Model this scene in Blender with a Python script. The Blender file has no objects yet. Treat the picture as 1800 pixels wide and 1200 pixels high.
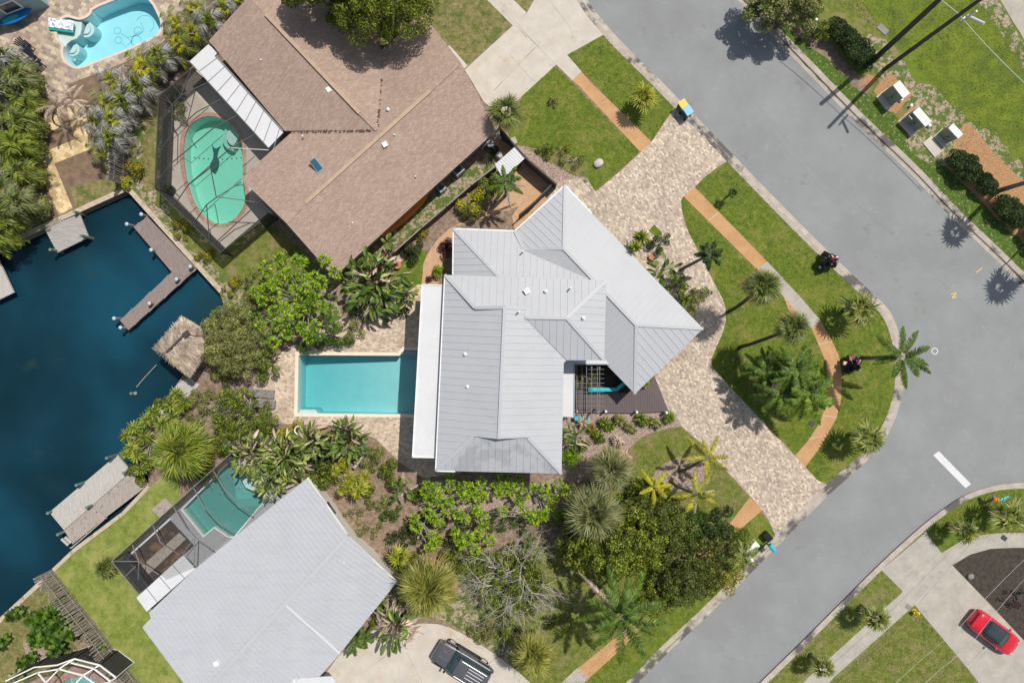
import bpy, math, random
import numpy as np
from mathutils import Vector, Matrix
from mathutils.geometry import tessellate_polygon
R = math.radians
rng = np.random.default_rng(11)
random.seed(7)
scene = bpy.context.scene
col = scene.collection
# ---------------------------------------------------------------- camera, sky, sun, exposure
SC = 22.0          # photograph pixels per metre at ground level
H = 54.55          # camera height in metres
cam_d = bpy.data.cameras.new('camera'); cam = bpy.data.objects.new('camera', cam_d); col.objects.link(cam)
cam.location = (0, 0, H); cam_d.sensor_fit = 'HORIZONTAL'; cam_d.angle = 2*math.atan(900/SC/H)
cam_d.clip_start = 1; cam_d.clip_end = 1500
scene.camera = cam
SUN_DIR = Vector((0.69*0.47, 0.72*0.47, 0.89)).normalized()     # towards the sun
world = bpy.data.worlds.new('World'); scene.world = world; world.use_nodes = True
wn = world.node_tree.nodes; wl = world.node_tree.links
sky = wn.new('ShaderNodeTexSky'); sky.sky_type = 'NISHITA'; sky.sun_disc = False
sky.sun_elevation = math.asin(SUN_DIR.z); sky.sun_rotation = math.atan2(SUN_DIR.x, SUN_DIR.y)
tn = wn.new('ShaderNodeMix'); tn.data_type = 'RGBA'; tn.blend_type = 'MULTIPLY'; tn.inputs[0].default_value = 1; tn.inputs[7].default_value = (1.17, 1.03, .88, 1)   # warm tint added to the sky to take blue out of the shadow fill
wl.new(sky.outputs[0], tn.inputs[6]); wl.new(tn.outputs[2], wn['Background'].inputs[0]); wn['Background'].inputs[1].default_value = 0.12
sd = bpy.data.lights.new('sun', 'SUN'); so = bpy.data.objects.new('sun', sd); col.objects.link(so)
sd.energy = 4.0; sd.angle = R(0.5); sd.color = (1.0, 0.955, 0.895)
so.rotation_euler = SUN_DIR.to_track_quat('Z', 'Y').to_euler(); so.location = (30, 30, 60)
scene.view_settings.view_transform = 'Standard'; scene.view_settings.look = 'None'
scene.view_settings.exposure = -0.07; scene.view_settings.gamma = 1.0
scene.cycles.max_bounces = 6; scene.cycles.transparent_max_bounces = 12

def P(px, py, z=0.0):
    f = (1 - z/H)/SC
    return Vector(((px-900)*f, (600-py)*f, z))
def PP(pts, z=0.0): return [P(a, b, z) for a, b in pts]

# ---------------------------------------------------------------- materials
MAT = {}
def newmat(name):
    m = bpy.data.materials.new(name); m.use_nodes = True; MAT[name] = m
    nt = m.node_tree; return m, nt, nt.nodes['Principled BSDF']
def ramp(nt, stops, fac, interp='LINEAR'):
    r = nt.nodes.new('ShaderNodeValToRGB'); e = r.color_ramp.elements; r.color_ramp.interpolation = interp
    while len(e) < len(stops): e.new(0.5)
    for el, (p, c) in zip(e, stops): el.position = p; el.color = (*c, 1)
    nt.links.new(fac, r.inputs[0]); return r.outputs[0]
def noise(nt, scale, detail=5, rough=0.6, dist=0.0, coord=None, stretch=None, rot=0):
    n = nt.nodes.new('ShaderNodeTexNoise'); n.inputs['Scale'].default_value = scale
    n.inputs['Detail'].default_value = detail; n.inputs['Roughness'].default_value = rough; n.inputs['Distortion'].default_value = dist
    tc = nt.nodes.new('ShaderNodeTexCoord'); src = tc.outputs['Object']
    if stretch:
        mp = nt.nodes.new('ShaderNodeMapping'); mp.inputs['Scale'].default_value = stretch; mp.inputs['Rotation'].default_value = (0, 0, rot)
        nt.links.new(src, mp.inputs[0]); src = mp.outputs[0]
    nt.links.new(src, n.inputs['Vector']); return n.outputs['Fac']
def mixc(nt, fac, a, b, mode='MIX'):
    m = nt.nodes.new('ShaderNodeMix'); m.data_type = 'RGBA'; m.blend_type = mode
    for i, v in ((0, fac), (6, a), (7, b)):
        if isinstance(v, (int, float)): m.inputs[i].default_value = v
        elif isinstance(v, tuple): m.inputs[i].default_value = (*v, 1)
        else: nt.links.new(v, m.inputs[i])
    return m.outputs[2]
def bump(nt, b, h, strength, dist=0.05):
    n = nt.nodes.new('ShaderNodeBump'); n.inputs['Strength'].default_value = strength; n.inputs['Distance'].default_value = dist
    nt.links.new(h, n.inputs['Height']); nt.links.new(n.outputs[0], b.inputs['Normal'])
def sg(c, k): return tuple(min(1, x*k) for x in c)
def M(name, stops, scale=3.0, masks=(), rough=0.85, bmp=0, bscale=None, spec=0.3, stretch=None, rot=0, metal=0, detail=6):
    """stops: ramp over noise; masks: (scale, lo, hi, colour[, fine stops])"""
    m, nt, b = newmat(name)
    if isinstance(stops[0], float): stops = [(0.3, sg(stops, .82)), (0.7, sg(stops, 1.15))]
    c = ramp(nt, stops, noise(nt, scale, detail, 0.62, stretch=stretch, rot=rot))
    for mk in masks:
        f = ramp(nt, [(mk[1], (0, 0, 0)), (mk[2], (1, 1, 1))], noise(nt, mk[0], 6, 0.65, stretch=mk[4] if len(mk) > 4 else None, rot=rot))
        c = mixc(nt, f, c, mk[3])
    nt.links.new(c, b.inputs['Base Color'])
    b.inputs['Roughness'].default_value = rough; b.inputs['Specular IOR Level'].default_value = spec; b.inputs['Metallic'].default_value = metal
    if bmp: bump(nt, b, noise(nt, bscale or scale*4, 4), bmp)
    return m
def plain(name, c, rough=0.5, metal=0, spec=0.4, coat=0):
    m, nt, b = newmat(name)
    f = ramp(nt, [(0.3, sg(c, .9)), (0.7, sg(c, 1.06))], noise(nt, 2.5, 5))
    nt.links.new(f, b.inputs['Base Color']); b.inputs['Roughness'].default_value = rough
    b.inputs['Metallic'].default_value = metal; b.inputs['Specular IOR Level'].default_value = spec; b.inputs['Coat Weight'].default_value = coat
    return m
def leafmat(name, cols, trans=0.25, rough=0.5, ns=1.1, lo=.58, hi=1.3, tint=None):
    m, nt, b = newmat(name)
    g = nt.nodes.new('ShaderNodeNewGeometry')
    k = len(cols)
    c = ramp(nt, [(i/(k-1) if k > 1 else 0, x) for i, x in enumerate(cols)], g.outputs['Random Per Island'])
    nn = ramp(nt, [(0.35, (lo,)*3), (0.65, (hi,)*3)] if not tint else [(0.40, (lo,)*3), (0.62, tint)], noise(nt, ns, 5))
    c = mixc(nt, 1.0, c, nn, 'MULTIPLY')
    nt.links.new(c, b.inputs['Base Color']); b.inputs['Roughness'].default_value = rough; b.inputs['Specular IOR Level'].default_value = 0.35
    t = nt.nodes.new('ShaderNodeBsdfTranslucent'); nt.links.new(c, t.inputs[0])
    mx = nt.nodes.new('ShaderNodeMixShader'); mx.inputs[0].default_value = trans
    nt.links.new(b.outputs[0], mx.inputs[1]); nt.links.new(t.outputs[0], mx.inputs[2])
    nt.links.new(mx.outputs[0], nt.nodes['Material Output'].inputs[0]); return m
def brickmat(name, stops, w, h, rot, mortar=(.3, .27, .24), msize=0.012, big=0.8, bigk=(.82, 1.12), offset=.5, sq=1):
    m, nt, b = newmat(name)
    tc = nt.nodes.new('ShaderNodeTexCoord'); mp = nt.nodes.new('ShaderNodeMapping'); mp.inputs['Rotation'].default_value = (0, 0, rot)
    nt.links.new(tc.outputs['Object'], mp.inputs[0])
    br = nt.nodes.new('ShaderNodeTexBrick'); nt.links.new(mp.outputs[0], br.inputs[0])
    br.inputs['Color1'].default_value = (0, 0, 0, 1); br.inputs['Color2'].default_value = (1, 1, 1, 1); br.inputs['Mortar'].default_value = (.5, .5, .5, 1)
    br.inputs['Scale'].default_value = 1; br.inputs['Mortar Size'].default_value = msize; br.inputs['Brick Width'].default_value = w; br.inputs['Row Height'].default_value = h
    br.offset = offset; br.squash = sq; br.inputs['Bias'].default_value = 0
    c = ramp(nt, stops, br.outputs['Color'])
    c = mixc(nt, br.outputs['Fac'], c, mortar)
    k = ramp(nt, [(0.3, (bigk[0],)*3), (0.7, (bigk[1],)*3)], noise(nt, big, 5))
    c = mixc(nt, 1.0, c, k, 'MULTIPLY')
    k2 = ramp(nt, [(0.35, (.86, .84, .82)), (0.62, (1.08, 1.08, 1.08))], noise(nt, 7, 4))
    c = mixc(nt, 1.0, c, k2, 'MULTIPLY')
    nt.links.new(c, b.inputs['Base Color']); b.inputs['Roughness'].default_value = .85; b.inputs['Specular IOR Level'].default_value = .25
    bump(nt, b, br.outputs['Fac'], -0.4, 0.02)
    return m

GR1, GR2, GR3 = (.055, .098, .007), (.120, .175, .014), (.215, .240, .035)
M('grass_lush', [(.25, GR1), (.5, GR2), (.75, GR3)], 2.6, [(0.45, .50, .66, (.235, .225, .05)), (0.8, .56, .70, (.07, .125, .012)), (1.7, .60, .72, (.30, .26, .085)), (14, .60, .75, (.30, .28, .09)), (5, .62, .74, (.05, .085, .010))], bmp=.9, bscale=22)
M('grass_worn', [(.25, (.065, .10, .012)), (.5, (.15, .18, .028)), (.75, (.28, .26, .08))], 2.2, [(0.8, .50, .66, (.26, .21, .10)), (9, .58, .72, (.36, .30, .17))], bmp=.9, bscale=22)
M('grass_pale', [(.25, (.11, .16, .02)), (.5, (.20, .25, .045)), (.75, (.32, .34, .10))], 1.6, [(0.5, .5, .72, (.36, .34, .12)), (10, .62, .75, (.10, .15, .02))], bmp=.8, bscale=20)
M('grass_verge', [(.25, (.07, .11, .012)), (.5, (.14, .195, .015)), (.75, (.21, .25, .025))], .8, [(6, .55, .75, (.20, .21, .03)), (0.35, .5, .7, (.075, .12, .02))], bmp=.8, bscale=20)
M('grass_fleck', [(.25, (.03, .07, .008)), (.5, (.07, .13, .012)), (.75, (.13, .19, .02))], 2.5, [(4.5, .58, .63, (.42, .34, .24)), (.9, .60, .70, (.20, .19, .07))], bmp=.8, bscale=20)
M('grass_dry', [(.25, (.07, .09, .02)), (.5, (.22, .19, .07)), (.75, (.36, .28, .15))], 2.5, [(1.1, .48, .6, (.10, .13, .025)), (12, .56, .7, (.42, .35, .22))], bmp=.9, bscale=20)
M('sandy_soil', [(.25, (.20, .145, .09)), (.5, (.40, .31, .22)), (.75, (.58, .48, .37))], 4, [(1.3, .48, .54, (.11, .15, .03)), (3.2, .51, .57, (.09, .14, .02)), (9, .56, .66, (.06, .10, .015))], bmp=.7, bscale=16)
M('bare_soil', [(.25, (.13, .085, .055)), (.5, (.26, .185, .13)), (.75, (.40, .31, .23))], 3, [(9, .6, .75, (.45, .37, .28)), (1.4, .58, .7, (.09, .11, .03))], bmp=.7, bscale=16)
M('brown_soil', [(.25, (.12, .075, .05)), (.55, (.22, .15, .10)), (.8, (.30, .22, .15))], 2, [(7, .6, .8, (.33, .26, .18)), (1.0, .58, .75, (.13, .15, .04))], bmp=.5, bscale=12)
M('mulch_dark', [(.3, (.035, .028, .022)), (.7, (.085, .068, .052))], 3, [(18, .62, .72, (.16, .13, .10))], bmp=.8, bscale=18)
M('mulch_orange', [(.25, (.20, .10, .05)), (.5, (.43, .235, .11)), (.75, (.58, .36, .19))], 9, [(1.3, .56, .7, (.28, .20, .12))], bmp=.9, bscale=18)
M('mulch_pink', [(.25, (.14, .09, .065)), (.5, (.38, .28, .23)), (.75, (.60, .50, .44))], 7, [(2, .55, .7, (.22, .14, .10)), (12, .6, .7, (.09, .10, .04))], bmp=.9, bscale=18)
M('gravel_tan', [(.3, (.46, .28, .155)), (.7, (.62, .40, .24))], 2.5, [(14, .6, .75, (.70, .52, .36))], bmp=.5, bscale=22)
M('asphalt', [(.3, (.238, .246, .243)), (.7, (.287, .296, .292))], .35, [(30, .58, .8, (.37, .37, .36)), (.12, .48, .70, (.235, .236, .234)), (1.2, .60, .78, (.32, .318, .312)), (.5, .62, .72, (.215, .215, .213))], rough=.9, bmp=.25, bscale=40, detail=8)
M('concrete_pale', [(.3, (.49, .44, .365)), (.7, (.60, .55, .47))], .9, [(.7, .58, .72, (.52, .39, .25)), (2.2, .62, .74, (.36, .32, .28))], bmp=.15, bscale=20)
M('concrete_grey', [(.3, (.36, .33, .275)), (.7, (.48, .44, .38))], 1.0, [(.9, .55, .75, (.32, .29, .26)), (7, .62, .75, (.36, .32, .27))], bmp=.15, bscale=20)
M('kerb', [(.3, (.36, .31, .26)), (.7, (.52, .46, .385))], 1.4, [(.33, .53, .60, (.12, .11, .105)), (6, .62, .75, (.30, .25, .22))], bmp=.2, bscale=20)
M('path_orange', [(.3, (.45, .245, .11)), (.7, (.57, .34, .165))], .8, [(3, .55, .8, (.55, .38, .22)), (.35, .6, .75, (.42, .21, .09))], bmp=.12, bscale=20)
M('seawall', [(.3, (.42, .34, .24)), (.7, (.60, .50, .38))], 2.5, [(1.2, .55, .7, (.22, .19, .10))], bmp=.4, bscale=12)
brickmat('paver', [(.0, (.32, .262, .215)), (.2, (.42, .345, .275)), (.55, (.50, .41, .32)), (.8, (.56, .465, .36)), (1, (.72, .62, .47))], .21, .14, R(48), (.40, .33, .265), .006, big=.35, bigk=(.88, 1.12))
brickmat('paver_pool', [(.0, (.42, .325, .25)), (.3, (.51, .40, .305)), (.6, (.59, .47, .355)), (1, (.70, .58, .44))], .24, .16, R(3), (.48, .38, .29), .006, big=.6)
brickmat('paver_large', [(.0, (.30, .235, .195)), (.35, (.40, .315, .25)), (.6, (.47, .37, .27)), (.85, (.56, .47, .33)), (1, (.62, .53, .40))], .42, .30, R(24), (.40, .33, .26), .010, big=.7)
brickmat('paver_yellow', [(.0, (.45, .33, .17)), (.5, (.62, .47, .25)), (1, (.80, .62, .36))], .45, .35, R(24), (.42, .33, .2), .010, big=.9)
brickmat('brick_coping', [(.0, (.46, .27, .20)), (1, (.60, .38, .29))], .22, .11, 0, (.45, .34, .28), .008)
brickmat('shingle', [(.0, (.355, .258, .20)), (.5, (.395, .292, .23)), (1, (.44, .33, .262))], .30, .14, R(-42.5), (.30, .21, .17), .010, big=.5, bigk=(.93, 1.05))
# roofs, paint, metal
M('metal_roof', [(.3, (.44, .45, .462)), (.7, (.475, .485, .495))], .5, [(5, .6, .85, (.40, .41, .42)), (1.3, .60, .72, (.42, .43, .435))], rough=.55, spec=.4)
M('metal_roof_stained', [(.3, (.43, .44, .45)), (.7, (.46, .47, .48))], .5, [(.55, .51, .57, (.37, .38, .385)), (5, .6, .85, (.41, .42, .42))], rough=.55, spec=.4)
M('metal_roof_pale', [(.3, (.445, .46, .475)), (.7, (.48, .495, .51))], .4, [(1.6, .48, .75, (.425, .44, .455), (.22, 2.4, 1)), (.5, .55, .7, (.43, .445, .46))], rough=.6, spec=.3, rot=R(41.5))
M('white_roof', [(.3, (.60, .60, .60)), (.7, (.66, .66, .66))], 1.2, [(3.5, .58, .8, (.53, .53, .535)), (.6, .5, .75, (.57, .57, .575))], rough=.6)
M('white_roof_dirty', [(.3, (.78, .78, .78)), (.7, (.86, .86, .86))], 1.5, [(1.6, .56, .62, (.40, .40, .42))], rough=.5)
plain('ridge_vent', (.47, .345, .245), .9)
plain('white_paint', (.80, .80, .78), .5); plain('cream_wall', (.66, .62, .55), .85); plain('blue_wall', (.30, .40, .44), .8)
plain('tan_wall', (.50, .42, .33), .9); plain('maroon_gutter', (.16, .06, .05), .5); plain('window_frame', (.75, .75, .74), .5)
plain('glass_dark', (.03, .04, .045), .06, spec=.8); plain('glass_car', (.03, .065, .075), .04, spec=.9)
plain('alu_bronze', (.10, .09, .085), .35, metal=.3); plain('alu_light', (.30, .29, .28), .4, metal=.3); plain('alu_white', (.82, .82, .80), .4)
plain('teal_paint', (.06, .42, .52), .5); plain('teal_bright', (.03, .50, .58), .35); plain('dark_timber', (.085, .065, .06), .7)
plain('grey_metal', (.33, .36, .39), .4, metal=.4); plain('black_plastic', (.012, .012, .013), .35); plain('dark_grey', (.05, .05, .052), .6)
plain('rubber', (.02, .02, .02), .9); plain('chrome', (.75, .75, .76), .15, metal=1); plain('cabinet_green', (.27, .29, .235), .6)
plain('cabinet_top', (.62, .64, .60), .5); plain('car_red', (.62, .008, .025), .22, spec=.6, coat=.8); plain('car_grey', (.12, .12, .13), .35, metal=.3, spec=.6, coat=.6)
plain('soft_top', (.035, .045, .055), .85); plain('lamp_red', (.30, .01, .01), .2); plain('lamp_clear', (.75, .75, .75), .1)
plain('yellow_paint', (.80, .56, .02), .45); plain('yellow_lid', (.74, .50, .03), .5); plain('bin_green', (.015, .12, .10), .5); plain('bin_blue', (.22, .48, .62), .5)
M('marking_white', [(.3, (.62, .62, .61)), (.7, (.72, .72, .71))], 4, [(9, .60, .70, (.40, .40, .39))]); plain('marking_yellow', (.72, .52, .12), .8); plain('lounger_grey', (.22, .205, .20), .8)
plain('kayak_orange', (.66, .20, .01), .4); plain('kayak_maroon', (.28, .07, .10), .45); plain('kayak_pink', (.62, .36, .36), .5); plain('kayak_blue', (.01, .16, .42), .3); plain('kayak_cyan', (.02, .42, .50), .3); plain('kayak_green', (.05, .16, .09), .4)
plain('navy_plastic', (.008, .012, .03), .5); plain('mat_teal', (.02, .38, .33), .4); plain('terracotta', (.48, .20, .10), .8); plain('rock', (.55, .50, .48), .9)
plain('pile_grey', (.26, .25, .22), .9); plain('pile_green', (.15, .21, .16), .9); plain('pile_cap', (.55, .60, .64), .5); plain('rope', (.45, .40, .30), .9)
plain('steel', (.42, .43, .45), .4, metal=.6); plain('orange_paint', (.72, .22, .02), .5); plain('solar_blue', (.03, .11, .16), .15, spec=.7); plain('grill_blue', (.35, .62, .72), .5)
plain('pole_wood', (.075, .070, .062), .9); plain('cable', (.55, .55, .50), .6); plain('mosaic', (.05, .13, .15), .7); plain('pool_line', (.34, .60, .64), .7)
M('deck_grey', [(.3, (.27, .25, .23)), (.7, (.50, .47, .44))], 5, [(9, .6, .75, (.62, .60, .57))], stretch=(.25, 5, 1), rot=R(-22), bmp=.3)
M('deck_brown', [(.3, (.20, .16, .145)), (.7, (.33, .27, .245))], 5, [(3.2, .64, .70, (.55, .50, .46))], stretch=(5, .35, 1), rot=R(47), bmp=.3)
M('deck_old', [(.3, (.29, .25, .21)), (.7, (.46, .41, .36))], 5, [(3, .56, .7, (.20, .15, .12))], stretch=(5, .3, 1), rot=R(38), bmp=.3)
M('deck_pale', [(.3, (.36, .34, .31)), (.7, (.56, .53, .48))], 5, [(5, .6, .72, (.66, .64, .60))], stretch=(5, .3, 1), rot=R(38), bmp=.3)
M('deck_dark', [(.3, (.115, .09, .09)), (.7, (.16, .13, .128))], 5, [], stretch=(7, .3, 1), bmp=.2)
M('deck_wet', [(.3, (.035, .03, .027)), (.7, (.10, .085, .075))], 5, [(.9, .5, .62, (.20, .12, .08))], stretch=(.3, 5, 1), rot=R(-41), bmp=.2)
M('fence_log', [(.3, (.13, .11, .10)), (.7, (.30, .265, .24))], 6, [(9, .58, .7, (.50, .46, .42))], bmp=.3)
M('fence_old', [(.3, (.20, .17, .14)), (.7, (.42, .37, .31))], 6, [(9, .58, .7, (.58, .53, .46))], bmp=.3)
M('bark', [(.3, (.13, .11, .09)), (.7, (.27, .235, .20))], 8, [], bmp=.5); M('bark_pale', [(.3, (.36, .32, .27)), (.7, (.58, .54, .47))], 8)
M('bark_dark', [(.3, (.035, .035, .03)), (.7, (.10, .095, .085))], 8)
# screens and water
def screen(name, opacity, c=(.035, .033, .032)):
    m, nt, b = newmat(name); b.inputs['Base Color'].default_value = (*c, 1); b.inputs['Roughness'].default_value = .8
    t = nt.nodes.new('ShaderNodeBsdfTransparent'); mx = nt.nodes.new('ShaderNodeMixShader')
    f = ramp(nt, [(0, (opacity*.9,)*3), (1, (opacity*1.1,)*3)], noise(nt, 1.5, 3)); nt.links.new(f, mx.inputs[0])
    nt.links.new(t.outputs[0], mx.inputs[1]); nt.links.new(b.outputs[0], mx.inputs[2]); nt.links.new(mx.outputs[0], nt.nodes['Material Output'].inputs[0])
screen('screen_roof', .20); screen('screen_wall', .80)
def poolwater(name, tint, bscale=3.2):
    m, nt, b = newmat(name); nt.nodes.remove(b)
    t = nt.nodes.new('ShaderNodeBsdfTransparent'); t.inputs[0].default_value = (*tint, 1)
    g = nt.nodes.new('ShaderNodeBsdfGlossy'); g.inputs['Roughness'].default_value = .04
    h = noise(nt, bscale, 4, dist=.6); bn = nt.nodes.new('ShaderNodeBump'); bn.inputs['Strength'].default_value = .35; bn.inputs['Distance'].default_value = .06
    nt.links.new(h, bn.inputs['Height']); nt.links.new(bn.outputs[0], g.inputs['Normal'])
    fr = nt.nodes.new('ShaderNodeFresnel'); fr.inputs[0].default_value = 1.33; nt.links.new(bn.outputs[0], fr.inputs['Normal'])
    t.inputs[0].default_value = (.98, .99, .99, 1); va = nt.nodes.new('ShaderNodeVolumeAbsorption'); va.inputs[0].default_value = (*tint, 1); va.inputs[1].default_value = 1.0
    nt.links.new(va.outputs[0], nt.nodes['Material Output'].inputs['Volume'])
    mx = nt.nodes.new('ShaderNodeMixShader'); nt.links.new(fr.outputs[0], mx.inputs[0]); nt.links.new(t.outputs[0], mx.inputs[1]); nt.links.new(g.outputs[0], mx.inputs[2])
    nt.links.new(mx.outputs[0], nt.nodes['Material Output'].inputs[0])
poolwater('water_pool', (.52, .83, .85)); poolwater('water_pool_light', (.68, .92, .96)); poolwater('water_pool_green', (.52, .92, .83), 2.2); poolwater('water_pool_teal', (.10, .58, .56), 2.2)
M('plaster', [(.3, (.78, .82, .80)), (.7, (.86, .88, .86))], 1.2, [(7, .58, .72, (.74, .80, .79)), (.5, .55, .75, (.72, .79, .77))], rough=.8); plain('plaster_white', (.56, .66, .64), .8)  # broad darker plaster mask paints in shadow patches and tree reflections
def canal():
    m, nt, b = newmat('canal_water')
    c = ramp(nt, [(.30, (.003, .016, .023)), (.5, (.006, .034, .052)), (.68, (.009, .066, .104))], noise(nt, .075, 3, .5, dist=.2))
    f = ramp(nt, [(.55, (0, 0, 0)), (.75, (1, 1, 1))], noise(nt, .10, 3, .5)); c = mixc(nt, f, c, (.014, .046, .048)); f = ramp(nt, [(.66, (0, 0, 0)), (.80, (1, 1, 1))], noise(nt, .30, 4, .5)); c = mixc(nt, f, c, (.022, .050, .040))
    nt.links.new(c, b.inputs['Base Color']); b.inputs['Roughness'].default_value = .12; b.inputs['IOR'].default_value = 1.33
    bump(nt, b, noise(nt, 2.2, 6, dist=.8), .5, .08)
canal()
# foliage
leafmat('leaf_sabal', [(.06, .10, .018), (.13, .18, .035), (.21, .25, .06), (.32, .33, .11)])
leafmat('leaf_sabal_grey', [(.08, .11, .025), (.17, .20, .06), (.27, .28, .11), (.38, .36, .17)])
leafmat('leaf_sabal_yellow', [(.12, .15, .02), (.24, .25, .035), (.40, .38, .07), (.30, .30, .09)])
leafmat('leaf_bright_palm', [(.20, .27, .02), (.36, .38, .03), (.52, .48, .06), (.13, .19, .02)])
leafmat('leaf_young_palm', [(.06, .11, .02), (.15, .20, .03), (.30, .32, .07), (.44, .42, .15)])
leafmat('leaf_old', [(.34, .24, .06), (.42, .25, .05), (.30, .20, .06), (.26, .24, .05)], .1)
leafmat('leaf_dead', [(.40, .29, .20), (.56, .43, .33), (.66, .54, .44), (.34, .24, .17)], .1)
leafmat('leaf_silver', [(.10, .10, .06), (.27, .26, .23), (.52, .50, .47), (.12, .14, .06)], .1)
leafmat('leaf_coconut', [(.03, .075, .008), (.07, .145, .012), (.20, .28, .03), (.045, .10, .010)])
leafmat('leaf_coconut_yellow', [(.20, .24, .02), (.38, .36, .03), (.55, .46, .05), (.14, .20, .02)])
leafmat('leaf_rosette', [(.05, .12, .005), (.15, .29, .008), (.30, .46, .012), (.50, .62, .03)], .3, ns=2.2, lo=.72, hi=1.2)
leafmat('leaf_lime', [(.07, .12, .01), (.17, .25, .02), (.32, .37, .04), (.46, .46, .10)])
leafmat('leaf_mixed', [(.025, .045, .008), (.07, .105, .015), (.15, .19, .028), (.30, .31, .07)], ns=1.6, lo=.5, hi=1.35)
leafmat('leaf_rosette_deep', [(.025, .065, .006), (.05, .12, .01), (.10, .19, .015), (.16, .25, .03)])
leafmat('leaf_olive', [(.10, .13, .025), (.21, .24, .055), (.33, .34, .10), (.46, .44, .18)])
leafmat('leaf_shrub', [(.025, .06, .006), (.08, .14, .012), (.20, .27, .02), (.42, .44, .04)])
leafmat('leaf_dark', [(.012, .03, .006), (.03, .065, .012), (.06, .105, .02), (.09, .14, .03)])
leafmat('leaf_tree', [(.03, .06, .006), (.10, .15, .012), (.23, .28, .022), (.44, .45, .05)])
leafmat('leaf_banana', [(.045, .095, .012), (.10, .18, .025), (.20, .28, .045), (.42, .46, .14)])
leafmat('leaf_paradise', [(.05, .09, .015), (.13, .20, .025), (.30, .36, .06), (.55, .56, .22)])
leafmat('leaf_yellow', [(.40, .38, .015), (.55, .50, .02), (.28, .33, .02), (.66, .58, .05)])
leafmat('leaf_maroon', [(.05, .012, .02), (.09, .03, .035), (.14, .06, .05), (.03, .02, .02)])
leafmat('thatch', [(.34, .26, .18), (.48, .39, .28), (.58, .48, .38), (.40, .33, .26)], .05, .9)
leafmat('black_bag', [(.008, .008, .009), (.02, .02, .022)], 0, .25)
leafmat('leaf_grass', [(.09, .16, .01), (.17, .26, .02), (.28, .36, .05), (.06, .11, .01)])
leafmat('leaf_croton', [(.30, .30, .02), (.12, .18, .02), (.55, .45, .04), (.20, .08, .03)])
m_, nt_, b_ = newmat('towel')
b_.inputs['Roughness'].default_value = .9
nt_.links.new(ramp(nt_, [(.48, (.80, .84, .86)), (.53, (.05, .18, .50)), (.58, (.80, .84, .86))], noise(nt_, 3.2, 1)), b_.inputs['Base Color'])
# ---------------------------------------------------------------- object helpers
def tag(o, label=None, cat=None, group=None, kind=None):
    for k, v in (('label', label), ('category', cat), ('group', group), ('kind', kind)):
        if v: o[k] = v
    return o
def thing(name, loc, label, cat, group=None, rz=0):
    o = bpy.data.objects.new(name, None); col.objects.link(o); o.location = loc; o.rotation_euler = (0, 0, rz)
    o.empty_display_size = .3
    return tag(o, label, cat, group)
def link(name, me, mat, parent=None, world_mesh=True, smooth=False):
    o = bpy.data.objects.new(name, me); col.objects.link(o)
    if mat and not me.materials: me.materials.append(MAT[mat])
    if smooth:
        for p in me.polygons: p.use_smooth = True
    if parent is not None:
        o.parent = parent
        if world_mesh:   # mesh given in world coordinates
            mw = Matrix.Translation(parent.location) @ Matrix.Rotation(parent.rotation_euler.z, 4, 'Z')
            o.matrix_parent_inverse = Matrix.Identity(4); me.transform(mw.inverted())
    return o
def clone(t, loc, rz, label=None, cat=None, group=None, scale=None):
    c = t.copy(); col.objects.link(c); c.location = loc; c.rotation_euler = (0, 0, rz)
    if scale: c.scale = (scale,)*3 if isinstance(scale, (int, float)) else scale
    tag(c, label, cat, group)
    for ch in t.children:
        k = ch.copy(); col.objects.link(k); k.parent = c
        for g in ch.children:
            q = g.copy(); col.objects.link(q); q.parent = k
    return c
def area(pts): return .5*sum(a[0]*b[1]-b[0]*a[1] for a, b in zip(pts, pts[1:]+pts[:1]))
def offset_poly(pts, d):
    """positive d grows the polygon"""
    s = 1 if area(pts) > 0 else -1; n = len(pts); out = []
    for i in range(n):
        a, b, c = Vector(pts[i-1][:2]), Vector(pts[i][:2]), Vector(pts[(i+1) % n][:2])
        e1 = (b-a).normalized(); e2 = (c-b).normalized()
        n1 = Vector((e1.y, -e1.x))*s; n2 = Vector((e2.y, -e2.x))*s
        m = (n1+n2); k = d/max(.35, (1+n1.dot(n2))/2)/2*1.0
        q = b + m*k
        out.append(Vector((q.x, q.y, pts[i][2] if len(pts[i]) > 2 else 0)))
    return out
def wob(pts, amp=.12, step=.7, closed=True):
    out = []; n = len(pts)
    for i in range(n if closed else n-1):
        a, b = Vector(pts[i]), Vector(pts[(i+1) % n]); L = (b-a).length; k = max(1, int(L/step))
        for j in range(k):
            q = a.lerp(b, j/k)
            if j: q = q + Vector((random.uniform(-amp, amp), random.uniform(-amp, amp), 0))
            out.append(q)
    if not closed: out.append(Vector(pts[-1]))
    return out
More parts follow.
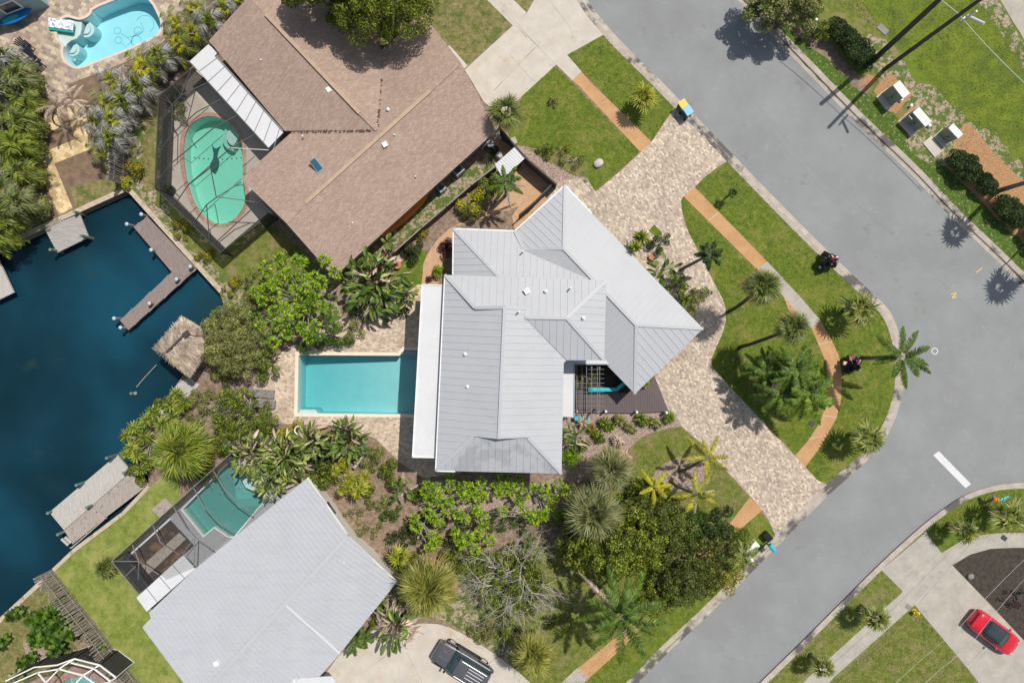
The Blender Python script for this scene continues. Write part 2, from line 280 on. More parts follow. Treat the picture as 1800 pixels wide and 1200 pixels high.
class MB:
    def __init__(s): s.v = []; s.f = []
    def add(s, vs, fs):
        k = len(s.v); s.v += [tuple(x) for x in vs]; s.f += [tuple(i+k for i in f) for f in fs]; return s
    def prism(s, poly, z0, z1, holes=(), bottom=True):
        polys = [[Vector((p[0], p[1], 0)) for p in q] for q in [poly]+list(holes)]
        tris = tessellate_polygon(polys); fl = [p for q in polys for p in q]; n = len(fl)
        vs = [(p.x, p.y, z1) for p in fl] + [(p.x, p.y, z0) for p in fl]; fs = []
        for t in tris:
            a, b, c = [fl[i] for i in t]
            t = t if (b-a).cross(c-a).z > 0 else t[::-1]
            fs.append(tuple(t))
            if bottom: fs.append(tuple(i+n for i in t[::-1]))
        if z1 != z0:
            k = 0
            for qi, q in enumerate(polys):
                m = len(q)
                for i in range(m):
                    a, b = k+i, k+(i+1) % m; fs.append((a, b, b+n, a+n))
                k += m
        return s.add(vs, fs)
    def sheet(s, poly, z, holes=()):
        polys = [[Vector((p[0], p[1], 0)) for p in q] for q in [poly]+list(holes)]
        tris = tessellate_polygon(polys); fl = [p for q in polys for p in q]; fs = []
        for t in tris:
            a, b, c = [fl[i] for i in t]
            fs.append(tuple(t) if (b-a).cross(c-a).z > 0 else tuple(t[::-1]))
        return s.add([(p.x, p.y, z) for p in fl], fs)
    def box(s, c, size, rz=0, ry=0, rx=0):
        m = Matrix.Translation(c) @ Matrix.Rotation(rz, 4, 'Z') @ Matrix.Rotation(ry, 4, 'Y') @ Matrix.Rotation(rx, 4, 'X')
        x, y, z = [q/2 for q in size]
        vs = [m @ Vector(p) for p in [(-x,-y,-z),(x,-y,-z),(x,y,-z),(-x,y,-z),(-x,-y,z),(x,-y,z),(x,y,z),(-x,y,z)]]
        return s.add(vs, [(0,3,2,1),(4,5,6,7),(0,1,5,4),(1,2,6,5),(2,3,7,6),(3,0,4,7)])
    def beam(s, a, b, w, h, up=(0, 0, 1)):
        a, b = Vector(a), Vector(b); d = (b-a).normalized(); u = Vector(up)
        if abs(d.dot(u)) > .98: u = Vector((1, 0, 0))
        sd_ = d.cross(u).normalized(); u = sd_.cross(d).normalized(); vs = []
        for p in (a, b):
            for i, j in ((-1,-1),(1,-1),(1,1),(-1,1)): vs.append(p + sd_*(w/2*i) + u*(h/2*j))
        return s.add(vs, [(0,1,2,3),(7,6,5,4),(0,4,5,1),(1,5,6,2),(2,6,7,3),(3,7,4,0)])
    def tube(s, pts, r, seg=8, cap=True):
        pts = [Vector(p) for p in pts]; rs = r if isinstance(r, (list, tuple)) else [r]*len(pts); vs = []; fs = []; n = len(pts)
        ref = Vector((0, 0, 1)) if abs((pts[-1]-pts[0]).normalized().z) < .9 else Vector((1, 0, 0))
        for i, p in enumerate(pts):
            d = (pts[min(i+1, n-1)]-pts[max(i-1, 0)]).normalized(); x = d.cross(ref).normalized(); y = d.cross(x)
            for k in range(seg):
                t = 2*math.pi*k/seg; vs.append(p + x*math.cos(t)*rs[i] + y*math.sin(t)*rs[i])
        for i in range(n-1):
            for k in range(seg):
                a, b = i*seg+k, i*seg+(k+1) % seg; fs.append((a, a+seg, b+seg, b))
        if cap: fs += [tuple(range(seg)), tuple(range((n-1)*seg, n*seg))[::-1]]
        return s.add(vs, fs)
    def disc(s, c, r, h, seg=16, r2=None):
        r2 = r if r2 is None else r2; c = Vector(c); vs = []
        for z, q in ((0, r), (h, r2)):
            for k in range(seg):
                t = 2*math.pi*k/seg; vs.append(c + Vector((q*math.cos(t), q*math.sin(t), z)))
        return s.add(vs, [tuple(range(seg))[::-1], tuple(range(seg, 2*seg))] + [(k, (k+1) % seg, seg+(k+1) % seg, seg+k) for k in range(seg)])
    def ellip(s, c, r, seg=12, rings=7, bumpy=0, rz=0):
        vs = []; fs = []; c = Vector(c); m = Matrix.Rotation(rz, 3, 'Z')
        for i in range(rings+1):
            th = math.pi*i/rings
            for k in range(seg):
                t = 2*math.pi*k/seg; q = 1+random.uniform(-bumpy, bumpy)
                vs.append(c + m @ Vector((r[0]*math.sin(th)*math.cos(t)*q, r[1]*math.sin(th)*math.sin(t)*q, r[2]*math.cos(th)*q)))
        for i in range(rings):
            for k in range(seg): fs.append((i*seg+k, (i+1)*seg+k, (i+1)*seg+(k+1) % seg, i*seg+(k+1) % seg))
        return s.add(vs, fs)
    def build(s, name, mat, parent=None, smooth=False, bev=0, world=True):
        me = bpy.data.meshes.new(name); me.from_pydata(s.v, [], s.f); me.validate(); me.update()
        o = link(name, me, mat, parent, world, smooth)
        if bev:
            b = o.modifiers.new('bevel', 'BEVEL'); b.width = bev; b.segments = 2; b.limit_method = 'ANGLE'
        return o
def top(o, label, cat, group=None): return tag(o, label, cat, group)
def struct(name, mb, mat): return tag(mb.build(name, mat), kind='structure')
def sheet(name, pts, z, mat, holes=(), wobble=0, rnd=False):
    q = PP(pts) if not isinstance(pts[0], Vector) else pts
    if rnd: q = smooth_poly(q)
    if wobble: q = wob(q, wobble)
    return struct(name, MB().sheet(q, z, holes), mat)
def smooth_poly(p, it=2, closed=True):
    for _ in range(it):
        q = []; n = len(p)
        rng_ = range(n) if closed else range(n-1)
        if not closed: q.append(p[0])
        for i in rng_:
            a, b = p[i], p[(i+1) % n]; q += [a.lerp(b, .25), a.lerp(b, .75)]
        if not closed: q.append(p[-1])
        p = q
    return p
def ribbon(mb, path, prof, side=1):
    """sweep a profile [(offset, z)] along a path; offset grows to the right of travel (side=1)"""
    n = len(path); vs = []; k = len(prof)
    for i in range(n):
        d = (path[min(i+1, n-1)]-path[max(i-1, 0)]); d.z = 0; d.normalize(); r = Vector((d.y, -d.x, 0))*side
        for o, z in prof: q = path[i] + r*o; vs.append((q.x, q.y, z))
    fs = []
    for i in range(n-1):
        for j in range(k-1):
            a = i*k+j; fs.append((a, a+1, a+k+1, a+k) if side > 0 else (a, a+k, a+k+1, a+1))
    return mb.add(vs, fs)
def npmesh(name, V, F, mat, parent=None, world=True):
    V = np.asarray(V, dtype=np.float32).reshape(-1, 3); F = np.asarray(F, dtype=np.int32)
    k = F.shape[1]; me = bpy.data.meshes.new(name)
    me.vertices.add(len(V)); me.vertices.foreach_set('co', V.ravel())
    me.loops.add(F.size); me.loops.foreach_set('vertex_index', F.ravel())
    me.polygons.add(len(F)); me.polygons.foreach_set('loop_start', np.arange(len(F), dtype=np.int32)*k)
    try: me.polygons.foreach_set('loop_total', np.full(len(F), k, dtype=np.int32))
    except Exception: pass
    me.update(calc_edges=True)
    return link(name, me, mat, parent, world)
# ---------------------------------------------------------------- foliage geometry (numpy, local coordinates)
def unit(a): return a/np.maximum(1e-6, np.linalg.norm(a, axis=-1, keepdims=True))
def strips(P0, D, L, W, droop, prof=(.35, .9, .8, .04), up=None, ts=(0, .3, .7, 1.0)):
    P0 = np.atleast_2d(P0); n = len(P0); D = unit(np.broadcast_to(D, (n, 3)).astype(float)); L = np.broadcast_to(L, (n,)); W = np.broadcast_to(W, (n,)); droop = np.broadcast_to(droop, (n,))
    if up is None: up = np.array([0, 0, 1.]) + rng.normal(0, .35, (n, 3))
    S = unit(np.cross(D, up)); vs = []
    for t, w in zip(ts, prof):
        c = P0 + D*(L*t)[:, None]; c = c - np.array([0, 0, 1.])*(droop*L*t*t)[:, None]
        vs += [c - S*(W*w/2)[:, None], c + S*(W*w/2)[:, None]]
    V = np.stack(vs, 1); k = len(ts)
    b = (np.arange(n)*2*k)[:, None]
    F = np.concatenate([b + np.array([2*i, 2*i+1, 2*i+3, 2*i+2]) for i in range(k-1)], 0)
    return V.reshape(-1, 3), F
def join(parts):
    V = []; F = []; k = 0
    for v, f in parts: V.append(v); F.append(f+k); k += len(v)
    return np.concatenate(V), np.concatenate(F)
def quads(C, N, size, aspect=.6):
    n = len(C); N = unit(N); a = unit(np.cross(N, rng.normal(0, 1, (n, 3)))); b = np.cross(N, a)
    L = (size*rng.uniform(.7, 1.3, n))[:, None]/2
    V = np.stack([C-a*L, C+b*L*aspect, C+a*L, C-b*L*aspect], 1).reshape(-1, 3)
    return V, (np.arange(n)*4)[:, None] + np.arange(4)
def leafcloud(lumps, n, size, zmin=-.35, fill=.25, aspect=.6):
    lumps = np.asarray(lumps, float); w = lumps[:, 3]**2; idx = rng.choice(len(lumps), n, p=w/w.sum())
    d = unit(rng.normal(0, 1, (n, 3))); d[:, 2] = np.where(d[:, 2] < zmin, -d[:, 2], d[:, 2])
    r = lumps[idx, 3]*np.where(rng.random(n) < fill, rng.uniform(.3, .9, n), rng.uniform(.85, 1.12, n))
    C = lumps[idx, :3] + d*r[:, None]*np.array([1, 1, .8])
    return quads(C, d + rng.normal(0, .55, (n, 3)), size, aspect)
def fan_geo(r, n=30, nb=15, e_lo=-30, e_hi=78, spread=105, wk=.075, lo=0.0, hi=1.0, droop=.35):
    out = []
    for i in range(n):
        u = (i+.5)/n
        if not (lo <= u < hi): continue
        az = i*2.39996 + rng.uniform(-.4, .4); e = R(e_lo + (e_hi-e_lo)*(u**1.0) + rng.uniform(-13, 13))
        A = np.array([math.cos(az)*math.cos(e), math.sin(az)*math.cos(e), math.sin(e)]); S = np.array([-math.sin(az), math.cos(az), 0])
        lp = r*rng.uniform(.26, .48); hub = A*lp; bl = r*.60*rng.uniform(.78, 1.12)
        S = unit(S + np.array([0, 0, 1])*rng.uniform(-.35, .35)); N = np.cross(A, S)
        ph = np.linspace(-R(spread), R(spread), nb) + rng.normal(0, .04, nb)
        D = np.cos(ph)[:, None]*A + np.sin(ph)[:, None]*S - .12*np.abs(np.sin(ph))[:, None]*N
        L = bl*(.72+.28*np.cos(ph))
        out.append(strips(np.broadcast_to(hub, (nb, 3)), D, L, np.full(nb, r*wk), droop*rng.uniform(.6, 1.4, nb), (.25, .95, .6, .05), up=np.broadcast_to(N, (nb, 3)) + rng.normal(0, .25, (nb, 3))))
        out.append(strips(np.array([[0, 0, 0]]), A, lp, .03, 0, (1, 1, 1, 1)))
    return join(out)
def frond_geo(r, n=14, m=26, e_lo=-10, e_hi=70, ll=.2, lw=.045, droop=.55, azs=None, lo=0, hi=1):
    out = []
    for i in range(n):
        u = (i+.5)/n
        if not (lo <= u < hi): continue
        az = (i*2.39996 if azs is None else azs[i]) + rng.uniform(-.15, .15); e = R(e_lo+(e_hi-e_lo)*u**1.3)
        Lr = r*rng.uniform(.85, 1.1)/max(.45, math.cos(e)*.5+.5); h = np.array([math.cos(az), math.sin(az), 0])
        t = np.linspace(.12, 1, m); bend = rng.uniform(-.25, .25); sd_ = np.array([-h[1], h[0], 0])
        pos = h*(math.cos(e)*Lr*t)[:, None] + sd_*(bend*Lr*t*t*.5)[:, None]
        pos[:, 2] = math.sin(e)*Lr*t - droop*Lr*t*t
        T = unit(np.gradient(pos, axis=0))
        ln = r*ll*np.clip(np.sin(math.pi*np.clip(t*.92+.08, 0, 1))**.6, .25, 1)
        for sgn in (-1, 1):
            D = T*.75 + sd_*sgn*.85 + np.array([0, 0, -.12]) + rng.normal(0, .1, (m, 3))
            out.append(strips(pos, D, ln*rng.uniform(.8, 1.1, m), lw*np.ones(m), .45*np.ones(m), (.6, 1, .7, .05)))
        a = pos[:-1]; b = pos[1:]; S = unit(np.cross(b-a, [0, 0, 1])); w = .022
        V = np.stack([a-S*w, a+S*w, b-S*w, b+S*w], 1).reshape(-1, 3); k = (np.arange(m-1)*4)[:, None]
        out.append((V, k+np.array([0, 1, 3, 2])))
    return join(out)
def rosette_geo(tufts, n=16, L=.38, W=.13, e_lo=-5, e_hi=75):
    out = []
    for (x, y, z, r) in tufts:
        az = np.arange(n)*2.39996 + rng.uniform(0, 6); e = np.radians(np.linspace(e_lo, e_hi, n) + rng.normal(0, 6, n))
        D = np.stack([np.cos(az)*np.cos(e), np.sin(az)*np.cos(e), np.sin(e)], 1)
        out.append(strips(np.broadcast_to([x, y, z], (n, 3)), D, r*rng.uniform(.8, 1.1, n)*(L/.38), r*W/.38*np.ones(n), .35*np.ones(n), (.25, .9, 1, .15)))
    return join(out)
def tuft_geo(tufts, n=95):
    out = []
    for (x, y, z, r) in tufts:
        d = unit(rng.normal(0, 1, (n, 3))); d[:, 2] = np.where(d[:, 2] < -.3, -d[:, 2], d[:, 2]); k = rng.uniform(.8, 1.15, n)
        P0 = np.array([x, y, z]) + d*(r*.52*k)[:, None]
        out.append(strips(P0, d + rng.normal(0, .25, (n, 3)) + np.array([0, 0, .25]), r*.52*rng.uniform(.7, 1.2, n), r*.17*rng.uniform(.8, 1.3, n), .5*np.ones(n), (.3, 1, .9, .1)))
    return join(out)
def paddle_geo(r, h, n=22, L=(.8, 1.4), W=(.22, .4), rad=.75, e=(-10, 60)):
    out = []
    for i in range(n):
        az = rng.uniform(0, 6.283); q = r*rad*math.sqrt(rng.random()); a2 = rng.uniform(0, 6.283)
        base = np.array([q*math.cos(a2), q*math.sin(a2), h*rng.uniform(.55, 1)]); ee = R(rng.uniform(*e))
        az = a2 + rng.normal(0, .7)
        D = np.array([math.cos(az)*math.cos(ee), math.sin(az)*math.cos(ee), math.sin(ee)]); l = rng.uniform(*L); w = rng.uniform(*W)
        side = unit(np.cross(D, [0, 0, 1])); tilt = rng.normal(0, .5)
        upv = np.array([0, 0, 1]) + side*tilt
        for s_ in (-1, 1):   # two halves folded at the midrib
            sdv = unit(unit(np.cross(D, upv))*s_ + np.array([0, 0, .35])); ts = np.array([0, .12, .35, .65, .88, 1]); pw = np.array([.04, .55, 1, .95, .55, .03])*w/2
            c = base + D*(l*ts)[:, None]; c[:, 2] -= .45*l*ts**2
            o_ = c + sdv*pw[:, None]; V = np.stack([c, o_], 1).reshape(-1, 3)
            out.append((V, np.array([[2*k, 2*k+1, 2*k+3, 2*k+2] for k in range(5)])))
        out.append(strips(np.array([[base[0]*.4, base[1]*.4, .1]]), base-np.array([base[0]*.4, base[1]*.4, .1]), np.linalg.norm(base-np.array([base[0]*.4, base[1]*.4, .1])), .05, 0, (1, 1, 1, 1)))
    return join(out)
def limbs(mb, base, targets, r0=.12, jitter=.25):
    base = Vector(base)
    for t in targets:
        t = Vector(t); mid = base.lerp(t, .5) + Vector((random.uniform(-jitter, jitter), random.uniform(-jitter, jitter), random.uniform(0, jitter)))
        mb.tube([base, mid, t], [r0, r0*.6, r0*.25], 6)
    return mb
def trunk_geo(a, b, r=.16, r2=None, bow=.15):
    a, b = Vector(a), Vector(b); m = a.lerp(b, .5); d = b-a; d.z = 0; m = m - d*bow*.6 if d.length > .2 else m
    r2 = r2 or r*.85; mb = MB(); pts = [a, a.lerp(m, .5) - d*bow*.25, m, m.lerp(b, .5) - d*bow*.12, b]
    return mb.tube(pts, [r*1.25, r*1.02, r, r*.95, r2], 10)
LIB = {}
def local_world(parent, V): return V   # foliage is authored in the parent's space
def fan_palm(px, py, rpx, h, label, mat='leaf_sabal', old='leaf_old', base=None, cat='fan palm', group='fan palms around the gardens', n=30, oldn=.2, nb=15, tr=.15, wk=.075, e_lo=-28, name='fan_palm', droop=.35):
    if nb >= 15: nb = 21; wk *= .62; n = int(n*1.15)
    top_ = P(px, py, h); r = rpx/SC*(1-h/H)
    b = P(*base) if base else Vector((top_.x, top_.y, 0))
    t = thing(name, b, label, cat, group); rel = top_-b
    tk = trunk_geo((0, 0, -.05), rel, tr); tk.build('trunk', 'bark_dark' if tr < .14 else 'bark', t, True, world=False)
    V, F = fan_geo(r, n, nb, lo=oldn, wk=wk, e_lo=e_lo, droop=droop); npmesh('crown', V + np.array(rel), F, mat, t, False)
    if oldn > 0:
        V, F = fan_geo(r, n, nb, hi=oldn, wk=wk, e_lo=e_lo, droop=droop); npmesh('old_fronds', V + np.array(rel), F, old, t, False)
    return t
def feather_palm(px, py, rpx, h, label, mat='leaf_coconut', base=None, n=13, dead=0, name='feather_palm', cat='feather palm', group='feather palms around the gardens', tr=.13, m=28, ll=.2, lw=.05, droop=.5, e_lo=-8, dm='leaf_dead', tmat='bark'):
    top_ = P(px, py, h); r = rpx/SC*(1-h/H)
    b = P(*base) if base else Vector((top_.x, top_.y, 0))
    t = thing(name, b, label, cat, group); rel = top_-b
    trunk_geo((0, 0, -.05), rel, tr).build('trunk', tmat, t, True, world=False)
    V, F = frond_geo(r, n, m, lo=dead, ll=ll, lw=lw, droop=droop, e_lo=e_lo); npmesh('crown', V + np.array(rel), F, mat, t, False)
    if dead: V, F = frond_geo(r, n, m, hi=dead, ll=ll*.7, lw=lw, droop=droop*1.2, e_lo=-25); npmesh('dead_fronds', V + np.array(rel), F, dm, t, False)
    return t
def leafy(px, py, rx, ry, h, label, mat='leaf_tree', name='leafy_tree', cat='tree', group='leafy trees and shrubs', dens=1.0, size=.16, lump=.55, nl=None, rot=0, trunk='bark', aspect=.6, flat=.55, th=None):
    c = P(px, py, h*.75); k = (1-h*.75/H)/SC; rx, ry = rx*k, ry*k
    t = thing(name, (c.x, c.y, 0), label, cat, group); nl = nl or max(5, int(rx*ry*5)); L = []
    for i in range(nl):
        a = i*2.39996; q = math.sqrt((i+.5)/nl); x, y = rx*q*math.cos(a)*.86, ry*q*math.sin(a)*.86
        x, y = x*math.cos(rot)-y*math.sin(rot), x*math.sin(rot)+y*math.cos(rot)
        z = h*(1-flat*q*q*.8)*random.uniform(.72, 1.0) - .25
        L.append((x+random.uniform(-.2, .2), y+random.uniform(-.2, .2), max(.2, z), lump*random.uniform(.65, 1.25)))
    n = int(dens*sum(q[3]**2 for q in L)*12.5*1.5/(size*size*aspect*.5)*.5)
    V, F = leafcloud(L, min(n, 26000), size, aspect=aspect); npmesh('crown', V, F, mat, t, False)
    mb = MB(); limbs(mb, (0, 0, 0), [(q[0]*.9, q[1]*.9, q[2]) for q in L[::max(1, len(L)//9)]], max(.03, .045*h*.7)); mb.build('trunk', trunk, t, True, world=False)
    return t
def rosettes(px, py, tufts, h, label, mat='leaf_rosette', name='rosette_shrub', cat='shrub', group='tufted shrubs', rp=13, n=18, W=.15, stem='bark_pale', spikes=False, fill=True, e_lo=-5):
    if n in (18, 20) and W == .15: n, W, e_lo = 34, .095, -15
    c = P(px, py, 0); k = 1/SC; t = thing(name, P(px, py, h*.6)*1 - Vector((0, 0, h*.6)), label, cat, group); T = []
    o = Vector(t.location)
    for q in tufts:
        z = h*random.uniform(.6, 1.05); w = P(q[0], q[1], z)-o; T.append((w.x, w.y, z, (q[2] if len(q) > 2 else rp)/SC*random.uniform(.85, 1.12)))
    if n == 34 and W == .095: V, F = tuft_geo(T); fill = False
    else: V, F = rosette_geo(T, n, .38, W, e_lo=e_lo)
    if fill:
        T2 = [(x, y, z-r_*.55, r_*.9) for x, y, z, r_ in T]; V2, F2 = rosette_geo(T2, n-4, .38, W, e_lo=-25); V, F = join([(V, F), (V2, F2)])
    npmesh('crown', V, F, mat, t, False)
    mb = MB(); limbs(mb, (0, 0, 0), [x[:3] for x in T], .05, .15); mb.build('trunk', stem, t, True, world=False)
    return t
def pack(cx, cy, rx, ry, d, rot=0, jit=.25):
    out = []; k = 0
    n = int(3.6*rx*ry/(d*d))
    for i in range(n):
        a = i*2.39996; q = math.sqrt((i+.5)/n); x, y = rx*q*math.cos(a), ry*q*math.sin(a)
        out.append((cx + x*math.cos(rot)-y*math.sin(rot) + random.uniform(-1, 1)*d*jit, cy + x*math.sin(rot)+y*math.cos(rot) + random.uniform(-1, 1)*d*jit))
    return out
def paddles(px, py, rpx, h, label, n=26, dead=5, mat='leaf_paradise', name='bird_of_paradise', cat='plant', group='bird of paradise clumps', L=(.8, 1.3), W=(.24, .4), ry=None):
    c = P(px, py, h*.7); r = rpx/SC*(1-h*.7/H)
    t = thing(name, (c.x, c.y, 0), label, cat, group); V, F = paddle_geo(r, h, n, L, W)
    if ry: V = V*np.array([1, ry, 1])
    npmesh('leaves', V, F, mat, t, False)
    if dead:
        V, F = paddle_geo(r, h*.95, dead, (.6, 1.1), (.12, .25), e=(-50, 10)); 
        if ry: V = V*np.array([1, ry, 1])
        npmesh('dead_leaves', V, F, 'leaf_dead', t, False)
    return t
# ---------------------------------------------------------------- the setting: canal, lots, road
canal_px = [(16,431),(120,383),(221,337),(227,339),(300,420),(386,515),(396,545),(366,590),(330,640),(318,665),(274,724),(252,768),(262,850),(215,899),(130,963),(92,999),(0,1085),(-120,1200),(-600,1750),(-1500,1300),(-900,800),(-150,510)]
canal = PP(canal_px)
kw = [(1000,-40),(1030,12),(1067,57),(1105,97),(1150,140),(1190,182),(1240,232),(1285,279),(1350,346),(1400,397),(1445,442),(1525,517),(1552,542),(1567,565),(1577,600),(1581,625),(1583,675),(1577,705),(1567,735),(1550,770),(1525,800),(1495,826),(1462,855),(1410,905),(1365,951),(1290,1027),(1222,1093),(1165,1145),(1112,1200),(1060,1255)]
ke = [(1250,-60),(1310,0),(1350,42),(1392,86),(1440,135),(1475,172),(1525,222),(1610,301),(1675,372),(1755,447),(1800,492),(1900,592)]
ks = [(1960,862),(1860,858),(1797,857),(1750,861),(1700,877),(1667,899),(1627,930),(1590,963),(1550,1000),(1500,1050),(1400,1150),(1355,1193),(1290,1258)]
kwv, kev, ksv = [smooth_poly(PP(k), 2, False) for k in (kw, ke, ks)]
BIG = 260
def far(x, y): return Vector((x, y, 0))
pools = {}
pool_main = PP([(525,624),(523,726),(760,728),(762,616),(711,615),(706,620),(703,625)])
pool_kidney = smooth_poly(PP([(323,247),(330,225),(343,212),(363,204),(383,206),(403,215),(417,230),(426,250),(427,280),(427,310),(432,340),(430,360),(418,380),(403,392),(383,394),(365,387),(350,372),(338,350),(328,315),(323,285)]), 1)
pool_steps = smooth_poly(PP([(114,80),(98,63),(107,36),(118,30),(130,34),(142,36),(153,32),(161,25),(163,17),(207,-1),(232,-9),(252,-6),(266,5),(275,22),(283,40),(282,52),(275,63),(250,74),(217,89),(167,108),(142,118),(130,117),(119,110),(112,100),(111,88)]), 1)
pool_teal = PP([(321,895),(404,812),(440,806),(500,850),(472,876),(455,890),(411,943),(400,941),(377,925),(358,941)])
pool_small = smooth_poly(PP([(110,1200),(118,1192),(135,1188),(160,1187),(172,1196),(170,1230),(150,1250),(115,1240)]), 1)
ALLP = [pool_main, pool_kidney, pool_steps, pool_teal, pool_small]
W0 = [kwv[i] for i in range(len(kwv))]
west_outer = [far(-BIG, -BIG)] + [far(kwv[-1].x-(BIG-20), -BIG), ] + list(reversed(kwv)) + [far(kwv[0].x-60, BIG), far(-BIG, BIG)]
west_outer = [far(-BIG, BIG), far(-BIG, -BIG), far(-40, -BIG), Vector((kwv[-1].x-10, kwv[-1].y-10, 0))] + list(reversed(kwv)) + [far(kwv[0].x-30, kwv[0].y+35), far(-60, BIG)]
east_outer = list(kev) + [far(kev[-1].x+30, kev[-1].y-28), far(BIG, 0), far(BIG, BIG), far(-10, BIG), far(kev[0].x-25, kev[0].y+28)]
south_outer = [far(BIG, -14)] + list(ksv) + [far(ksv[-1].x-30, ksv[-1].y-30), far(-30, -BIG), far(BIG, -BIG)]
land = MB()
g = MB(); g.prism(west_outer, -.5, 0, [canal] + [offset_poly(p, .12) for p in ALLP], bottom=False)
struct('ground', g, 'bare_soil')
g = MB(); g.prism(east_outer, -.5, 0, bottom=False); struct('ground', g, 'grass_worn')
g = MB(); g.prism(south_outer, -.5, 0, bottom=False); struct('ground', g, 'grass_worn')
struct('ground', MB().sheet([far(-700,-700), far(700,-700), far(700,700), far(-700,700)], -3.0), 'bare_soil')
struct('road', MB().sheet([Vector((kwv[0].x-35, kwv[0].y+30, 0))] + [v - Vector((.8, 0, 0)) for v in kwv] + [Vector((kwv[-1].x-30, kwv[-1].y-28, 0)), far(-8, -70), far(BIG, -22), far(BIG, 30), far(48, 12), far(12, 70)], -.125), 'asphalt')
struct('water', MB().sheet(offset_poly(canal, .5), -.75), 'canal_water')
m = MB(); n_ = len(canal)
for i in range(n_):
    a, b = canal[i], canal[(i+1) % n_]; m.add([(a.x, a.y, 0), (b.x, b.y, 0), (b.x, b.y, -3), (a.x, a.y, -3)], [(0, 1, 2, 3)])
struct('canal_bank', m, 'seawall')
# kerbs
prof = [(-.42, .006), (-.40, .024), (-.02, .024), (.03, 0.0), (.07, -.095), (.38, -.116)]
for pth, s in ((kwv, -1), (kev, 1), (ksv, -1)):
    m = MB(); ribbon(m, pth, [(o*1.0, z) for o, z in prof], s); struct('kerb', m, 'kerb')
# seawall caps
def wall_thing(name, pts, w, z0, z1, mat, label, cat='wall', side=1):
    path = PP(pts); m = MB(); ribbon(m, path, [(0, z0), (0, z1), (w, z1), (w, z0)], side)
    t = thing(name, path[0], label, cat, 'concrete seawall caps along the canal'); m.build('cap', mat, t); return t
wall_thing('seawall', [(-60,466),(16,431),(120,383),(221,337)], .38, -.9, .07, 'seawall', 'tan concrete seawall cap below the paved garden path, north side of the canal', side=-1)
wall_thing('seawall', [(227,339),(300,420),(386,515)], .38, -.9, .07, 'seawall', 'tan concrete seawall cap beside the long brown dock and the caged kidney pool', side=-1)
wall_thing('seawall', [(260,852),(215,899),(130,963),(92,999)], .30, -.9, .07, 'seawall', 'pale seawall cap along the yellow green lawn behind the old grey dock', side=-1)
wall_thing('seawall', [(88,1003),(0,1085),(-80,1162)], .34, -.9, .07, 'seawall', 'pale seawall cap left of the weathered slat fence, at the left edge of the photo', side=-1)
# ---- ground sheets (each a few mm above the one below)
zc = [0.004]
def gs(name, pts, mat, holes=(), wobble=.06, rnd=False):
    zc[0] += .0008
    return sheet(name, pts, zc[0], mat, holes, wobble, rnd)
# brown shingle house: front garden and driveway
gs('lawn', [(640,-30),(905,-30),(905,45),(900,47),(822,117),(777,90),(740,60),(672,95)], 'grass_dry')
gs('lawn', [(925,24),(905,5),(890,-30),(960,-30)], 'grass_dry')
gs('lawn', [(996,98),(1066,58),(1105,97),(1150,140),(1190,182),(1166,218),(1145,251),(1130,234)], 'grass_lush', wobble=.03)
gs('lawn', [(977,116),(1126,268),(1047,336),(1030,313),(985,300),(935,270),(905,262),(890,225),(920,166)], 'grass_lush', wobble=.04)
gs('garden_bed', [(905,255),(945,262),(985,285),(1010,300),(1030,315),(1046,338),(1010,345),(980,330),(955,300),(925,275)], 'mulch_pink')
gs('lawn', [(930,262),(985,268),(1020,282),(1030,312),(1000,305),(960,285)], 'grass_dry', wobble=.12)
zc[0] = .016
sheet('driveway', [(817,123),(902,45),(926,24),(960,-40),(1010,-40),(1032,12),(1067,58),(997,97),(978,114),(920,167),(880,205),(850,178)], .020, 'concrete_pale')
sheet('pavement', [(902,46),(926,23),(860,-40),(815,-40)], .0225, 'concrete_pale')
sheet('path', [(777,90),(790,80),(822,116),(812,125)], .025, 'concrete_pale')
sheet('pavement', [(997,97),(978,114),(1006,142),(1022,126)], .019, 'concrete_pale')
sheet('pavement', [(1022,126),(1006,142),(1028,160),(1040,148)], .0192, 'path_orange')
sheet('pavement', [(1038,145),(1022,157),(1126,268),(1146,250)], .0194, 'path_orange')
# white metal roof house: paver drive, lawns, orange pavements
zc[0] = .004
drive = [(1190,183),(1240,232),(1285,279),(1257,297),(1238,312),(1221,329),(1201,345),(1197,352),(1198,366),(1200,377),(1205,395),(1212,412),(1227,440),(1250,487),(1262,510),(1270,525),(1275,540),(1276,562),(1272,580),(1265,597),(1258,612),(1250,632),(1252,645),(1268,663),(1290,687),(1350,751),(1397,800),(1415,820),(1435,842),(1462,856),(1410,905),(1366,950),(1361,937),(1350,912),(1340,897),(1320,873),(1270,820),(1235,781),(1197,748),(1177,722),(1147,687),(1120,650),(1000,460),(960,340),(985,318),(1030,312),(1047,337),(1092,300),(1126,267),(1145,250),(1166,218)]
sheet('driveway', drive, .022, 'paver')
gs('lawn', [(1221,329),(1238,312),(1257,297),(1285,280),(1350,346),(1445,442),(1525,517),(1552,542),(1567,565),(1577,600),(1583,675),(1577,705),(1567,735),(1550,770),(1525,800),(1495,826),(1462,856),(1435,842),(1415,820),(1437,792),(1455,762),(1470,735),(1478,705),(1480,662),(1475,625),(1460,595),(1442,562),(1407,522),(1350,461),(1300,410)], 'grass_lush', wobble=.02)
gs('lawn', [(1201,345),(1330,474),(1377,522),(1425,577),(1437,602),(1452,638),(1455,670),(1452,710),(1442,740),(1422,772),(1397,800),(1350,752),(1290,687),(1250,645),(1249,632),(1260,600),(1275,562),(1275,540),(1262,510),(1250,487),(1212,412),(1200,377),(1197,355)], 'grass_lush', wobble=.02)
sheet('pavement', smooth_poly(PP([(1221,329),(1350,461),(1407,522),(1420,538),(1389,552),(1377,521),(1330,473),(1201,345)]), 0), .017, 'path_orange')
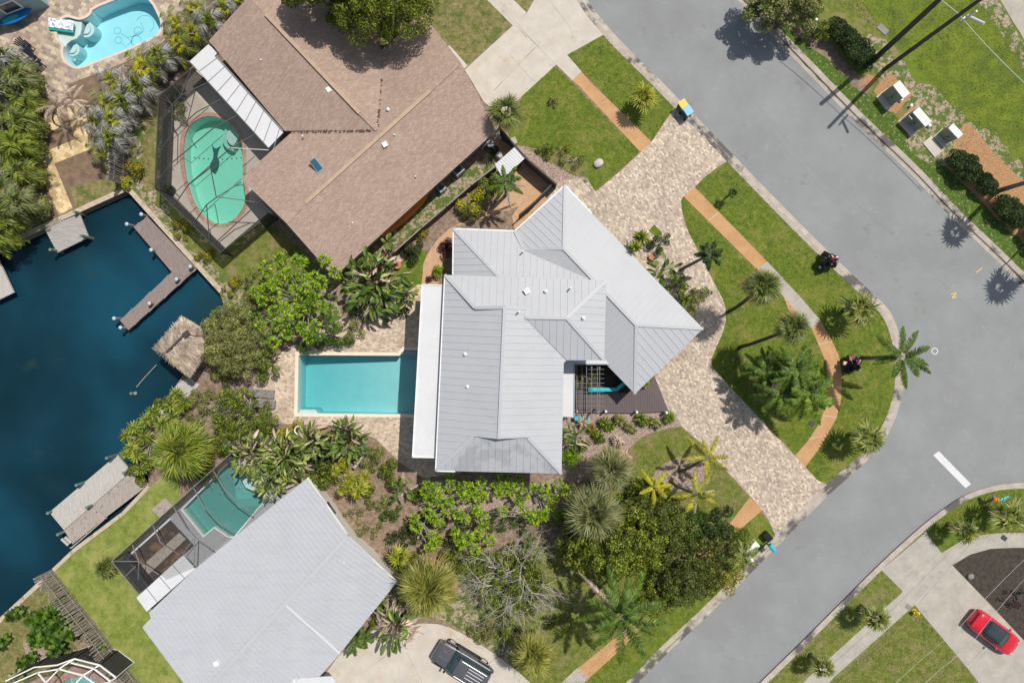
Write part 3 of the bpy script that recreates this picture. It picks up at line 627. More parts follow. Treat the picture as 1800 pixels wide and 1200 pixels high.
sheet('pavement', PP([(1349,460),(1407,522),(1442,563),(1426,577),(1377,521),(1330,473)]), .0178, 'concrete_grey')
pav = PP([(1442,563),(1460,595),(1475,625),(1480,662),(1478,705),(1470,735),(1455,762),(1437,792),(1415,821),(1397,801),(1422,772),(1442,740),(1452,710),(1455,670),(1452,638),(1437,602),(1426,577)])
sheet('pavement', pav, .0186, 'path_orange')
jm = MB()
for a, b in (((1245,388),(1263,374)),((1395,536),(1409,524)),((1455,647),(1476,641)),((1425,577),(1442,563)),((1453,697),(1478,700)),((1446,730),(1471,733)),((1422,771),(1452,765)),((1437,605),(1463,600))):
    jm.beam(P(*a, .0205), P(*b, .0205), .05, .004)
struct('pavement_joints', jm, 'concrete_pale')
gs('garden_bed', [(1330,640),(1340,632),(1362,628),(1385,640),(1400,660),(1395,690),(1370,705),(1340,700),(1328,680),(1325,665)], 'mulch_pink', rnd=True)
gs('lawn', [(1106,790),(1120,775),(1150,760),(1197,749),(1235,782),(1270,820),(1320,873),(1318,885),(1290,915),(1240,960),(1215,1100),(1100,1210),(900,1230),(880,1120),(930,900),(1060,850)], 'grass_worn', wobble=.1)
gs('lawn', [(1335,897),(1350,915),(1362,938),(1366,951),(1290,1027),(1222,1093),(1112,1200),(1045,1230),(1035,1195),(1086,1137),(1200,1040),(1290,935)], 'grass_lush', wobble=.03)
gs('garden_bed', [(985,735),(1010,724),(1174,722),(1200,747),(1150,758),(1120,772),(1104,790),(1095,830),(1000,850),(985,830)], 'mulch_pink')
gs('garden_bed', [(1148,830),(1175,808),(1205,800),(1235,805),(1250,825),(1248,850),(1225,860),(1195,862),(1170,870),(1150,850)], 'mulch_pink', rnd=True)
sheet('pavement', [(1318,873),(1340,896),(1298,932),(1282,920)], .0235, 'path_orange')
sheet('pavement', [(1284,917),(1300,931),(1100,1130),(1082,1122)], .021, 'path_orange')
sheet('pavement', [(1080,1121),(1102,1131),(1034,1192),(1014,1175)], .0214, 'path_orange')
sheet('pavement', [(1014,1173),(1034,1192),(975,1250),(955,1230)], .0218, 'concrete_grey')
gs('garden_bed', [(1100,432),(1120,412),(1150,393),(1160,400),(1172,415),(1187,440),(1196,470),(1215,490),(1238,520),(1248,545),(1240,575),(1200,560),(1140,480)], 'sandy_soil')
sheet('garden_bed', [(1140,405),(1150,395),(1163,408),(1164,420),(1146,412)], .0245, 'grass_lush')
zc[0] = .012
gs('garden_bed', [(600,800),(700,790),(990,835),(1010,870),(1000,940),(930,960),(800,985),(700,960),(640,900),(600,850)], 'bare_soil')
gs('garden_bed', [(740,850),(990,845),(1000,900),(850,930),(740,900)], 'mulch_pink', wobble=.3)
zc[0] = .014
gs('path', [(795,402),(800,398),(985,340),(970,325),(938,290),(905,310),(890,325),(868,365),(830,385),(790,402),(770,420),(750,450),(741,470),(741,500),(770,505),(775,470),(797,430)], 'gravel_tan')
gs('lawn', [(700,455),(735,440),(752,442),(744,465),(741,500),(720,520),(690,500)], 'grass_lush', wobble=.12)
gs('garden_bed', [(590,485),(680,400),(868,262),(880,290),(830,322),(740,405),(690,455),(620,520)], 'sandy_soil')
gs('path', [(868,240),(930,280),(977,335),(935,385),(905,406),(900,380),(930,340),(900,300),(870,290)], 'gravel_tan')
pdk = [(470,640),(500,615),(560,580),(640,540),(700,525),(735,500),(810,500),(810,830),(745,840),(703,812),(660,770),(600,748),(480,744),(455,710),(440,690)]
sheet('pool_deck', PP(pdk), .0225, 'paver_pool', [offset_poly(pool_main, .12)])
# screened yard of the shingle house and the garden beyond
zc[0] = .004
gs('lawn', [(225,330),(232,230),(275,170),(282,175),(285,330),(385,440),(470,385),(560,470),(590,500),(600,560),(560,600),(480,570),(400,545),(386,515),(300,420)], 'sandy_soil')
gs('lawn', [(262,190),(279,180),(276,330),(255,335),(245,300)], 'grass_dry')
gs('lawn', [(285,350),(390,455),(470,395),(500,410),(560,470),(480,520),(410,500),(330,430)], 'grass_worn', wobble=.2)
gs('garden_bed', [(-90,-90),(430,-90),(450,-60),(366,80),(280,155),(228,200),(222,330),(16,425),(-60,460)], 'brown_soil', [offset_poly(pool_steps, .12)])
gs('lawn', [(60,320),(100,395),(20,425),(-40,440),(10,350)], 'grass_dry')
gs('lawn', [(120,330),(205,310),(216,333),(135,372)], 'grass_dry', wobble=.15)
sheet('patio', PP([(-60,170),(-60,40),(60,10),(210,-60),(420,-60),(330,30),(280,80),(215,112),(120,149),(125,170),(100,175),(60,168),(64,180),(30,230),(-60,200)]), .0215, 'paver_large', [offset_poly(pool_steps, .12)])
gs('garden_bed', [(120,149),(225,105),(275,84),(262,130),(215,150),(165,175),(135,175)], 'brown_soil', wobble=.03)
sheet('path', PP([(58,276),(158,234),(170,258),(68,299)]), .018, 'paver_yellow')
sheet('path', PP([(68,299),(96,288),(128,366),(104,378)]), .0188, 'paver_yellow')
sheet('path', PP([(118,190),(148,185),(158,235),(130,245)]), .0172, 'paver_yellow')
tag(MB().disc(P(94,215,.0), .62, .03, 20).build('tree_ring', 'paver_yellow'), 'round pale paver ring set in the brown soil around a thin palm stem', 'paver ring')
# lower left lots
zc[0] = .004
gs('lawn', [(262,856),(310,815),(318,880),(205,985),(250,1045),(340,1010),(330,1250),(240,1250),(92,1001),(130,965),(215,902)], 'grass_pale', wobble=.05)
gs('lawn', [(88,1004),(0,1087),(-80,1160),(-80,1300),(250,1300),(240,1200),(170,1100)], 'grass_dry', [offset_poly(pool_small, .12)], wobble=.05)
gs('garden_bed', [(40,1130),(60,1110),(90,1130),(75,1160),(45,1150)], 'mulch_pink', wobble=.15)
gs('garden_bed', [(120,1120),(150,1110),(205,1165),(245,1215),(160,1180)], 'bare_soil', wobble=.1)
sheet('driveway', smooth_poly(PP([(575,1260),(560,1200),(600,1145),(640,1110),(700,1100),(760,1093),(800,1105),(850,1135),(900,1170),(950,1215),(960,1280),(760,1330)]), 1), .021, 'concrete_pale')
gs('garden_bed', [(640,1060),(760,1085),(800,1100),(900,1165),(960,1180),(1000,1060),(900,940),(700,960),(690,1030)], 'sandy_soil', wobble=.2)
gs('lawn', [(900,950),(1000,940),(1040,1100),(1000,1200),(940,1200),(880,1110)], 'grass_worn', wobble=.25)
# south east lot
zc[0] = .004
gs('lawn', [(1627,931),(1667,899),(1700,877),(1750,861),(1860,858),(1860,960),(1800,936),(1760,936),(1700,950),(1655,972)], 'grass_lush', wobble=.02)
gs('lawn', [(1500,1052),(1549,1006),(1587,1040),(1440,1180),(1400,1230),(1330,1230),(1400,1152)], 'grass_worn', wobble=.03)
gs('lawn', [(1607,1062),(1800,1300),(1400,1330),(1460,1190)], 'grass_worn', wobble=.02)
gs('garden_bed', [(1674,993),(1700,975),(1740,964),(1800,962),(1900,975),(1900,1200),(1800,1125),(1740,1060)], 'mulch_dark', wobble=.03)
sheet('driveway', PP([(1549,1001),(1627,935),(1655,971),(1675,994),(1740,1062),(1800,1125),(1870,1190),(1900,1300),(1790,1290),(1700,1173),(1607,1062),(1586,1038)]), .021, 'concrete_grey')
sheet('pavement', smooth_poly(PP([(1655,971),(1690,950),(1720,940),(1760,936),(1800,936),(1880,940),(1880,968),(1800,962),(1770,962),(1740,964),(1705,974),(1673,993)]), 0), .0235, 'concrete_grey')
sheet('pavement', PP([(1607,1063),(1587,1039),(1420,1190),(1380,1235),(1410,1250),(1465,1190)]), .0225, 'concrete_grey')
jm = MB()
for a, b in (((1655,971),(1586,1039)),((1675,994),(1607,1062)),((1586,1039),(1606,1061)),((1768,936),(1775,962)),((1500,1117),(1518,1138)),((1620,985),(1590,1010)),((1700,1173),(1738,1135)),((1765,1250),(1800,1210))): jm.beam(P(*a, .0255), P(*b, .0255), .035, .004)
struct('pavement_joints', jm, 'concrete_pale')
jm = MB()
for pts in (((900,30),(930,66),(975,112)),((880,15),(926,66)),((965,0),(1000,45),(1012,75)),((868,160),(915,110),(950,75)),((895,95),(930,135),(942,145)),((715,1146),(725,1165),(742,1200)),((860,1165),(905,1130)),((640,1180),(680,1150),(730,1110)),((1634,975),(1608,1003)),((1652,1020),(1682,1052),(1697,1086)),((800,1120),(850,1140)),((1006,142),(1022,126)),((1050,185),(1066,172)),((1090,228),(1104,214))):
    for a, b in zip(pts, pts[1:]): jm.beam(P(*a, .0262), P(*b, .0262), .03, .003)
struct('driveway_cracks', jm, 'kerb')
# north east side
zc[0] = .004
gs('lawn', [(1312,0),(1350,43),(1475,173),(1610,302),(1755,448),(1900,594),(1900,480),(1700,330),(1560,190),(1440,90),(1360,-30),(1300,-30)], 'grass_fleck', wobble=.04)
gs('lawn', [(1460,-60),(1700,-60),(1830,80),(1900,250),(1900,330),(1800,310),(1760,260),(1690,205),(1620,160),(1560,60)], 'grass_verge', wobble=.15)
gs('garden_bed', [(1530,60),(1560,70),(1600,130),(1640,150),(1700,210),(1760,250),(1800,300),(1800,330),(1740,280),(1660,220),(1600,190),(1560,165),(1530,120),(1510,60)], 'sandy_soil', wobble=.4)
gs('garden_bed', [(1380,10),(1440,55),(1480,100),(1530,150),(1525,165),(1510,160),(1450,100),(1400,65),(1370,30)], 'bare_soil', wobble=.1)
gs('garden_bed', [(1640,255),(1700,215),(1760,280),(1860,380),(1860,480),(1800,430),(1740,370),(1700,330),(1660,290)], 'mulch_orange', wobble=.12)
gs('garden_bed', [(1535,160),(1565,128),(1605,165),(1575,200),(1560,195)], 'mulch_orange', wobble=.08)
gs('garden_bed', [(1575,215),(1605,185),(1645,225),(1620,245),(1600,240)], 'mulch_orange', wobble=.08)
gs('garden_bed', [(1510,150),(1525,130),(1545,138),(1530,150)], 'mulch_orange', wobble=.06)
gs('garden_bed', [(1590,240),(1640,210),(1680,250),(1670,290),(1640,295),(1600,270)], 'sandy_soil', wobble=.12)
gs('pavement', [(1740,-30),(1780,-30),(1880,130),(1850,130),(1800,70)], 'concrete_grey', wobble=.02)
gs('garden_bed', [(1700,-20),(1745,-10),(1800,75),(1850,150),(1820,150),(1760,60)], 'sandy_soil', wobble=.2)
tag(MB().box(P(1552,52,.03), (.9, .5, .05), R(-42)).build('ground_cover', 'pile_grey', bev=.01), 'weathered grey rectangular lid in the grass beyond the twin poles', 'utility lid')
tag(MB().box(P(1640,258,.05), (1.5, .9, .07), R(-50)).build('concrete_pad', 'concrete_pale', bev=.01), 'pale empty concrete pad on sandy soil next to the green cabinets', 'concrete pad')
# road paint, manhole
struct('road_marking', MB().sheet(PP([(1642,800),(1652,793),(1709,851),(1699,858)]), -.12), 'marking_white')
m = MB()
for a, b in (((1671,517),(1683,514)),((1683,514),(1672,524)),((1672,524),(1681,522)),((1716,479),(1727,470))): m.beam(P(*a, -.12), P(*b, -.12), .07, .004)
struct('road_marking', m, 'marking_yellow')
t = thing('manhole_cover', P(1643,617,-.12), 'round grey manhole cover with a white rim in the asphalt', 'manhole cover')
m = MB(); ring = [Vector((math.cos(a*R(15))*.27, math.sin(a*R(15))*.27, 0)) for a in range(24)]; m.prism(ring, 0, .012, [[p*.74 for p in ring]]); m.build('rim', 'marking_white', t, world=False)
MB().disc((0, 0, 0), .2, .008, 20).build('cover', 'pile_grey', t, world=False)
sm = MB()
for a, b in (((1430,300),(1590,430)),((1590,430),(1800,640)),((1180,10),(1430,300)),((1240,-10),(1500,190)),((1500,190),(1660,330)),((1660,330),(1800,560)),((1350,230),(1475,365)),((1600,620),(1700,700))):
    pa, pb = P(*a, -.1225), P(*b, -.1225); k = 10; pts = [pa.lerp(pb, i/k) + Vector((random.uniform(-.1, .1), random.uniform(-.1, .1), 0)) for i in range(k+1)]
    for u, v in zip(pts, pts[1:]): sm.beam(u, v, .025, .003)
struct('road_seams', sm, 'pile_grey')
m = MB()
for x, y, r in ((1577,493,5),(1614,545,7),(1627,548,3),(1626,530,3),(1612,516,4),(1540,451,3),(1586,506,2),(1618,515,2),(1694,661,3),(1776,692,2)):
    rr = r/SC; q = [P(x, y) + Vector((math.cos(a)*rr*random.uniform(.5, 1.3), math.sin(a)*rr*random.uniform(.5, 1.3), 0)) for a in np.linspace(0, 6.28, 11)[:-1]]; m.sheet(q, -.1215)
struct('road_stains', m, 'pile_grey')
# ---------------------------------------------------------------- swimming pools
def pool(name, poly, depth, label, water, steps=(), coping='seawall', cw=.3, zc_=.05, deep=None, lines=()):
    poly = [Vector((p.x, p.y, 0)) for p in poly]; t = thing(name, poly[0], label, 'swimming pool', 'garden swimming pools')
    m = MB(); n = len(poly); s = 1 if area(poly) > 0 else -1; q = offset_poly(poly, .02)
    for i in range(n):
        a, b = q[i], q[(i+1) % n]; f = (0, 1, 2, 3) if s < 0 else (3, 2, 1, 0); m.add([(a.x, a.y, .02), (b.x, b.y, .02), (b.x, b.y, -max(depth, deep or 0)), (a.x, a.y, -max(depth, deep or 0))], [f])
    k0 = len(m.v); m.sheet(q, -depth)
    if deep:   # floor falls towards the left end
        x0, x1 = min(p.x for p in q), max(p.x for p in q); f_ = lambda x: -deep-(depth-deep)*min(1, max(0, (x-x0)/(x1-x0)))**.8
        m.v[k0:] = [(x, y, f_(x)) for x, y, z in m.v[k0:]]
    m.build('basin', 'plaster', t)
    m = MB(); m.prism(offset_poly(poly, cw), -.1, zc_, [poly]); m.build('coping', coping, t)
    m = MB(); m.prism(offset_poly(poly, .06), -max(depth, deep or 0)-.6, -.10); m.build('water', water, t)
    for st, z in steps: MB().prism(PP(st) if not isinstance(st[0], Vector) else st, -max(depth, deep or 0)+.001, z).build('step', 'plaster_white', t)
    if lines:
        m = MB()
        for pts in lines:
            for a, b in zip(pts, pts[1:]): m.beam(P(*a, 0)+Vector((0, 0, -depth+.01)), P(*b, 0)+Vector((0, 0, -depth+.01)), .045, .012)
        m.build('floor_pattern', 'pool_line', t)
    return t
def arc(cx, cy, r, a0=0, a1=360, n=18, ry=None, rot=0):
    return [(cx + r*math.cos(R(a0+(a1-a0)*i/n)+rot), cy + (ry or r)*math.sin(R(a0+(a1-a0)*i/n)+rot)) for i in range(n+1)]
plain('coping_cream', (.80, .70, .54), .8); plain('coping_beige', (.66, .56, .47), .85)
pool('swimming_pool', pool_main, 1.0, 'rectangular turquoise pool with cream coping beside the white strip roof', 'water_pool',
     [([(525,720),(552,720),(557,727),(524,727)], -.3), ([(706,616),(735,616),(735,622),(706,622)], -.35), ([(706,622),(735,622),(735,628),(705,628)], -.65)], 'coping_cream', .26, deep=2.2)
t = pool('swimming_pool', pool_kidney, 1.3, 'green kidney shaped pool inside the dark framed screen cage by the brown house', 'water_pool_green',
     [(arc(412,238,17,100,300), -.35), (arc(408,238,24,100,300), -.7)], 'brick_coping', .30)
m = MB(); z = -1.29
fish = [(360,245),(364,252),(368,253),(377,248),(372,258),(370,268),(374,278),(371,292),(366,300),(361,296),(356,288),(357,280),(362,272),(363,262),(361,254)]
m.sheet(PP(fish), z)
m.build('fish_mosaic', 'mosaic', t)
for i in range(11): MB().disc(P(342+i*8.2, 281-2.2*abs(5-i)*.3, z), .06, .006, 8).build('mosaic_dot', 'mosaic', t)
ln = [arc(188,40,6), arc(190,57,6), arc(222,58,9), arc(225,40,7), [(195,45),(206,52),(214,60),(206,66)], [(196,62),(206,72),(218,82),(228,78),(240,76)], [(206,52),(224,48),(236,40),(230,24)], arc(236,62,22,60,250), arc(238,28,16,200,420)]
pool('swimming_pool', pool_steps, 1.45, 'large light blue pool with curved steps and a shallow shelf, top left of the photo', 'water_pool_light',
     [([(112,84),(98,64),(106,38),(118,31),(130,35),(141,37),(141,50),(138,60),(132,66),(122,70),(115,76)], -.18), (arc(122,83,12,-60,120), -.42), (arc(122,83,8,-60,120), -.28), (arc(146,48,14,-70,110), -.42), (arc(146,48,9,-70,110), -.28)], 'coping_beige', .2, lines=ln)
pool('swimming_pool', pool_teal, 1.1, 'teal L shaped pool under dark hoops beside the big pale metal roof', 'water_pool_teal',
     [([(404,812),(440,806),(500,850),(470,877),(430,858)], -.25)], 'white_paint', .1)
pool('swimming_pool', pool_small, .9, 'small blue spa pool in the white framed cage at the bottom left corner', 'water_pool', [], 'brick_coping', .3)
plain('leaf_debris', (.13, .07, .045), .9)
# ---------------------------------------------------------------- roofs
plain('deck_cool', (.36, .365, .38), .85)
def solve(pts):
    """pts: (px, py, z or None); None heights are put on the plane of the first three given"""
    g = [P(a, b, z) for a, b, z in pts if z is not None][:3]
    n = (g[1]-g[0]).cross(g[2]-g[0]).normalized(); n = n if n.z > 0 else -n; d = n.dot(g[0]); out = []
    for a, b, z in pts:
        if z is None:
            X = (a-900)/SC; Y = (600-b)/SC     # point = ((1-z/H)X, (1-z/H)Y, z)
            z = (d - n.x*X - n.y*Y)/(n.z - (n.x*X + n.y*Y)/H)
        out.append(P(a, b, z))
    return out, n
def roofface(mb, pts, th=.14, rib=0, rw=.028, rh=.03, along=None):
    V, n = solve(pts); k = len(V)
    tri = tessellate_polygon([[Vector((p.x, p.y, 0)) for p in V]]); vs = V + [p - Vector((0, 0, th)) for p in V]; fs = []
    for t in tri:
        a, b, c = [V[i] for i in t]; t = tuple(t) if (b-a).cross(c-a).z > 0 else tuple(t[::-1]); fs.append(t); fs.append(tuple(i+k for i in t[::-1]))
    ccw = area([(p.x, p.y) for p in V]) > 0
    for i in range(k):
        j = (i+1) % k; fs.append((i, i+k, j+k, j) if ccw else (j, j+k, i+k, i))
    mb.add(vs, fs)
    if rib:
        d = (Vector((0, 0, -1)) - n*(-n.z)).normalized() if along is None else Vector(along).normalized(); e = n.cross(d).normalized()
        S = [(p.dot(e), p.dot(d)) for p in V]; o = V[0] - e*S[0][0] - d*S[0][1]
        lo = min(s[0] for s in S); hi = max(s[0] for s in S); s = lo + rib*.5
        while s < hi:
            xs = []
            for (a0, b0), (a1, b1) in zip(S, S[1:]+S[:1]):
                if (a0 - s)*(a1 - s) < 0: xs.append(b0 + (b1-b0)*(s-a0)/(a1-a0))
            xs.sort()
            for u, v in zip(xs[::2], xs[1::2]):
                if v-u > .15: mb.beam(o + e*s + d*(u+.03) + n*(rh/2), o + e*s + d*(v-.03) + n*(rh/2), rw, rh, n)
            s += rib
def caps(mb, segs, w=.22, h=.05):
    for a, b in segs: mb.beam(P(*a)+Vector((0, 0, .04)), P(*b)+Vector((0, 0, .04)), w, h)
def walls(t, px_poly, z_eave, inset, mat, wins=(), zb=-.02, ztop=None):
    pl = offset_poly([Vector((p.x, p.y, 0)) for p in PP(px_poly, z_eave)], -inset)
    MB().prism(pl, zb, (ztop or z_eave-.12)).build('wall', mat, t)
    n = len(pl)
    for i, zz in wins:
        a, b = pl[i], pl[(i+1) % n]; L = (b-a).length; d = (b-a).normalized(); s = 1 if area(pl) > 0 else -1; nn = Vector((d.y, -d.x, 0))*s; ang = math.atan2(d.y, d.x)
        k = max(1, int(L/3.2))
        for j in range(k):
            c = a.lerp(b, (j+.5)/k) + Vector((0, 0, zz))
            f = MB().box(c + nn*.02, (1.35, .07, 1.25), ang).build('window', 'window_frame', t)
            g_ = MB().box(c + nn*.045, (1.15, .05, 1.05), ang); o = g_.build('pane', 'glass_dark', t); 
            mw = o.matrix_parent_inverse.copy(); o.parent = f
def add_vents(t, spots, mat='white_paint', hgt=.4):
    for x, y, z, kind in spots:
        p = P(x, y, z); m = MB()
        if kind == 'box': m.box(p + Vector((0, 0, .16)), (.32, .32, .32), R(30)); m.box(p + Vector((0, 0, .34)), (.38, .38, .04), R(30))
        elif kind == 'round': m.disc(p, .08, .26, 12); m.disc(p + Vector((0, 0, .26)), .13, .08, 12, .04)
        else: m.disc(p - Vector((0, 0, .05)), .055, .05+hgt, 10)
        m.build('vent', mat, t)
# --- main house, white metal roof
he = thing('house', P(880, 620), 'large house with a light grey ribbed metal hip roof between turquoise pool and paver drive', 'house')
E, RZ, CZ = 5.9, 7.5, 7.0
m = MB(); rb = .50
roofface(m, [(782,483,E),(766,827,E),(832,767,None),(877,771,RZ),(887,540,None),(835,541,None)], rib=rb)
roofface(m, [(987,832,E),(991,638,E),(996,633,None),(923,558,None),(926,542,None),(888,540,RZ),(877,771,None),(928,769,None)], rib=rb)
roofface(m, [(782,483,E),(1066,492.5,E),(996,559,CZ),(923,557,None),(926,541,None),(835,541,None)], rib=rb)
roofface(m, [(1066,492.5,E),(1062,633,E),(996,559,CZ)], rib=rb)
roofface(m, [(1062,633,E),(996,633,E),(923,558,None),(996,559,CZ)], rib=rb)
caps(m, [((782,483,E),(835,541,6.86)),((887,540,RZ),(877,771,RZ)),((766,827,E),(832,767,6.9)),((987,832,E),(928,769,6.9)),((923,558,CZ),(996,559,CZ)),((996,559,CZ),(1066,492.5,E)),((996,559,CZ),(1062,633,E)),((835,541,6.9),(887,540,RZ)),((887,540,RZ),(926,542,6.9))])
m.build('roof', 'metal_roof', he)
m = MB(); roofface(m, [(766,827,E),(987,832,E),(928,770,6.9),(832,768,None)], rib=rb); m.build('hip_roof', 'metal_roof_stained', he)
a, b, c = P(832,767,6.9), P(928,769,6.9), P(877,765,7.45); MB().add([a, b, c], [(0, 1, 2)]).build('gable_vent', 'dark_grey', he)
m = MB()
roofface(m, [(797,402,2.9),(905,406,2.9),(919,435,None),(1037,487,None),(1045,500,None),(884,500,None),(877,486,4.05)], rib=rb)
roofface(m, [(797,402,2.9),(877,486,4.05),(886,497,None),(796,497,2.9)], rib=rb)
caps(m, [((797,402,2.9),(880,490,4.05))])
G1 = 2.9; G2 = 4.1
roofface(m, [(993,326,G1),(1236,577.5,G1),(1118,571,G2),(991,437,None)], rib=rb)
roofface(m, [(993,326,G1),(991,437,G2),(872,440,G1)], rib=rb)
roofface(m, [(1236,577.5,G1),(1116,692,G1),(1118,571,G2)], rib=rb)
roofface(m, [(872,440,G1),(991,437,G2),(1118,571,G2),(1116,692,None)], rib=rb)
caps(m, [((993,326,G1),(991,437,G2)),((991,437,G2),(1118,571,G2)),((1118,571,G2),(1236,577.5,G1)),((1118,571,G2),(1116,692,G1)),((905,406,2.95),(919,435,3.3)),((921,436,4.0-.75),(991,437,G2))])
m.build('lower_roof', 'metal_roof', he)
m = MB()
m.prism([P(x, y, 5.4) for x, y in ((742,500),(780,502),(768,804),(725,803))], 5.25, 5.4); o = m.build('terrace_roof', 'white_roof', he, bev=.02)
m = MB()
for (x0, y0), (x1, y1) in (((742,500),(725,803)),((725,803),(768,804)),((742,500),(780,502))): m.beam(P(x0, y0, 5.42), P(x1, y1, 5.42), .07, .08)
m.build('gutter', 'white_paint', he)
MB().prism([P(x, y, 3.0) for x, y in ((985,628),(1064,608),(1093,639),(1009,639),(1008,733),(988,732))], 2.9, 3.0).build('porch_roof', 'white_roof', he, bev=.02)
m = MB()
for (x0, y0), (x1, y1) in (((1010,640),(1009,733)),((1009,733),(989,732)),((1010,640),(1075,640))): m.beam(P(x0, y0, 3.02), P(x1, y1, 3.02), .06, .1)
m.build('gutter', 'grey_metal', he)
m = MB()
for pts, z in ((((797,402),(905,406)), 2.9), (((905,406),(993,326)), 2.9), (((797,402),(796,483)), 2.9), (((766,827),(800,828)), E), (((782,483),(766,827)), E), (((993,326),(1040,375)), 2.9)):
    m.beam(P(*pts[0], z-.05), P(*pts[1], z-.05), .10, .12)
m.build('gutter', 'white_paint', he)
walls(he, [(782,483),(1066,492),(1062,633),(991,636),(987,832),(766,827)], E, .55, 'blue_wall', [(0, 4.6), (1, 4.6), (3, 4.4), (4, 4.4), (5, 4.4), (3, 1.6), (4, 1.6), (5, 1.6)])
walls(he, [(797,402),(905,406),(1000,480),(1000,500),(796,500)], 2.9, .45, 'blue_wall', [(0, 1.6), (4, 1.6)])
walls(he, [(872,440),(993,326),(1236,577.5),(1116,692)], 2.9, .5, 'blue_wall', [(0, 1.6), (2, 1.6)])
for y in (508, 600, 700, 795):
    p = P(742-(y-500)*.056+4, y, 5.25); MB().box((p.x, p.y, 2.6), (.22, .22, 5.3)).build('porch_column', 'white_paint', he)
q = [P(x, y, 2.5) for x, y in ((745,503),(783,503),(769,800),(729,800))]; MB().prism(q, 2.55, 2.75).build('balcony_floor', 'tan_wall', he)
add_vents(he, [(926,512,6.25,'box'),(959,512,6.25,'round'),(1002,507,6.2,'pipe'),(1025,559,6.5,'round'),(818,622,6.4,'round'),(822,679,6.45,'round'),(919,443,3.45,'pipe'),(912,548,7.1,'pipe')], hgt=.7)
gd = MB().box(P(1180, 640, 1.1)+Vector((-.3, .1, 0)), (4.8, .08, 2.1), R(43)); 
# --- brown shingle house
hs = thing('house', P(640, 250), 'long low house with a brown shingle gable roof and a white patio cover', 'house')
m = MB(); a2 = 2.7; b2 = 4.1
roofface(m, [(587,487,None),(872,230,a2),(810,110,b2),(503,392,b2)])
roofface(m, [(423,314,None),(742,24,a2),(810,110,b2),(503,392,b2)])
roofface(m, [(367,72,None),(500,230,a2),(664,230,4.0),(437,-6,4.0)])
roofface(m, [(672,90,a2),(510,-85,None),(437,-6,4.0),(664,230,4.0)])
m.build('roof', 'shingle', hs)
m = MB(); m.beam(P(537,357,b2+.05), P(757,159,b2+.05), .26, .09); m.beam(P(467,25,4.07), P(632,199,4.07), .26, .09); m.build('ridge_vent', 'ridge_vent', hs)
for a_, b_ in (((503,392,b2+.02),(537,357,b2+.02)), ((757,159,b2+.02),(806,114,b2+.02)), ((632,199,4.03),(662,229,4.03))): MB().beam(P(*a_), P(*b_), .22, .03).build('ridge_cap', 'shingle', hs)
q = [P(x, y, 2.55) for x, y in ((333,108),(366,78),(383,92),(377,99),(497,228),(497,234),(472,260))]
m = MB(); m.prism(q, 2.42, 2.55); m.build('patio_cover', 'white_roof', hs, bev=.015)
m = MB()
for i in range(9):
    f = i/8.6+.03; m.beam(P(333+139*f+13, 108+152*f+13, 2.565), P(377+120*f, 99+129*f, 2.565), .05, .03)
m.beam(P(333,108,2.56), P(472,260,2.56), .06, .08); m.beam(P(380,99,2.58), P(497,230,2.58), .10, .06)
m.build('cover_seam', 'alu_light', hs)
walls(hs, [(587,487),(872,230),(742,24),(423,314)], a2, .5, 'tan_wall', [(0, 1.5), (3, 1.5)])
walls(hs, [(367,72),(500,230),(664,230),(672,90),(510,-85)], a2, .5, 'tan_wall', [(3, 1.5)])
add_vents(hs, [(580,160,3.55,'box'),(683,194,3.7,'round'),(678,256,3.75,'box'),(731,311,3.1,'pipe'),(621,392,3.1,'pipe'),(533,240,3.2,'pipe'),(460,107,3.2,'pipe'),(694,238,3.9,'pipe')], hgt=.22)
m = MB(); m.box(P(557,291,3.75)+Vector((0, 0, .1)), (.55, 1.05, .12), R(38), rx=R(12)); sk = m.build('skylight', 'grey_metal', hs); m = MB(); m.box(P(557,291,3.75)+Vector((0, 0, .17)), (.44, .92, .03), R(38), rx=R(12)); o = m.build('pane', 'solar_blue', hs); o.parent = sk
m = MB()
for a_, b_, k_ in (((505,232,2.75),(655,230,3.95),60),((664,226,3.95),(671,140,3.2),30)):
    A_, B_ = P(*a_), P(*b_)
    for i in range(k_):
        q_ = A_.lerp(B_, random.random()**.7) + Vector((random.uniform(-.06, .06), random.uniform(-.06, .06), .06)); m.box(q_, (random.uniform(.05, .16), random.uniform(.04, .09), .03), random.uniform(0, 3))
tag(m.build('valley_debris', 'leaf_debris', hs), kind='stuff')
# --- pale metal roof house, lower left
hp = thing('house', P(450, 1040), 'house with a very wide pale low metal roof next to the teal pool', 'house')
m = MB()
roofface(m, [(541,839,2.9),(342,1000,None),(262,1076,None),(265,1086,None),(250,1102,2.9),(345,1230,None),(612,941,3.7)], rib=.36, rw=.04, rh=.045)
roofface(m, [(698,1022,2.9),(598,1147,2.9),(502,1060,None),(612,941,3.7)], rib=.36, rw=.04, rh=.045)
roofface(m, [(598,1148,2.84),(470,1290,2.84),(345,1232,None),(502,1062,3.5)], rib=.36, rw=.04, rh=.045)
m.build('roof', 'metal_roof_pale', hp)
zr_ = solve([(541,839,2.9),(250,1102,2.9),(612,941,3.7),(345,1230,None)])[0][3].z; m = MB(); caps(m, [((612,941,3.76),(345,1230,zr_+.08))], .30, .08); m.build('ridge_cap', 'metal_roof', hp); m = MB(); caps(m, [((502,1061,3.55),(598,1147,2.92))], .16, .12); m.build('step_flashing', 'white_roof', hp)
m = MB(); m.beam(P(541,839,2.85), P(611,938,3.62), .12, .12); m.beam(P(613,942,3.62), P(698,1022,2.85), .12, .12); m.build('gutter', 'cream_wall', hp)
m = MB(); m.prism([P(x, y, 2.75) for x, y in ((240,1050),(258,1074),(343,999),(321,976))], 2.65, 2.75); m.build('patio_cover', 'white_roof', hp, bev=.01)
m = MB()
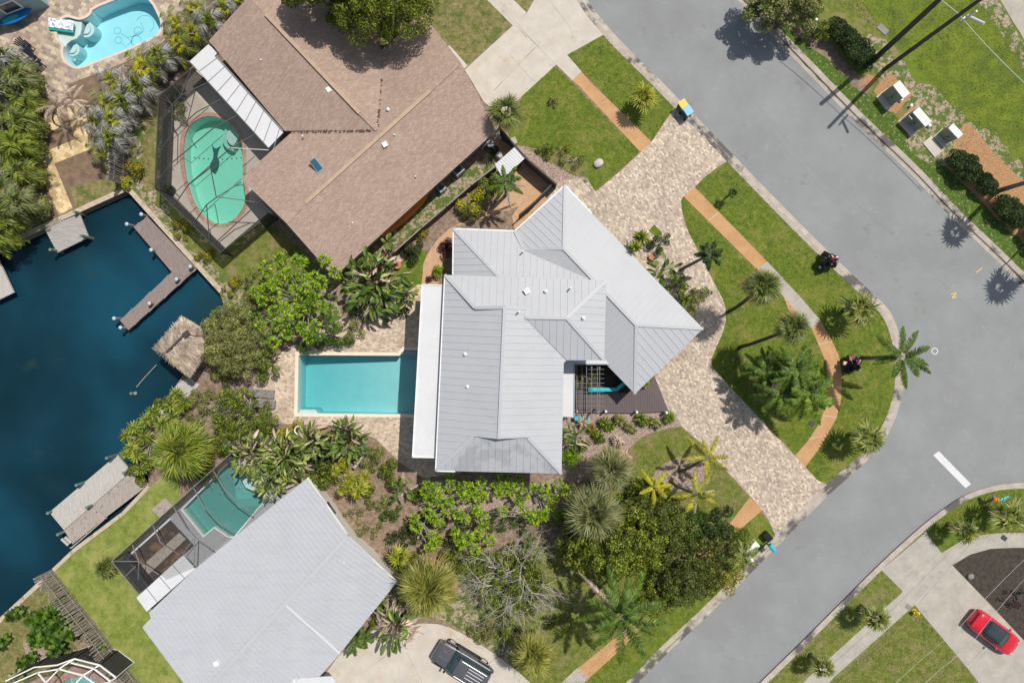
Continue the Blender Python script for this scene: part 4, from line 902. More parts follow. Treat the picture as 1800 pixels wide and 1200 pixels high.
for f in (.22, .5, .78): m.beam(P(240+81*f, 1050-74*f, 2.76), P(258+85*f, 1074-75*f, 2.76), .05, .03)
m.build('cover_seam', 'alu_light', hp)
MB().prism([P(x, y, 3.0) for x, y in ((440,1196),(583,1188),(590,1196),(556,1240),(440,1245))], 2.9, 3.0).build('entry_roof', 'white_roof', hp, bev=.01)
walls(hp, [(541,839),(250,1102),(345,1230),(470,1290),(598,1147),(698,1022),(612,941)], 2.9, .5, 'cream_wall', [(4, 1.5), (6, 1.5)])
add_vents(hp, [(606,927,3.5,'pipe'),(383,1162,3.6,'box'),(527,1190,3.1,'pipe'),(606,986,3.4,'pipe')], 'white_paint', .3)
# --- blue house at the top left corner
hb = thing('house', P(20, 10), 'corner of a blue grey house with a white framed window, top left of the photo', 'house')
q = PP([(88,12),(-70,74),(-140,-70),(20,-150)]); MB().prism(q, -.02, 2.8).build('wall', 'blue_wall', hb)
m = MB(); e_ = [P(x, y, 2.85) for x, y in ((60,-8),(-125,60),(-200,-80),(0,-180))]; r1, r2 = (e_[0]+e_[3])/2+Vector((0, 0, 1.3)), (e_[1]+e_[2])/2+Vector((0, 0, 1.3))
q = [Vector((v.x, v.y, 0)) for v in PP([(88,12),(-70,74),(-140,-70),(20,-150)])]; q = offset_poly(q, .1); q = [Vector((v.x, v.y, 2.82)) for v in q]
r1, r2 = (q[0]+q[3])/2+Vector((0, 0, 1.3)), (q[1]+q[2])/2+Vector((0, 0, 1.3)); m.add([q[0], q[1], r2, r1, q[2], q[3]], [(0, 3, 2, 1), (3, 5, 4, 2), (0, 5, 3), (1, 2, 4)]); m.build('roof', 'white_roof', hb)
a, b = P(88,12), P(-70,74); d = (b-a).normalized(); nn = Vector((-d.y, d.x, 0)); nn = nn if nn.y < 0 else -nn; c = a.lerp(b, .285) + Vector((0, 0, 1.65))
w_ = MB().box(c + nn*.03, (1.5, .08, 1.25), math.atan2(d.y, d.x)).build('window', 'window_frame', hb); o = MB().box(c + nn*.06, (1.2, .06, .95), math.atan2(d.y, d.x)).build('pane', 'glass_dark', hb); o.parent = w_
# ---------------------------------------------------------------- screen cages
def cage(label, floor, floor_mat, eave, z_e, frames, z_r, mat, hole=None, panels=(), lower=None, fz=.03, wpos='pile_grey', rw=.055):
    t = thing('screen_enclosure', P(*floor[0]), label, 'screen enclosure', 'screen cages over pools')
    MB().prism(PP(floor), -.0, fz, [offset_poly([Vector((p.x, p.y, 0)) for p in hole], .12)] if hole else [], bottom=False).build('deck', floor_mat, t)
    m = MB()
    for a, b in zip(eave, eave[1:]):
        A, B = P(*a, z_e), P(*b, z_e); m.beam(A, B, rw, rw)
        m.beam(Vector((A.x, A.y, .05)), Vector((B.x, B.y, .05)), .04, .06)
        k = max(1, int((B-A).length/3.2))
        for i in range(k+1): q = A.lerp(B, i/k); m.box((q.x, q.y, z_e/2), (.05, .05, z_e))
    for fr in frames:
        for a, b in zip(fr, fr[1:]): m.beam(P(*a), P(*b), rw, rw*1.2)
    m.build('frame', mat, t)
    m = MB()
    for a, b in zip(eave, eave[1:]):
        A, B = P(*a, z_e), P(*b, z_e); m.add([A, B, (B.x, B.y, .03), (A.x, A.y, .03)], [(0, 1, 2, 3)])
    m.build('wall_screen', 'screen_wall', t)
    m = MB()
    for pn in panels: m.add([P(*p) for p in pn], [tuple(range(len(pn)))])
    m.build('roof_screen', 'screen_roof', t)
    return t
# kidney pool cage
z1, z2, zt, zz = 2.5, 2.5, 3.3, 3.4
A1 = [(337,120),(279,170),(272,331),(367,434),(390,447) if False else (388,444)]
fl1 = [(345,125),(297,180),(293,330),(395,437),(480,375),(430,318),(500,255),(372,92)]
fr1 = [[(279,170,2.5),(303,184,3.4),(320,167,3.4),(362,147,2.55)], [(303,184,3.4),(302,238,3.4)], [(337,120,2.5),(319,167,3.4)], [(303,148,2.5),(335,188,3.4)], [(289,166,2.5),(302,184,3.4)],
       [(278,222,2.5),(302,184,3.4)], [(276,275,2.5),(300,238,3.4),(346,197,3.4),(389,175,2.55)], [(273,327,2.5),(297,291,3.4),(373,227,3.4),(415,204,2.55)],
       [(305,363,2.5),(331,325,3.4),(406,260,3.4),(447,237,2.55)], [(337,398,2.5),(363,360,3.4),(382,346,3.4),(424,320,2.65)],
       [(303,238,3.4),(297,291,3.4)] if False else [(297,291,3.4),(306,300,3.4)], [(370,295,3.4),(380,346,3.4)], [(363,360,3.4),(368,420,3.0)], [(382,346,3.4),(448,355,2.9)], [(406,260,3.4),(472,264,2.6)], [(331,325,3.4),(370,295,3.4)],
       [(373,432,2.5),(455,356,2.9)], [(388,444,2.5),(470,374,2.5)], [(412,404,2.6),(440,392,2.6)], [(380,430,2.5),(412,404,2.6)]]
pn1 = [[(279,170,2.5),(303,184,3.4),(297,291,3.4),(272,331,2.5)], [(272,331,2.5),(297,291,3.4),(363,360,3.4),(388,444,2.5)], [(303,184,3.4),(362,147,2.5),(472,262,2.5),(406,260,3.4),(363,360,3.4),(297,291,3.4)], [(337,120,2.5),(362,147,2.5),(303,184,3.4),(279,170,2.5)], [(363,360,3.4),(406,260,3.4),(472,262,2.5),(424,318,2.6),(470,374,2.5),(388,444,2.5)]]
cage('bronze framed screen cage over the green kidney pool, joined to the brown shingle house', fl1, 'concrete_pale', [(337,120),(279,170),(272,331),(388,444),(470,374)], 2.5, fr1, 3.4, 'alu_bronze', pool_kidney, pn1)
# teal pool cage
fl2 = [(208,986),(250,1040),(335,985),(360,1010),(455,910),(520,855),(470,800),(405,806)]
fr2 = [[(233,957,2.6),(244,986,3.3),(279,1009,2.7)], [(269,923,2.6),(282,953,3.3),(317,975,2.7)], [(305,890,2.6),(325,925,3.3),(344,945,3.3),(374,966,2.9)], [(341,858,2.6),(357,888,3.3),(380,914,3.3),(410,934,2.9)],
       [(375,827,2.6),(393,857,3.3),(414,878,3.3),(446,902,2.9)], [(196,986,2.6),(244,986,3.3)], [(220,1013,2.6),(238,995,3.3)], [(244,986,3.3),(243,1018,2.7)], [(342,945,3.3),(341,997,2.9)], [(342,945,3.3),(320,974,2.7)],
       [(325,925,3.3),(357,888,3.3)] if False else [(470,862,3.0),(490,880,2.9)], [(466,868,2.9),(479,874,2.9)]]
pn2 = [[(196,986,2.6),(405,797,2.6),(414,878,3.3),(244,986,3.3)], [(196,986,2.6),(244,986,3.3),(243,1040,2.6)], [(244,986,3.3),(414,878,3.3),(490,870,2.9),(342,997,2.9),(243,1040,2.6)]]
cage('dark framed screen cage with a wet timber floor and hoops over the teal pool', fl2, 'deck_cool', [(243,1043),(196,986),(405,797)], 2.6, fr2, 3.3, 'alu_light', pool_teal, pn2)
m = MB(); m.prism(PP([(228,978),(300,913),(342,958),(262,1030)]), .04, .07); tag(m.build('timber_deck', 'deck_wet'), 'dark wet timber deck laid on the floor of the cage next to the teal pool', 'timber deck')
tag(MB().prism(PP([(244,999),(316,935),(328,946),(258,1012)]), .072, .10).build('plank_walkway', 'deck_old'), 'brown plank strip along the middle of the dark wet timber deck', 'plank strip')
m = MB(); m.beam(P(226,977,.1), P(300,911,.1), .12, .1); tag(m.build('deck_edging', 'white_paint'), 'pale edging strip on the canal side of the dark wet timber deck', 'edging')
m = MB(); m.beam(P(224,980,.1), P(262,1033,.1), .12, .1); tag(m.build('deck_edging', 'white_paint'), 'pale edging strip at the left end of the dark wet timber deck', 'edging')
# white cage bottom left
fl3 = [(18,1215),(70,1190),(105,1186),(132,1168),(175,1180),(206,1200),(240,1260),(20,1290)]
fr3 = [[(23,1200,3.2),(67,1181,3.2),(104,1175,3.2),(146,1186,3.2),(168,1202,3.2),(185,1225,3.2)], [(103,1175,3.2),(131,1157,2.5)], [(125,1164,3.2),(165,1174,3.0),(195,1197,3.0)], [(146,1186,3.2),(175,1168,2.5)],
       [(80,1200,3.2),(104,1175,3.2)], [(66,1181,3.2),(82,1200,3.2),(90,1215,3.2)], [(131,1202,3.2),(147,1186,3.2)], [(190,1199,3.2),(204,1190,2.5)], [(80,1200,3.2),(60,1220,3.2)], [(168,1202,3.2),(190,1199,3.0)]]
pn3 = [[(23,1200,3.2),(67,1181,3.2),(104,1175,3.2),(146,1186,3.2),(168,1202,3.2),(190,1270,3.2),(20,1270,3.2)], [(104,1175,3.2),(131,1157,2.5),(175,1168,2.5),(204,1190,2.5),(168,1202,3.2),(146,1186,3.2)]]
cage('white framed screen cage over a small pool, bottom left corner of the photo', fl3, 'brick_coping', [(10,1196),(60,1172),(100,1168),(131,1157),(175,1168),(204,1190)], 2.5, fr3, 3.2, 'alu_white', pool_small, pn3, rw=.085)
plain('steel_dark', (.19, .19, .185), .6)
# ---------------------------------------------------------------- docks
def deckthing(name, label, polys, z0, z1, mat, cat='dock', posts=(), group=None, boards=None):
    t = thing(name, P(*polys[0][0]), label, cat, group)
    for i, p in enumerate(polys):
        mt = mat[i] if isinstance(mat, (list, tuple)) else mat; q = PP(p, 0); m = MB().prism(q, z0, z1)
        if boards:   # shallow gaps between boards
            a = R(boards[0]); e = Vector((math.cos(a), math.sin(a), 0)); d = Vector((-e.y, e.x, 0)); S = [(v.dot(e), v.dot(d)) for v in q]; s = min(x[0] for x in S)+.1
            while s < max(x[0] for x in S):
                xs = sorted(b0+(b1-b0)*(s-a0)/(a1-a0) for (a0, b0), (a1, b1) in zip(S, S[1:]+S[:1]) if (a0-s)*(a1-s) < 0)
                for u, v in zip(xs[::2], xs[1::2]):
                    if v-u > .1: m.beam(e*s+d*u+Vector((0, 0, z1+.004+random.uniform(0, .012))), e*s+d*v+Vector((0, 0, z1+.004+random.uniform(0, .012))), boards[1]*random.uniform(.7, .92), .02)
                s += boards[1]
        m.build('deck_boards', mt, t)
    m = MB(); 
    for (x, y, top_, *cap) in posts:
        b = MB(); p = P(x, y, 0); b.tube([(p.x, p.y, -2.6), (p.x+random.uniform(-.04, .04), p.y, top_)], [.13, .12], 10); b.build('piling', 'pile_green' if cap and cap[0] == 'g' else 'pile_grey', t)
        if not cap: b = MB().disc((p.x, p.y, top_), .15, .10, 12, .05); b.build('piling_cap', 'pile_cap', t)
    return t
deckthing('dock', 'small square weathered grey dock at the end of the yellow paved path', [[(79,402),(140,376),(156,417),(101,444)]], -.12, .02, 'deck_grey', posts=[(78,400,.3,'g'),(139,375,.7,'g'),(153,417,.8,'g'),(99,441,.8,'g')], boards=(68, .15))
deckthing('dock', 'long L shaped brown timber dock with white capped pilings by the kidney pool cage', [[(235,399),(259,381),(344,471),(326,487),(302,478)], [(302,478.5),(326.5,487.5),(344,471.5),(344,474),(226,580),(211,563)]], -.14, .01, 'deck_brown', posts=[(255,379,.6),(230,396,.6),(272,441,.6),(340,470,.6),(316,492,.6),(269,534,.6),(209,560,.7),(220,576,.7)], boards=(-43, .14))
deckthing('dock', 'light grey dock end reaching in from the left edge of the photo', [[(-10,440),(25,514),(-20,536),(-60,460)]], -.12, .05, 'deck_pale', boards=(66, .15))
deckthing('dock', 'wide old timber dock in pale and brown boards beside the yellow green lawn', [[(87,900),(206,799),(231,828),(113,931)], [(113.5,931.5),(231.5,828.5),(262,851),(186,909),(128,956)]], -.14, .03, ['deck_pale', 'deck_old'], posts=[(204,800,1.3,'g'),(147,848,1.0,'g'),(90,899,.5,'g'),(111,935,.7,'g'),(163,888,.8,'g'),(226,828,.8,'g')], boards=(41, .15))
deckthing('dock', 'narrow grey waterside deck running below the thatched hut', [[(274,724),(316,672),(334,664),(352,676),(326,704),(296,736)]], .01, .09, 'deck_pale', boards=(48, .15))
deckthing('steps', 'short flight of weathered boards between the lawn and the teal pool cage', [[(268,894),(292,874),(306,888),(284,908)]], .02, .18, 'deck_old', 'steps', boards=(45, .15))
deckthing('plank_bench', 'two pale planks of a low bench at the foot of the old dock', [[(109,947),(112,944),(124,955),(121,958)], [(115,944),(118,941),(129,951),(126,954)]], .1, .2, 'deck_pale', 'bench')
m = MB(); m.beam(P(185,911,.3), P(126,962,.3), .06, .08); m.beam(P(185,911,.3), P(170,896,.3), .06, .08)
for x, y in ((185,911),(156,936),(127,961),(171,897)): m.box(P(x, y, .15), (.08, .08, .5))
tag(m.build('handrail', 'deck_pale'), 'low pale timber rail along the foot of the old dock', 'rail')
t = thing('mooring_pile', P(232,691,-.8), 'dark submerged stump poking out of the canal below the thatched hut', 'stump')
MB().tube([(0,0,-1.5),(0,0,.15)], .12, 10).build('stump', 'pile_green', t, world=False); MB().tube([(.3,0,-1.5),(.32,.02,.12)], .14, 10).build('stump', 'pile_grey', t, world=False)
tag(MB().tube([P(275,641,-.4), P(262,655,-.55), P(250,668,-.68), P(240,680,-.72)], .03, 6).build('mooring_rope', 'rope'), 'thin tan line trailing into the canal from the thatched hut', 'rope')
# thatched hut
t = thing('thatched_hut', P(318,612), 'palm thatched hut at the canal edge with a dark slit along its ridge', 'hut')
ev = 2.3; rz = 3.3; rA, rB = (326,585,rz), (292,620,rz)
m = MB(); 
for f in ([(320,556,ev),(270,612,ev),rB,rA], [rA,rB,(334,664,ev),(366,612,ev),(352,575,ev)], [(320,556,ev),rA,(352,575,ev)], [(270,612,ev),(334,664,ev),rB]): 
    V = [P(*p) for p in f]; m.add(V, [tuple(range(len(V)))]); m.add([v-Vector((0,0,.2)) for v in V], [tuple(range(len(V)))[::-1]])
m.build('roof_base', 'thatch', t)
out = []; o0 = np.array(t.location)
def thatch_face(a, b, c, d, n):   # a,b eave corners; c,d ridge corners
    a, b, c, d = [np.array(P(*q)) for q in (a, b, c, d)]
    u = rng.random((n, 1)); v = rng.random((n, 1))**.8*.96; e = a+(b-a)*u; r_ = c+(d-c)*u; p = r_+(e-r_)*v*.9 ; D = (e-r_) + rng.normal(0, .25, (n, 3)); p[:, 2] += .07
    V, F = strips(p-o0, D, rng.uniform(.3, .55, n), rng.uniform(.03, .07, n), rng.uniform(0, .25, n), (.6, 1, .8, .2)); out.append((V, F))
thatch_face((320,556,ev),(270,612,ev),rA,rB,1500); thatch_face((366,612,ev),(334,664,ev),rA,rB,1500); thatch_face((320,556,ev),(362,590,ev),rA,rA,700); thatch_face((270,612,ev),(334,664,ev),rB,rB,1000)
V, F = join(out); npmesh('thatch', V, F, 'thatch', t, False)
m = MB(); m.beam(P(324,588,rz+.1), P(293,619,rz+.1), .12, .12); m.box(P(327,587,rz+.13), (.55, .4, .05), R(40)); m.build('ridge_cap', 'dark_grey', t)
for x, y in ((318,566),(280,610),(330,652),(352,610)): p = P(x, y, ev); MB().tube([(p.x, p.y, -2.5 if x < 300 else 0), (p.x, p.y, ev)], .09, 8).build('post', 'bark', t)
# ---------------------------------------------------------------- fences
def slat_fence(label, path, h, mat, sw=.13, gap=.05, jag=.08, group='timber fences', name='fence', rails=True, lean=.06, th=.09):
    pts = [P(*q) for q in path]; t = thing(name, pts[0], label, 'fence', group); m = MB(); ml = MB()
    for a, b in zip(pts, pts[1:]):
        L = (b-a).length; d = (b-a)/L; s = 0; ang = math.atan2(d.y, d.x)
        while s < L:
            w = sw*random.uniform(.75, 1.2); hh = h + random.uniform(-jag, jag); c = a + d*(s+w/2) + Vector((-d.y, d.x, 0))*random.uniform(-.04, .04)
            if random.random() > .03:
                tip = Vector((random.uniform(-lean, lean), random.uniform(-lean, lean), 0)); m.beam(c, c + tip + Vector((0, 0, hh)), w, th, (d.x, d.y, 0)) if th > .12 else m.tube([c, c+tip+Vector((0, 0, hh))], [w*.52, w*.45], 6)
            s += w + gap
        ml.beam(a+Vector((0, 0, h*.75))+Vector((-d.y, d.x, 0))*.1, b+Vector((0, 0, h*.75))+Vector((-d.y, d.x, 0))*.1, .03, .05)
        ml.beam(a+Vector((0, 0, h*.25))+Vector((-d.y, d.x, 0))*.1, b+Vector((0, 0, h*.25))+Vector((-d.y, d.x, 0))*.1, .03, .05)
    m.build('slats', mat, t); ml.build('rail', mat, t)
    for q in pts: MB().box((q.x, q.y, h*.5), (.12, .12, h*1.02)).build('post', mat, t)
    return t
slat_fence('dark log fence behind the silver palms next to the kidney pool cage', [(440,-10),(367,77),(330,107),(297,132),(273,158),(240,184),(227,200),(223,260),(221,326)], 2.4, 'fence_log', .17, .03)
slat_fence('weathered leaning slat fence along the yellow green lawn, bottom left', [(93,1001),(133,1052),(167,1095),(205,1147),(252,1206),(280,1245)], 2.15, 'fence_old', .125, .015, .3, lean=.12)
def board_fence(label, path, h, mat, group='timber fences', cap='pile_grey'):
    pts = [P(*q) for q in path]; t = thing('fence', pts[0], label, 'fence', group); m = MB(); c = MB()
    for a, b in zip(pts, pts[1:]): m.beam(a+Vector((0, 0, h/2)), b+Vector((0, 0, h/2)), .05, h); c.beam(a+Vector((0, 0, h)), b+Vector((0, 0, h)), .10, .05)
    m.build('panel', mat, t); c.build('rail', cap, t)
    for a, b in zip(pts, pts[1:]):
        k = max(1, int((b-a).length/2.4))
        for i in range(k): q = a.lerp(b, i/k); MB().box((q.x, q.y, h/2+.03), (.11, .11, h+.08)).build('post', mat, t)
    return t
board_fence('low dark board fence running between the shingle house and the grey roofed house', [(681,462),(745,405),(830,332),(872,300)], 1.4, 'dark_timber')
board_fence('dark board fence from the shingle house corner past the little white shed', [(880,238),(926,290),(976,333)], 1.75, 'dark_timber', cap='dark_grey')
board_fence('short dark timber fence closing the gravel yard beside the grey metal roof', [(966,334),(938,362),(912,384)], 1.5, 'dark_timber', cap='dark_grey')
# ---------------------------------------------------------------- entry deck, pergola, planters
he_t = thing('entry_deck', P(1090,705), 'dark brown timber entry deck below the pointed grey roof corner', 'deck')
m = MB(); m.prism(PP([(1010,655),(1145,650),(1174,722),(1110,725),(1012,724)]), .03, .3); m.build('deck_boards', 'deck_dark', he_t)
x = 1014; m = MB()
while x < 1172: y0 = 690 if x < 1148 else 690+(x-1148)*1.2; m.beam(P(x, 660 if x < 1140 else y0, .302), P(x, 722, .302), .012, .008); x += 4
m.build('board_gap', 'black_plastic', he_t)
for x, y in ((1064,722),(1118,723),(1170,724),(1013,722)): MB().box(P(x, y, .45), (.16, .16, .95)).build('post', 'white_paint', he_t)
t = thing('planter_wall', P(1075,690), 'low bright teal planter wall beside the dark entry deck', 'planter'); m = MB()
for a, b in (((1034,684,.8),(1083,684,.8)),((1083,684,.8),(1100,670,.8))): m.beam(P(*a), P(*b), .28, .5)
m.build('wall', 'teal_bright', t); MB().prism(PP([(1012,645),(1095,645),(1098,668),(1082,682),(1012,682)]), .3, .55).build('soil', 'mulch_dark', t)
t = thing('bench', P(1022,735), 'small teal bench ledge at the corner of the white porch roof', 'bench'); MB().beam(P(1009,735,.5), P(1036,737,.5), .3, .1).build('seat', 'teal_bright', t)
for x in (1012, 1033): MB().box(P(x, 736, .24), (.1, .25, .46)).build('leg', 'teal_paint', t)
t = thing('pergola', P(1040,690), 'open pergola of thin grey bars above the planting beside the white porch roof', 'pergola'); m = MB(); zp = 2.6
for x in (1014, 1023, 1031, 1040, 1050, 1054): m.beam(P(x, 643, zp), P(x, 726, zp), .04, .08)
m.build('rafter', 'steel_dark', t); m = MB()
for y in (649, 657, 665, 673, 681, 689, 697, 705, 713): m.beam(P(1012 if y > 670 else 1034, y, zp+.08), P(1062, y, zp+.08), .03, .05)
m.build('cross_bar', 'steel_dark', t)
for x, y in ((1014,724),(1052,724),(1040,645),(1054,646)): p = P(x, y, zp); MB().box((p.x, p.y, zp/2), (.1, .1, zp)).build('post', 'grey_metal', t)
# ---------------------------------------------------------------- service yard items
t = thing('garden_shed', P(898,288), 'small shed with a white ribbed metal roof against the dark fence', 'shed')
q = [P(x, y, 2.2) for x, y in ((870,289),(904,259),(922,279),(893,306),(881,309))]
MB().prism(offset_poly([Vector((v.x, v.y, 0)) for v in q], -.15), 0, 2.12).build('wall', 'dark_grey', t); m = MB(); m.prism(q, 2.14, 2.2)
for i in range(10): f = i/9; m.beam(q[0].lerp(q[1], f)+Vector((0,0,.015)), q[3].lerp(q[2], f)+Vector((0,0,.015)), .03, .03)
m.build('roof', 'white_roof', t)
def ac(px, py, label, s=1.0, rz=0.7):
    t = thing('air_conditioner', P(px, py), label, 'air conditioner', 'air conditioners by the house wall', rz)
    MB().box((0, 0, .45*s), (.85*s, .8*s, .85*s)).build('case', 'grey_metal', t, bev=.03, world=False); MB().disc((0, 0, .88*s), .3*s, .02, 20).build('fan_grille', 'dark_grey', t, world=False)
ac(806,302,'grey air conditioner box beside the brown shingle eave, the larger one'); ac(777,333,'smaller grey air conditioner further down the brown shingle eave', .75)
def barrel(px, py, r, h, mat, label, lid=None):
    t = thing('barrel', P(px, py), label, 'barrel', 'drums in the service yard'); MB().disc((0,0,0), r*.9, h, 16, r).build('drum', mat, t, world=False); MB().disc((0,0,h), r*1.05, .05, 16, r*.8).build('lid', lid or mat, t, world=False)
barrel(862,257,.32,.8,'dark_grey','black drum nearest the shingle house eave, beside the little shed','grey_metal'); barrel(871,266,.26,.7,'black_plastic','shorter black drum between the other drum and the white one'); barrel(878,276,.22,.6,'white_paint','small white drum next to the white ribbed shed roof')
tag(MB().box(P(875,237,1.5), (.22, .75, .06), R(35)).box(P(875,237,.75), (.1, .1, 1.5)).build('meter_post', 'grey_metal'), 'pale metal meter box post at the shingle house corner', 'meter post')
tag(MB().box(P(902,248,.05), (.55, .55, .08), R(20)).build('well_cover', 'concrete_grey', bev=.02), 'square pale cover in the lawn at the fence corner', 'cover')
# kayaks
def kayak(px, py, L, W, rz, mat, label, z=.25, name='kayak', group='boats and boards'):
    t = thing(name, P(px, py), label, name, group, rz); vs = []; n = 16; m = MB(); rings = []
    for i in range(n+1):
        u = i/n; w = W/2*math.sin(math.pi*u)**.55; x = (u-.5)*L; h = .22 + .06*(2*u-1)**2
        for k in range(10): a = math.pi*2*k/10; vs.append((x, w*math.cos(a), z + h*.5*math.sin(a)*(.4+.6*math.sin(math.pi*u)) + .1*(2*u-1)**2))
    fs = [(i*10+k, (i+1)*10+k, (i+1)*10+(k+1) % 10, i*10+(k+1) % 10) for i in range(n) for k in range(10)]
    m.add(vs, fs).build('hull', mat, t, smooth=True, world=False)
    return t
t = kayak(711,381,5.2,1.0,R(41),'kayak_orange','long orange kayak lying along the shingle house wall under the eave', .5)
t = kayak(672,463,4.6,.85,R(43),'kayak_maroon','dull maroon kayak lying under the shingle eave by the bird of paradise plants', .6)
t = kayak(690,470,4.2,.5,R(43),'kayak_pink','narrow pink board lying beside the maroon kayak', .1, 'surfboard')
t = kayak(40,38,2.9,.85,R(24),'kayak_blue','bright blue paddle board leaning below the window of the blue house', .75, 'paddle_board'); MB().ellip((-.4,0,.87),(.75,.22,.03)).build('deck_pad', 'kayak_cyan', t, smooth=True, world=False)
t = kayak(36,31,3.1,.75,R(24),'kayak_green','dark green canoe behind the bright blue board against the blue wall', .55, 'canoe')
# pool float with towel, adirondack chairs, loungers
t = thing('pool_float', P(110,46,.06), 'teal pool lounger covered with a blue and white patterned towel on the shallow shelf', 'pool float', rz=R(-8)); MB().box((0, -.1, .05), (1.95, .8, .2)).build('mat', 'mat_teal', t, bev=.08, world=False)
m = MB(); nx = 14
for i in range(nx+1): m.v += [(-1+2*i/nx, -.3, .22+.03*math.sin(i*1.7)), (-1+2*i/nx, .42, .25+.03*math.cos(i*2.1))]
m.f = [(2*i, 2*i+2, 2*i+3, 2*i+1) for i in range(nx)]; m.build('towel', 'towel', t, world=False)
def adirondack(px, py, rz, label):
    t = thing('garden_chair', P(px, py, .02), label, 'chair', 'navy garden chairs on the pavers', rz); m = MB()
    for i in range(5): m.box((-.22+.11*i, 0, .36-.0), (.09, .55, .03), 0)
    m.build('seat', 'navy_plastic', t, world=False); m = MB()
    for i in range(5): a = (-.25+.125*i); m.beam((a*.8, -.25, .33), (a*1.25, -.62, 1.0-.5*abs(a)), .10, .03, (0, 1, 0))
    m.build('backrest', 'navy_plastic', t, world=False)
    for s in (-1, 1): MB().box((s*.36, -.02, .56), (.12, .75, .03)).build('armrest', 'navy_plastic', t, world=False); MB().box((s*.34, .28, .28), (.06, .08, .56)).build('leg', 'navy_plastic', t, world=False); MB().box((s*.34, -.28, .25), (.06, .08, .5)).build('leg', 'navy_plastic', t, world=False)
adirondack(53,88,R(-130),'navy slatted garden chair with its back to the left palms, the upper of two'); adirondack(72,116,R(-50),'navy slatted garden chair nearer the brown soil, the lower of two')
MBt = MB(); MBt.disc((0,0,.38), .24, .04, 14).disc((0,0,0), .05, .38, 8).disc((0,0,0), .18, .03, 10)
t = thing('side_table', P(61,101,.02), 'small round navy table between the two navy garden chairs', 'table'); MBt.build('table_top', 'navy_plastic', t, world=False)
def lounger(px, py, rz, label):
    t = thing('sun_lounger', P(px, py, .05), label, 'sun lounger', 'grey loungers beside the turquoise pool', rz); m = MB(); m.box((.35, 0, .28), (1.35, .66, .09)); m.build('mattress', 'lounger_grey', t, bev=.04, world=False)
    MB().box((-.6, 0, .44), (.75, .66, .09), 0, R(24)).build('backrest', 'lounger_grey', t, bev=.04, world=False); MB().box((.1, 0, .2), (1.9, .62, .05)).build('frame', 'dark_grey', t, world=False)
    for x_ in (-.75, .9):
        for s in (-1, 1): MB().box((x_, s*.26, .09), (.06, .06, .18)).build('leg', 'dark_grey', t, world=False)
lounger(461,691,R(-4),'upper of two grey padded sun loungers at the left end of the pool'); lounger(463,709,R(-4),'lower of two grey padded sun loungers at the left end of the pool')
t = thing('garden_planter', P(303,335,.04), 'dark potted shrub just inside the left corner of the kidney pool cage', 'potted plant'); MB().disc((0,0,0), .3, .45, 16, .38).build('pot', 'dark_grey', t, world=False)
V, F = leafcloud([(0,0,.7,.35),(.15,.1,.85,.25)], 500, .12); npmesh('foliage', V, F, 'leaf_dark', t, False)
# bins, mailbox, cabinets, hydrant
def bin_(px, py, rz, body, lid, label):
    t = thing('wheelie_bin', P(px, py, .02), label, 'bin', 'wheeled bins at the kerb', rz); m = MB(); w, d, h = .29, .34, 1.0
    m.add([(-w*.8,-d*.8,.08),(w*.8,-d*.8,.08),(w*.8,d*.8,.08),(-w*.8,d*.8,.08),(-w,-d,h),(w,-d,h),(w,d,h),(-w,d,h)], [(0,3,2,1),(4,5,6,7),(0,1,5,4),(1,2,6,5),(2,3,7,6),(3,0,4,7)]); m.build('body', body, t, bev=.02, world=False)
    MB().box((0, .02, 1.03), (.64, .76, .07), 0, 0, R(3)).build('lid', lid, t, bev=.03, world=False); MB().tube([(-.25,-.42,.98),(.25,-.42,.98)], .02, 6).build('handle', 'black_plastic', t, world=False)
    for s in (-1, 1): MB().tube([(s*.26,-.3,.11),(s*.32,-.3,.11)], .11, 12).build('wheel', 'rubber', t, world=False)
bin_(1196,192,R(35),'bin_green','yellow_lid','wheeled bin with a yellow lid where the paver drive meets the kerb'); bin_(1204,202,R(35),'bin_green','bin_blue','wheeled bin with a pale blue lid beside the yellow lidded bin')
t = thing('mailbox', P(1347,954,.02), 'turquoise mailbox on a dark post at the kerb below the paver drive', 'mailbox', rz=R(-50)); MB().box((0,0,.55), (.1,.1,1.1)).build('post', 'black_plastic', t, world=False)
m = MB(); m.tube([(-.3,0,1.22),(.3,0,1.22)], .17, 14); m.box((0,0,1.12), (.6,.34,.2)); m.build('box', 'teal_bright', t, world=False); MB().box((.1,.19,1.25), (.04,.02,.2)).build('flag', 'car_red', t, world=False); MB().box((-.5,.35,.3), (.7,.55,.6)).build('stand', 'black_plastic', t, bev=.06, world=False)
t = thing('utility_box', P(1319,962,.01), 'white rectangular utility box on the verge left of the turquoise mailbox', 'utility box', rz=R(47)); MB().box((0,0,.24), (1.25,.55,.48)).build('case', 'white_paint', t, bev=.03, world=False); MB().box((0,0,.02), (1.35,.62,.05)).build('base', 'concrete_grey', t, world=False)
t = thing('utility_box', P(1316,980,.01), 'small white pedestal box just below the long white one', 'utility box', rz=R(30)); MB().box((0,0,.35), (.3,.3,.7)).build('case', 'white_paint', t, bev=.03, world=False)
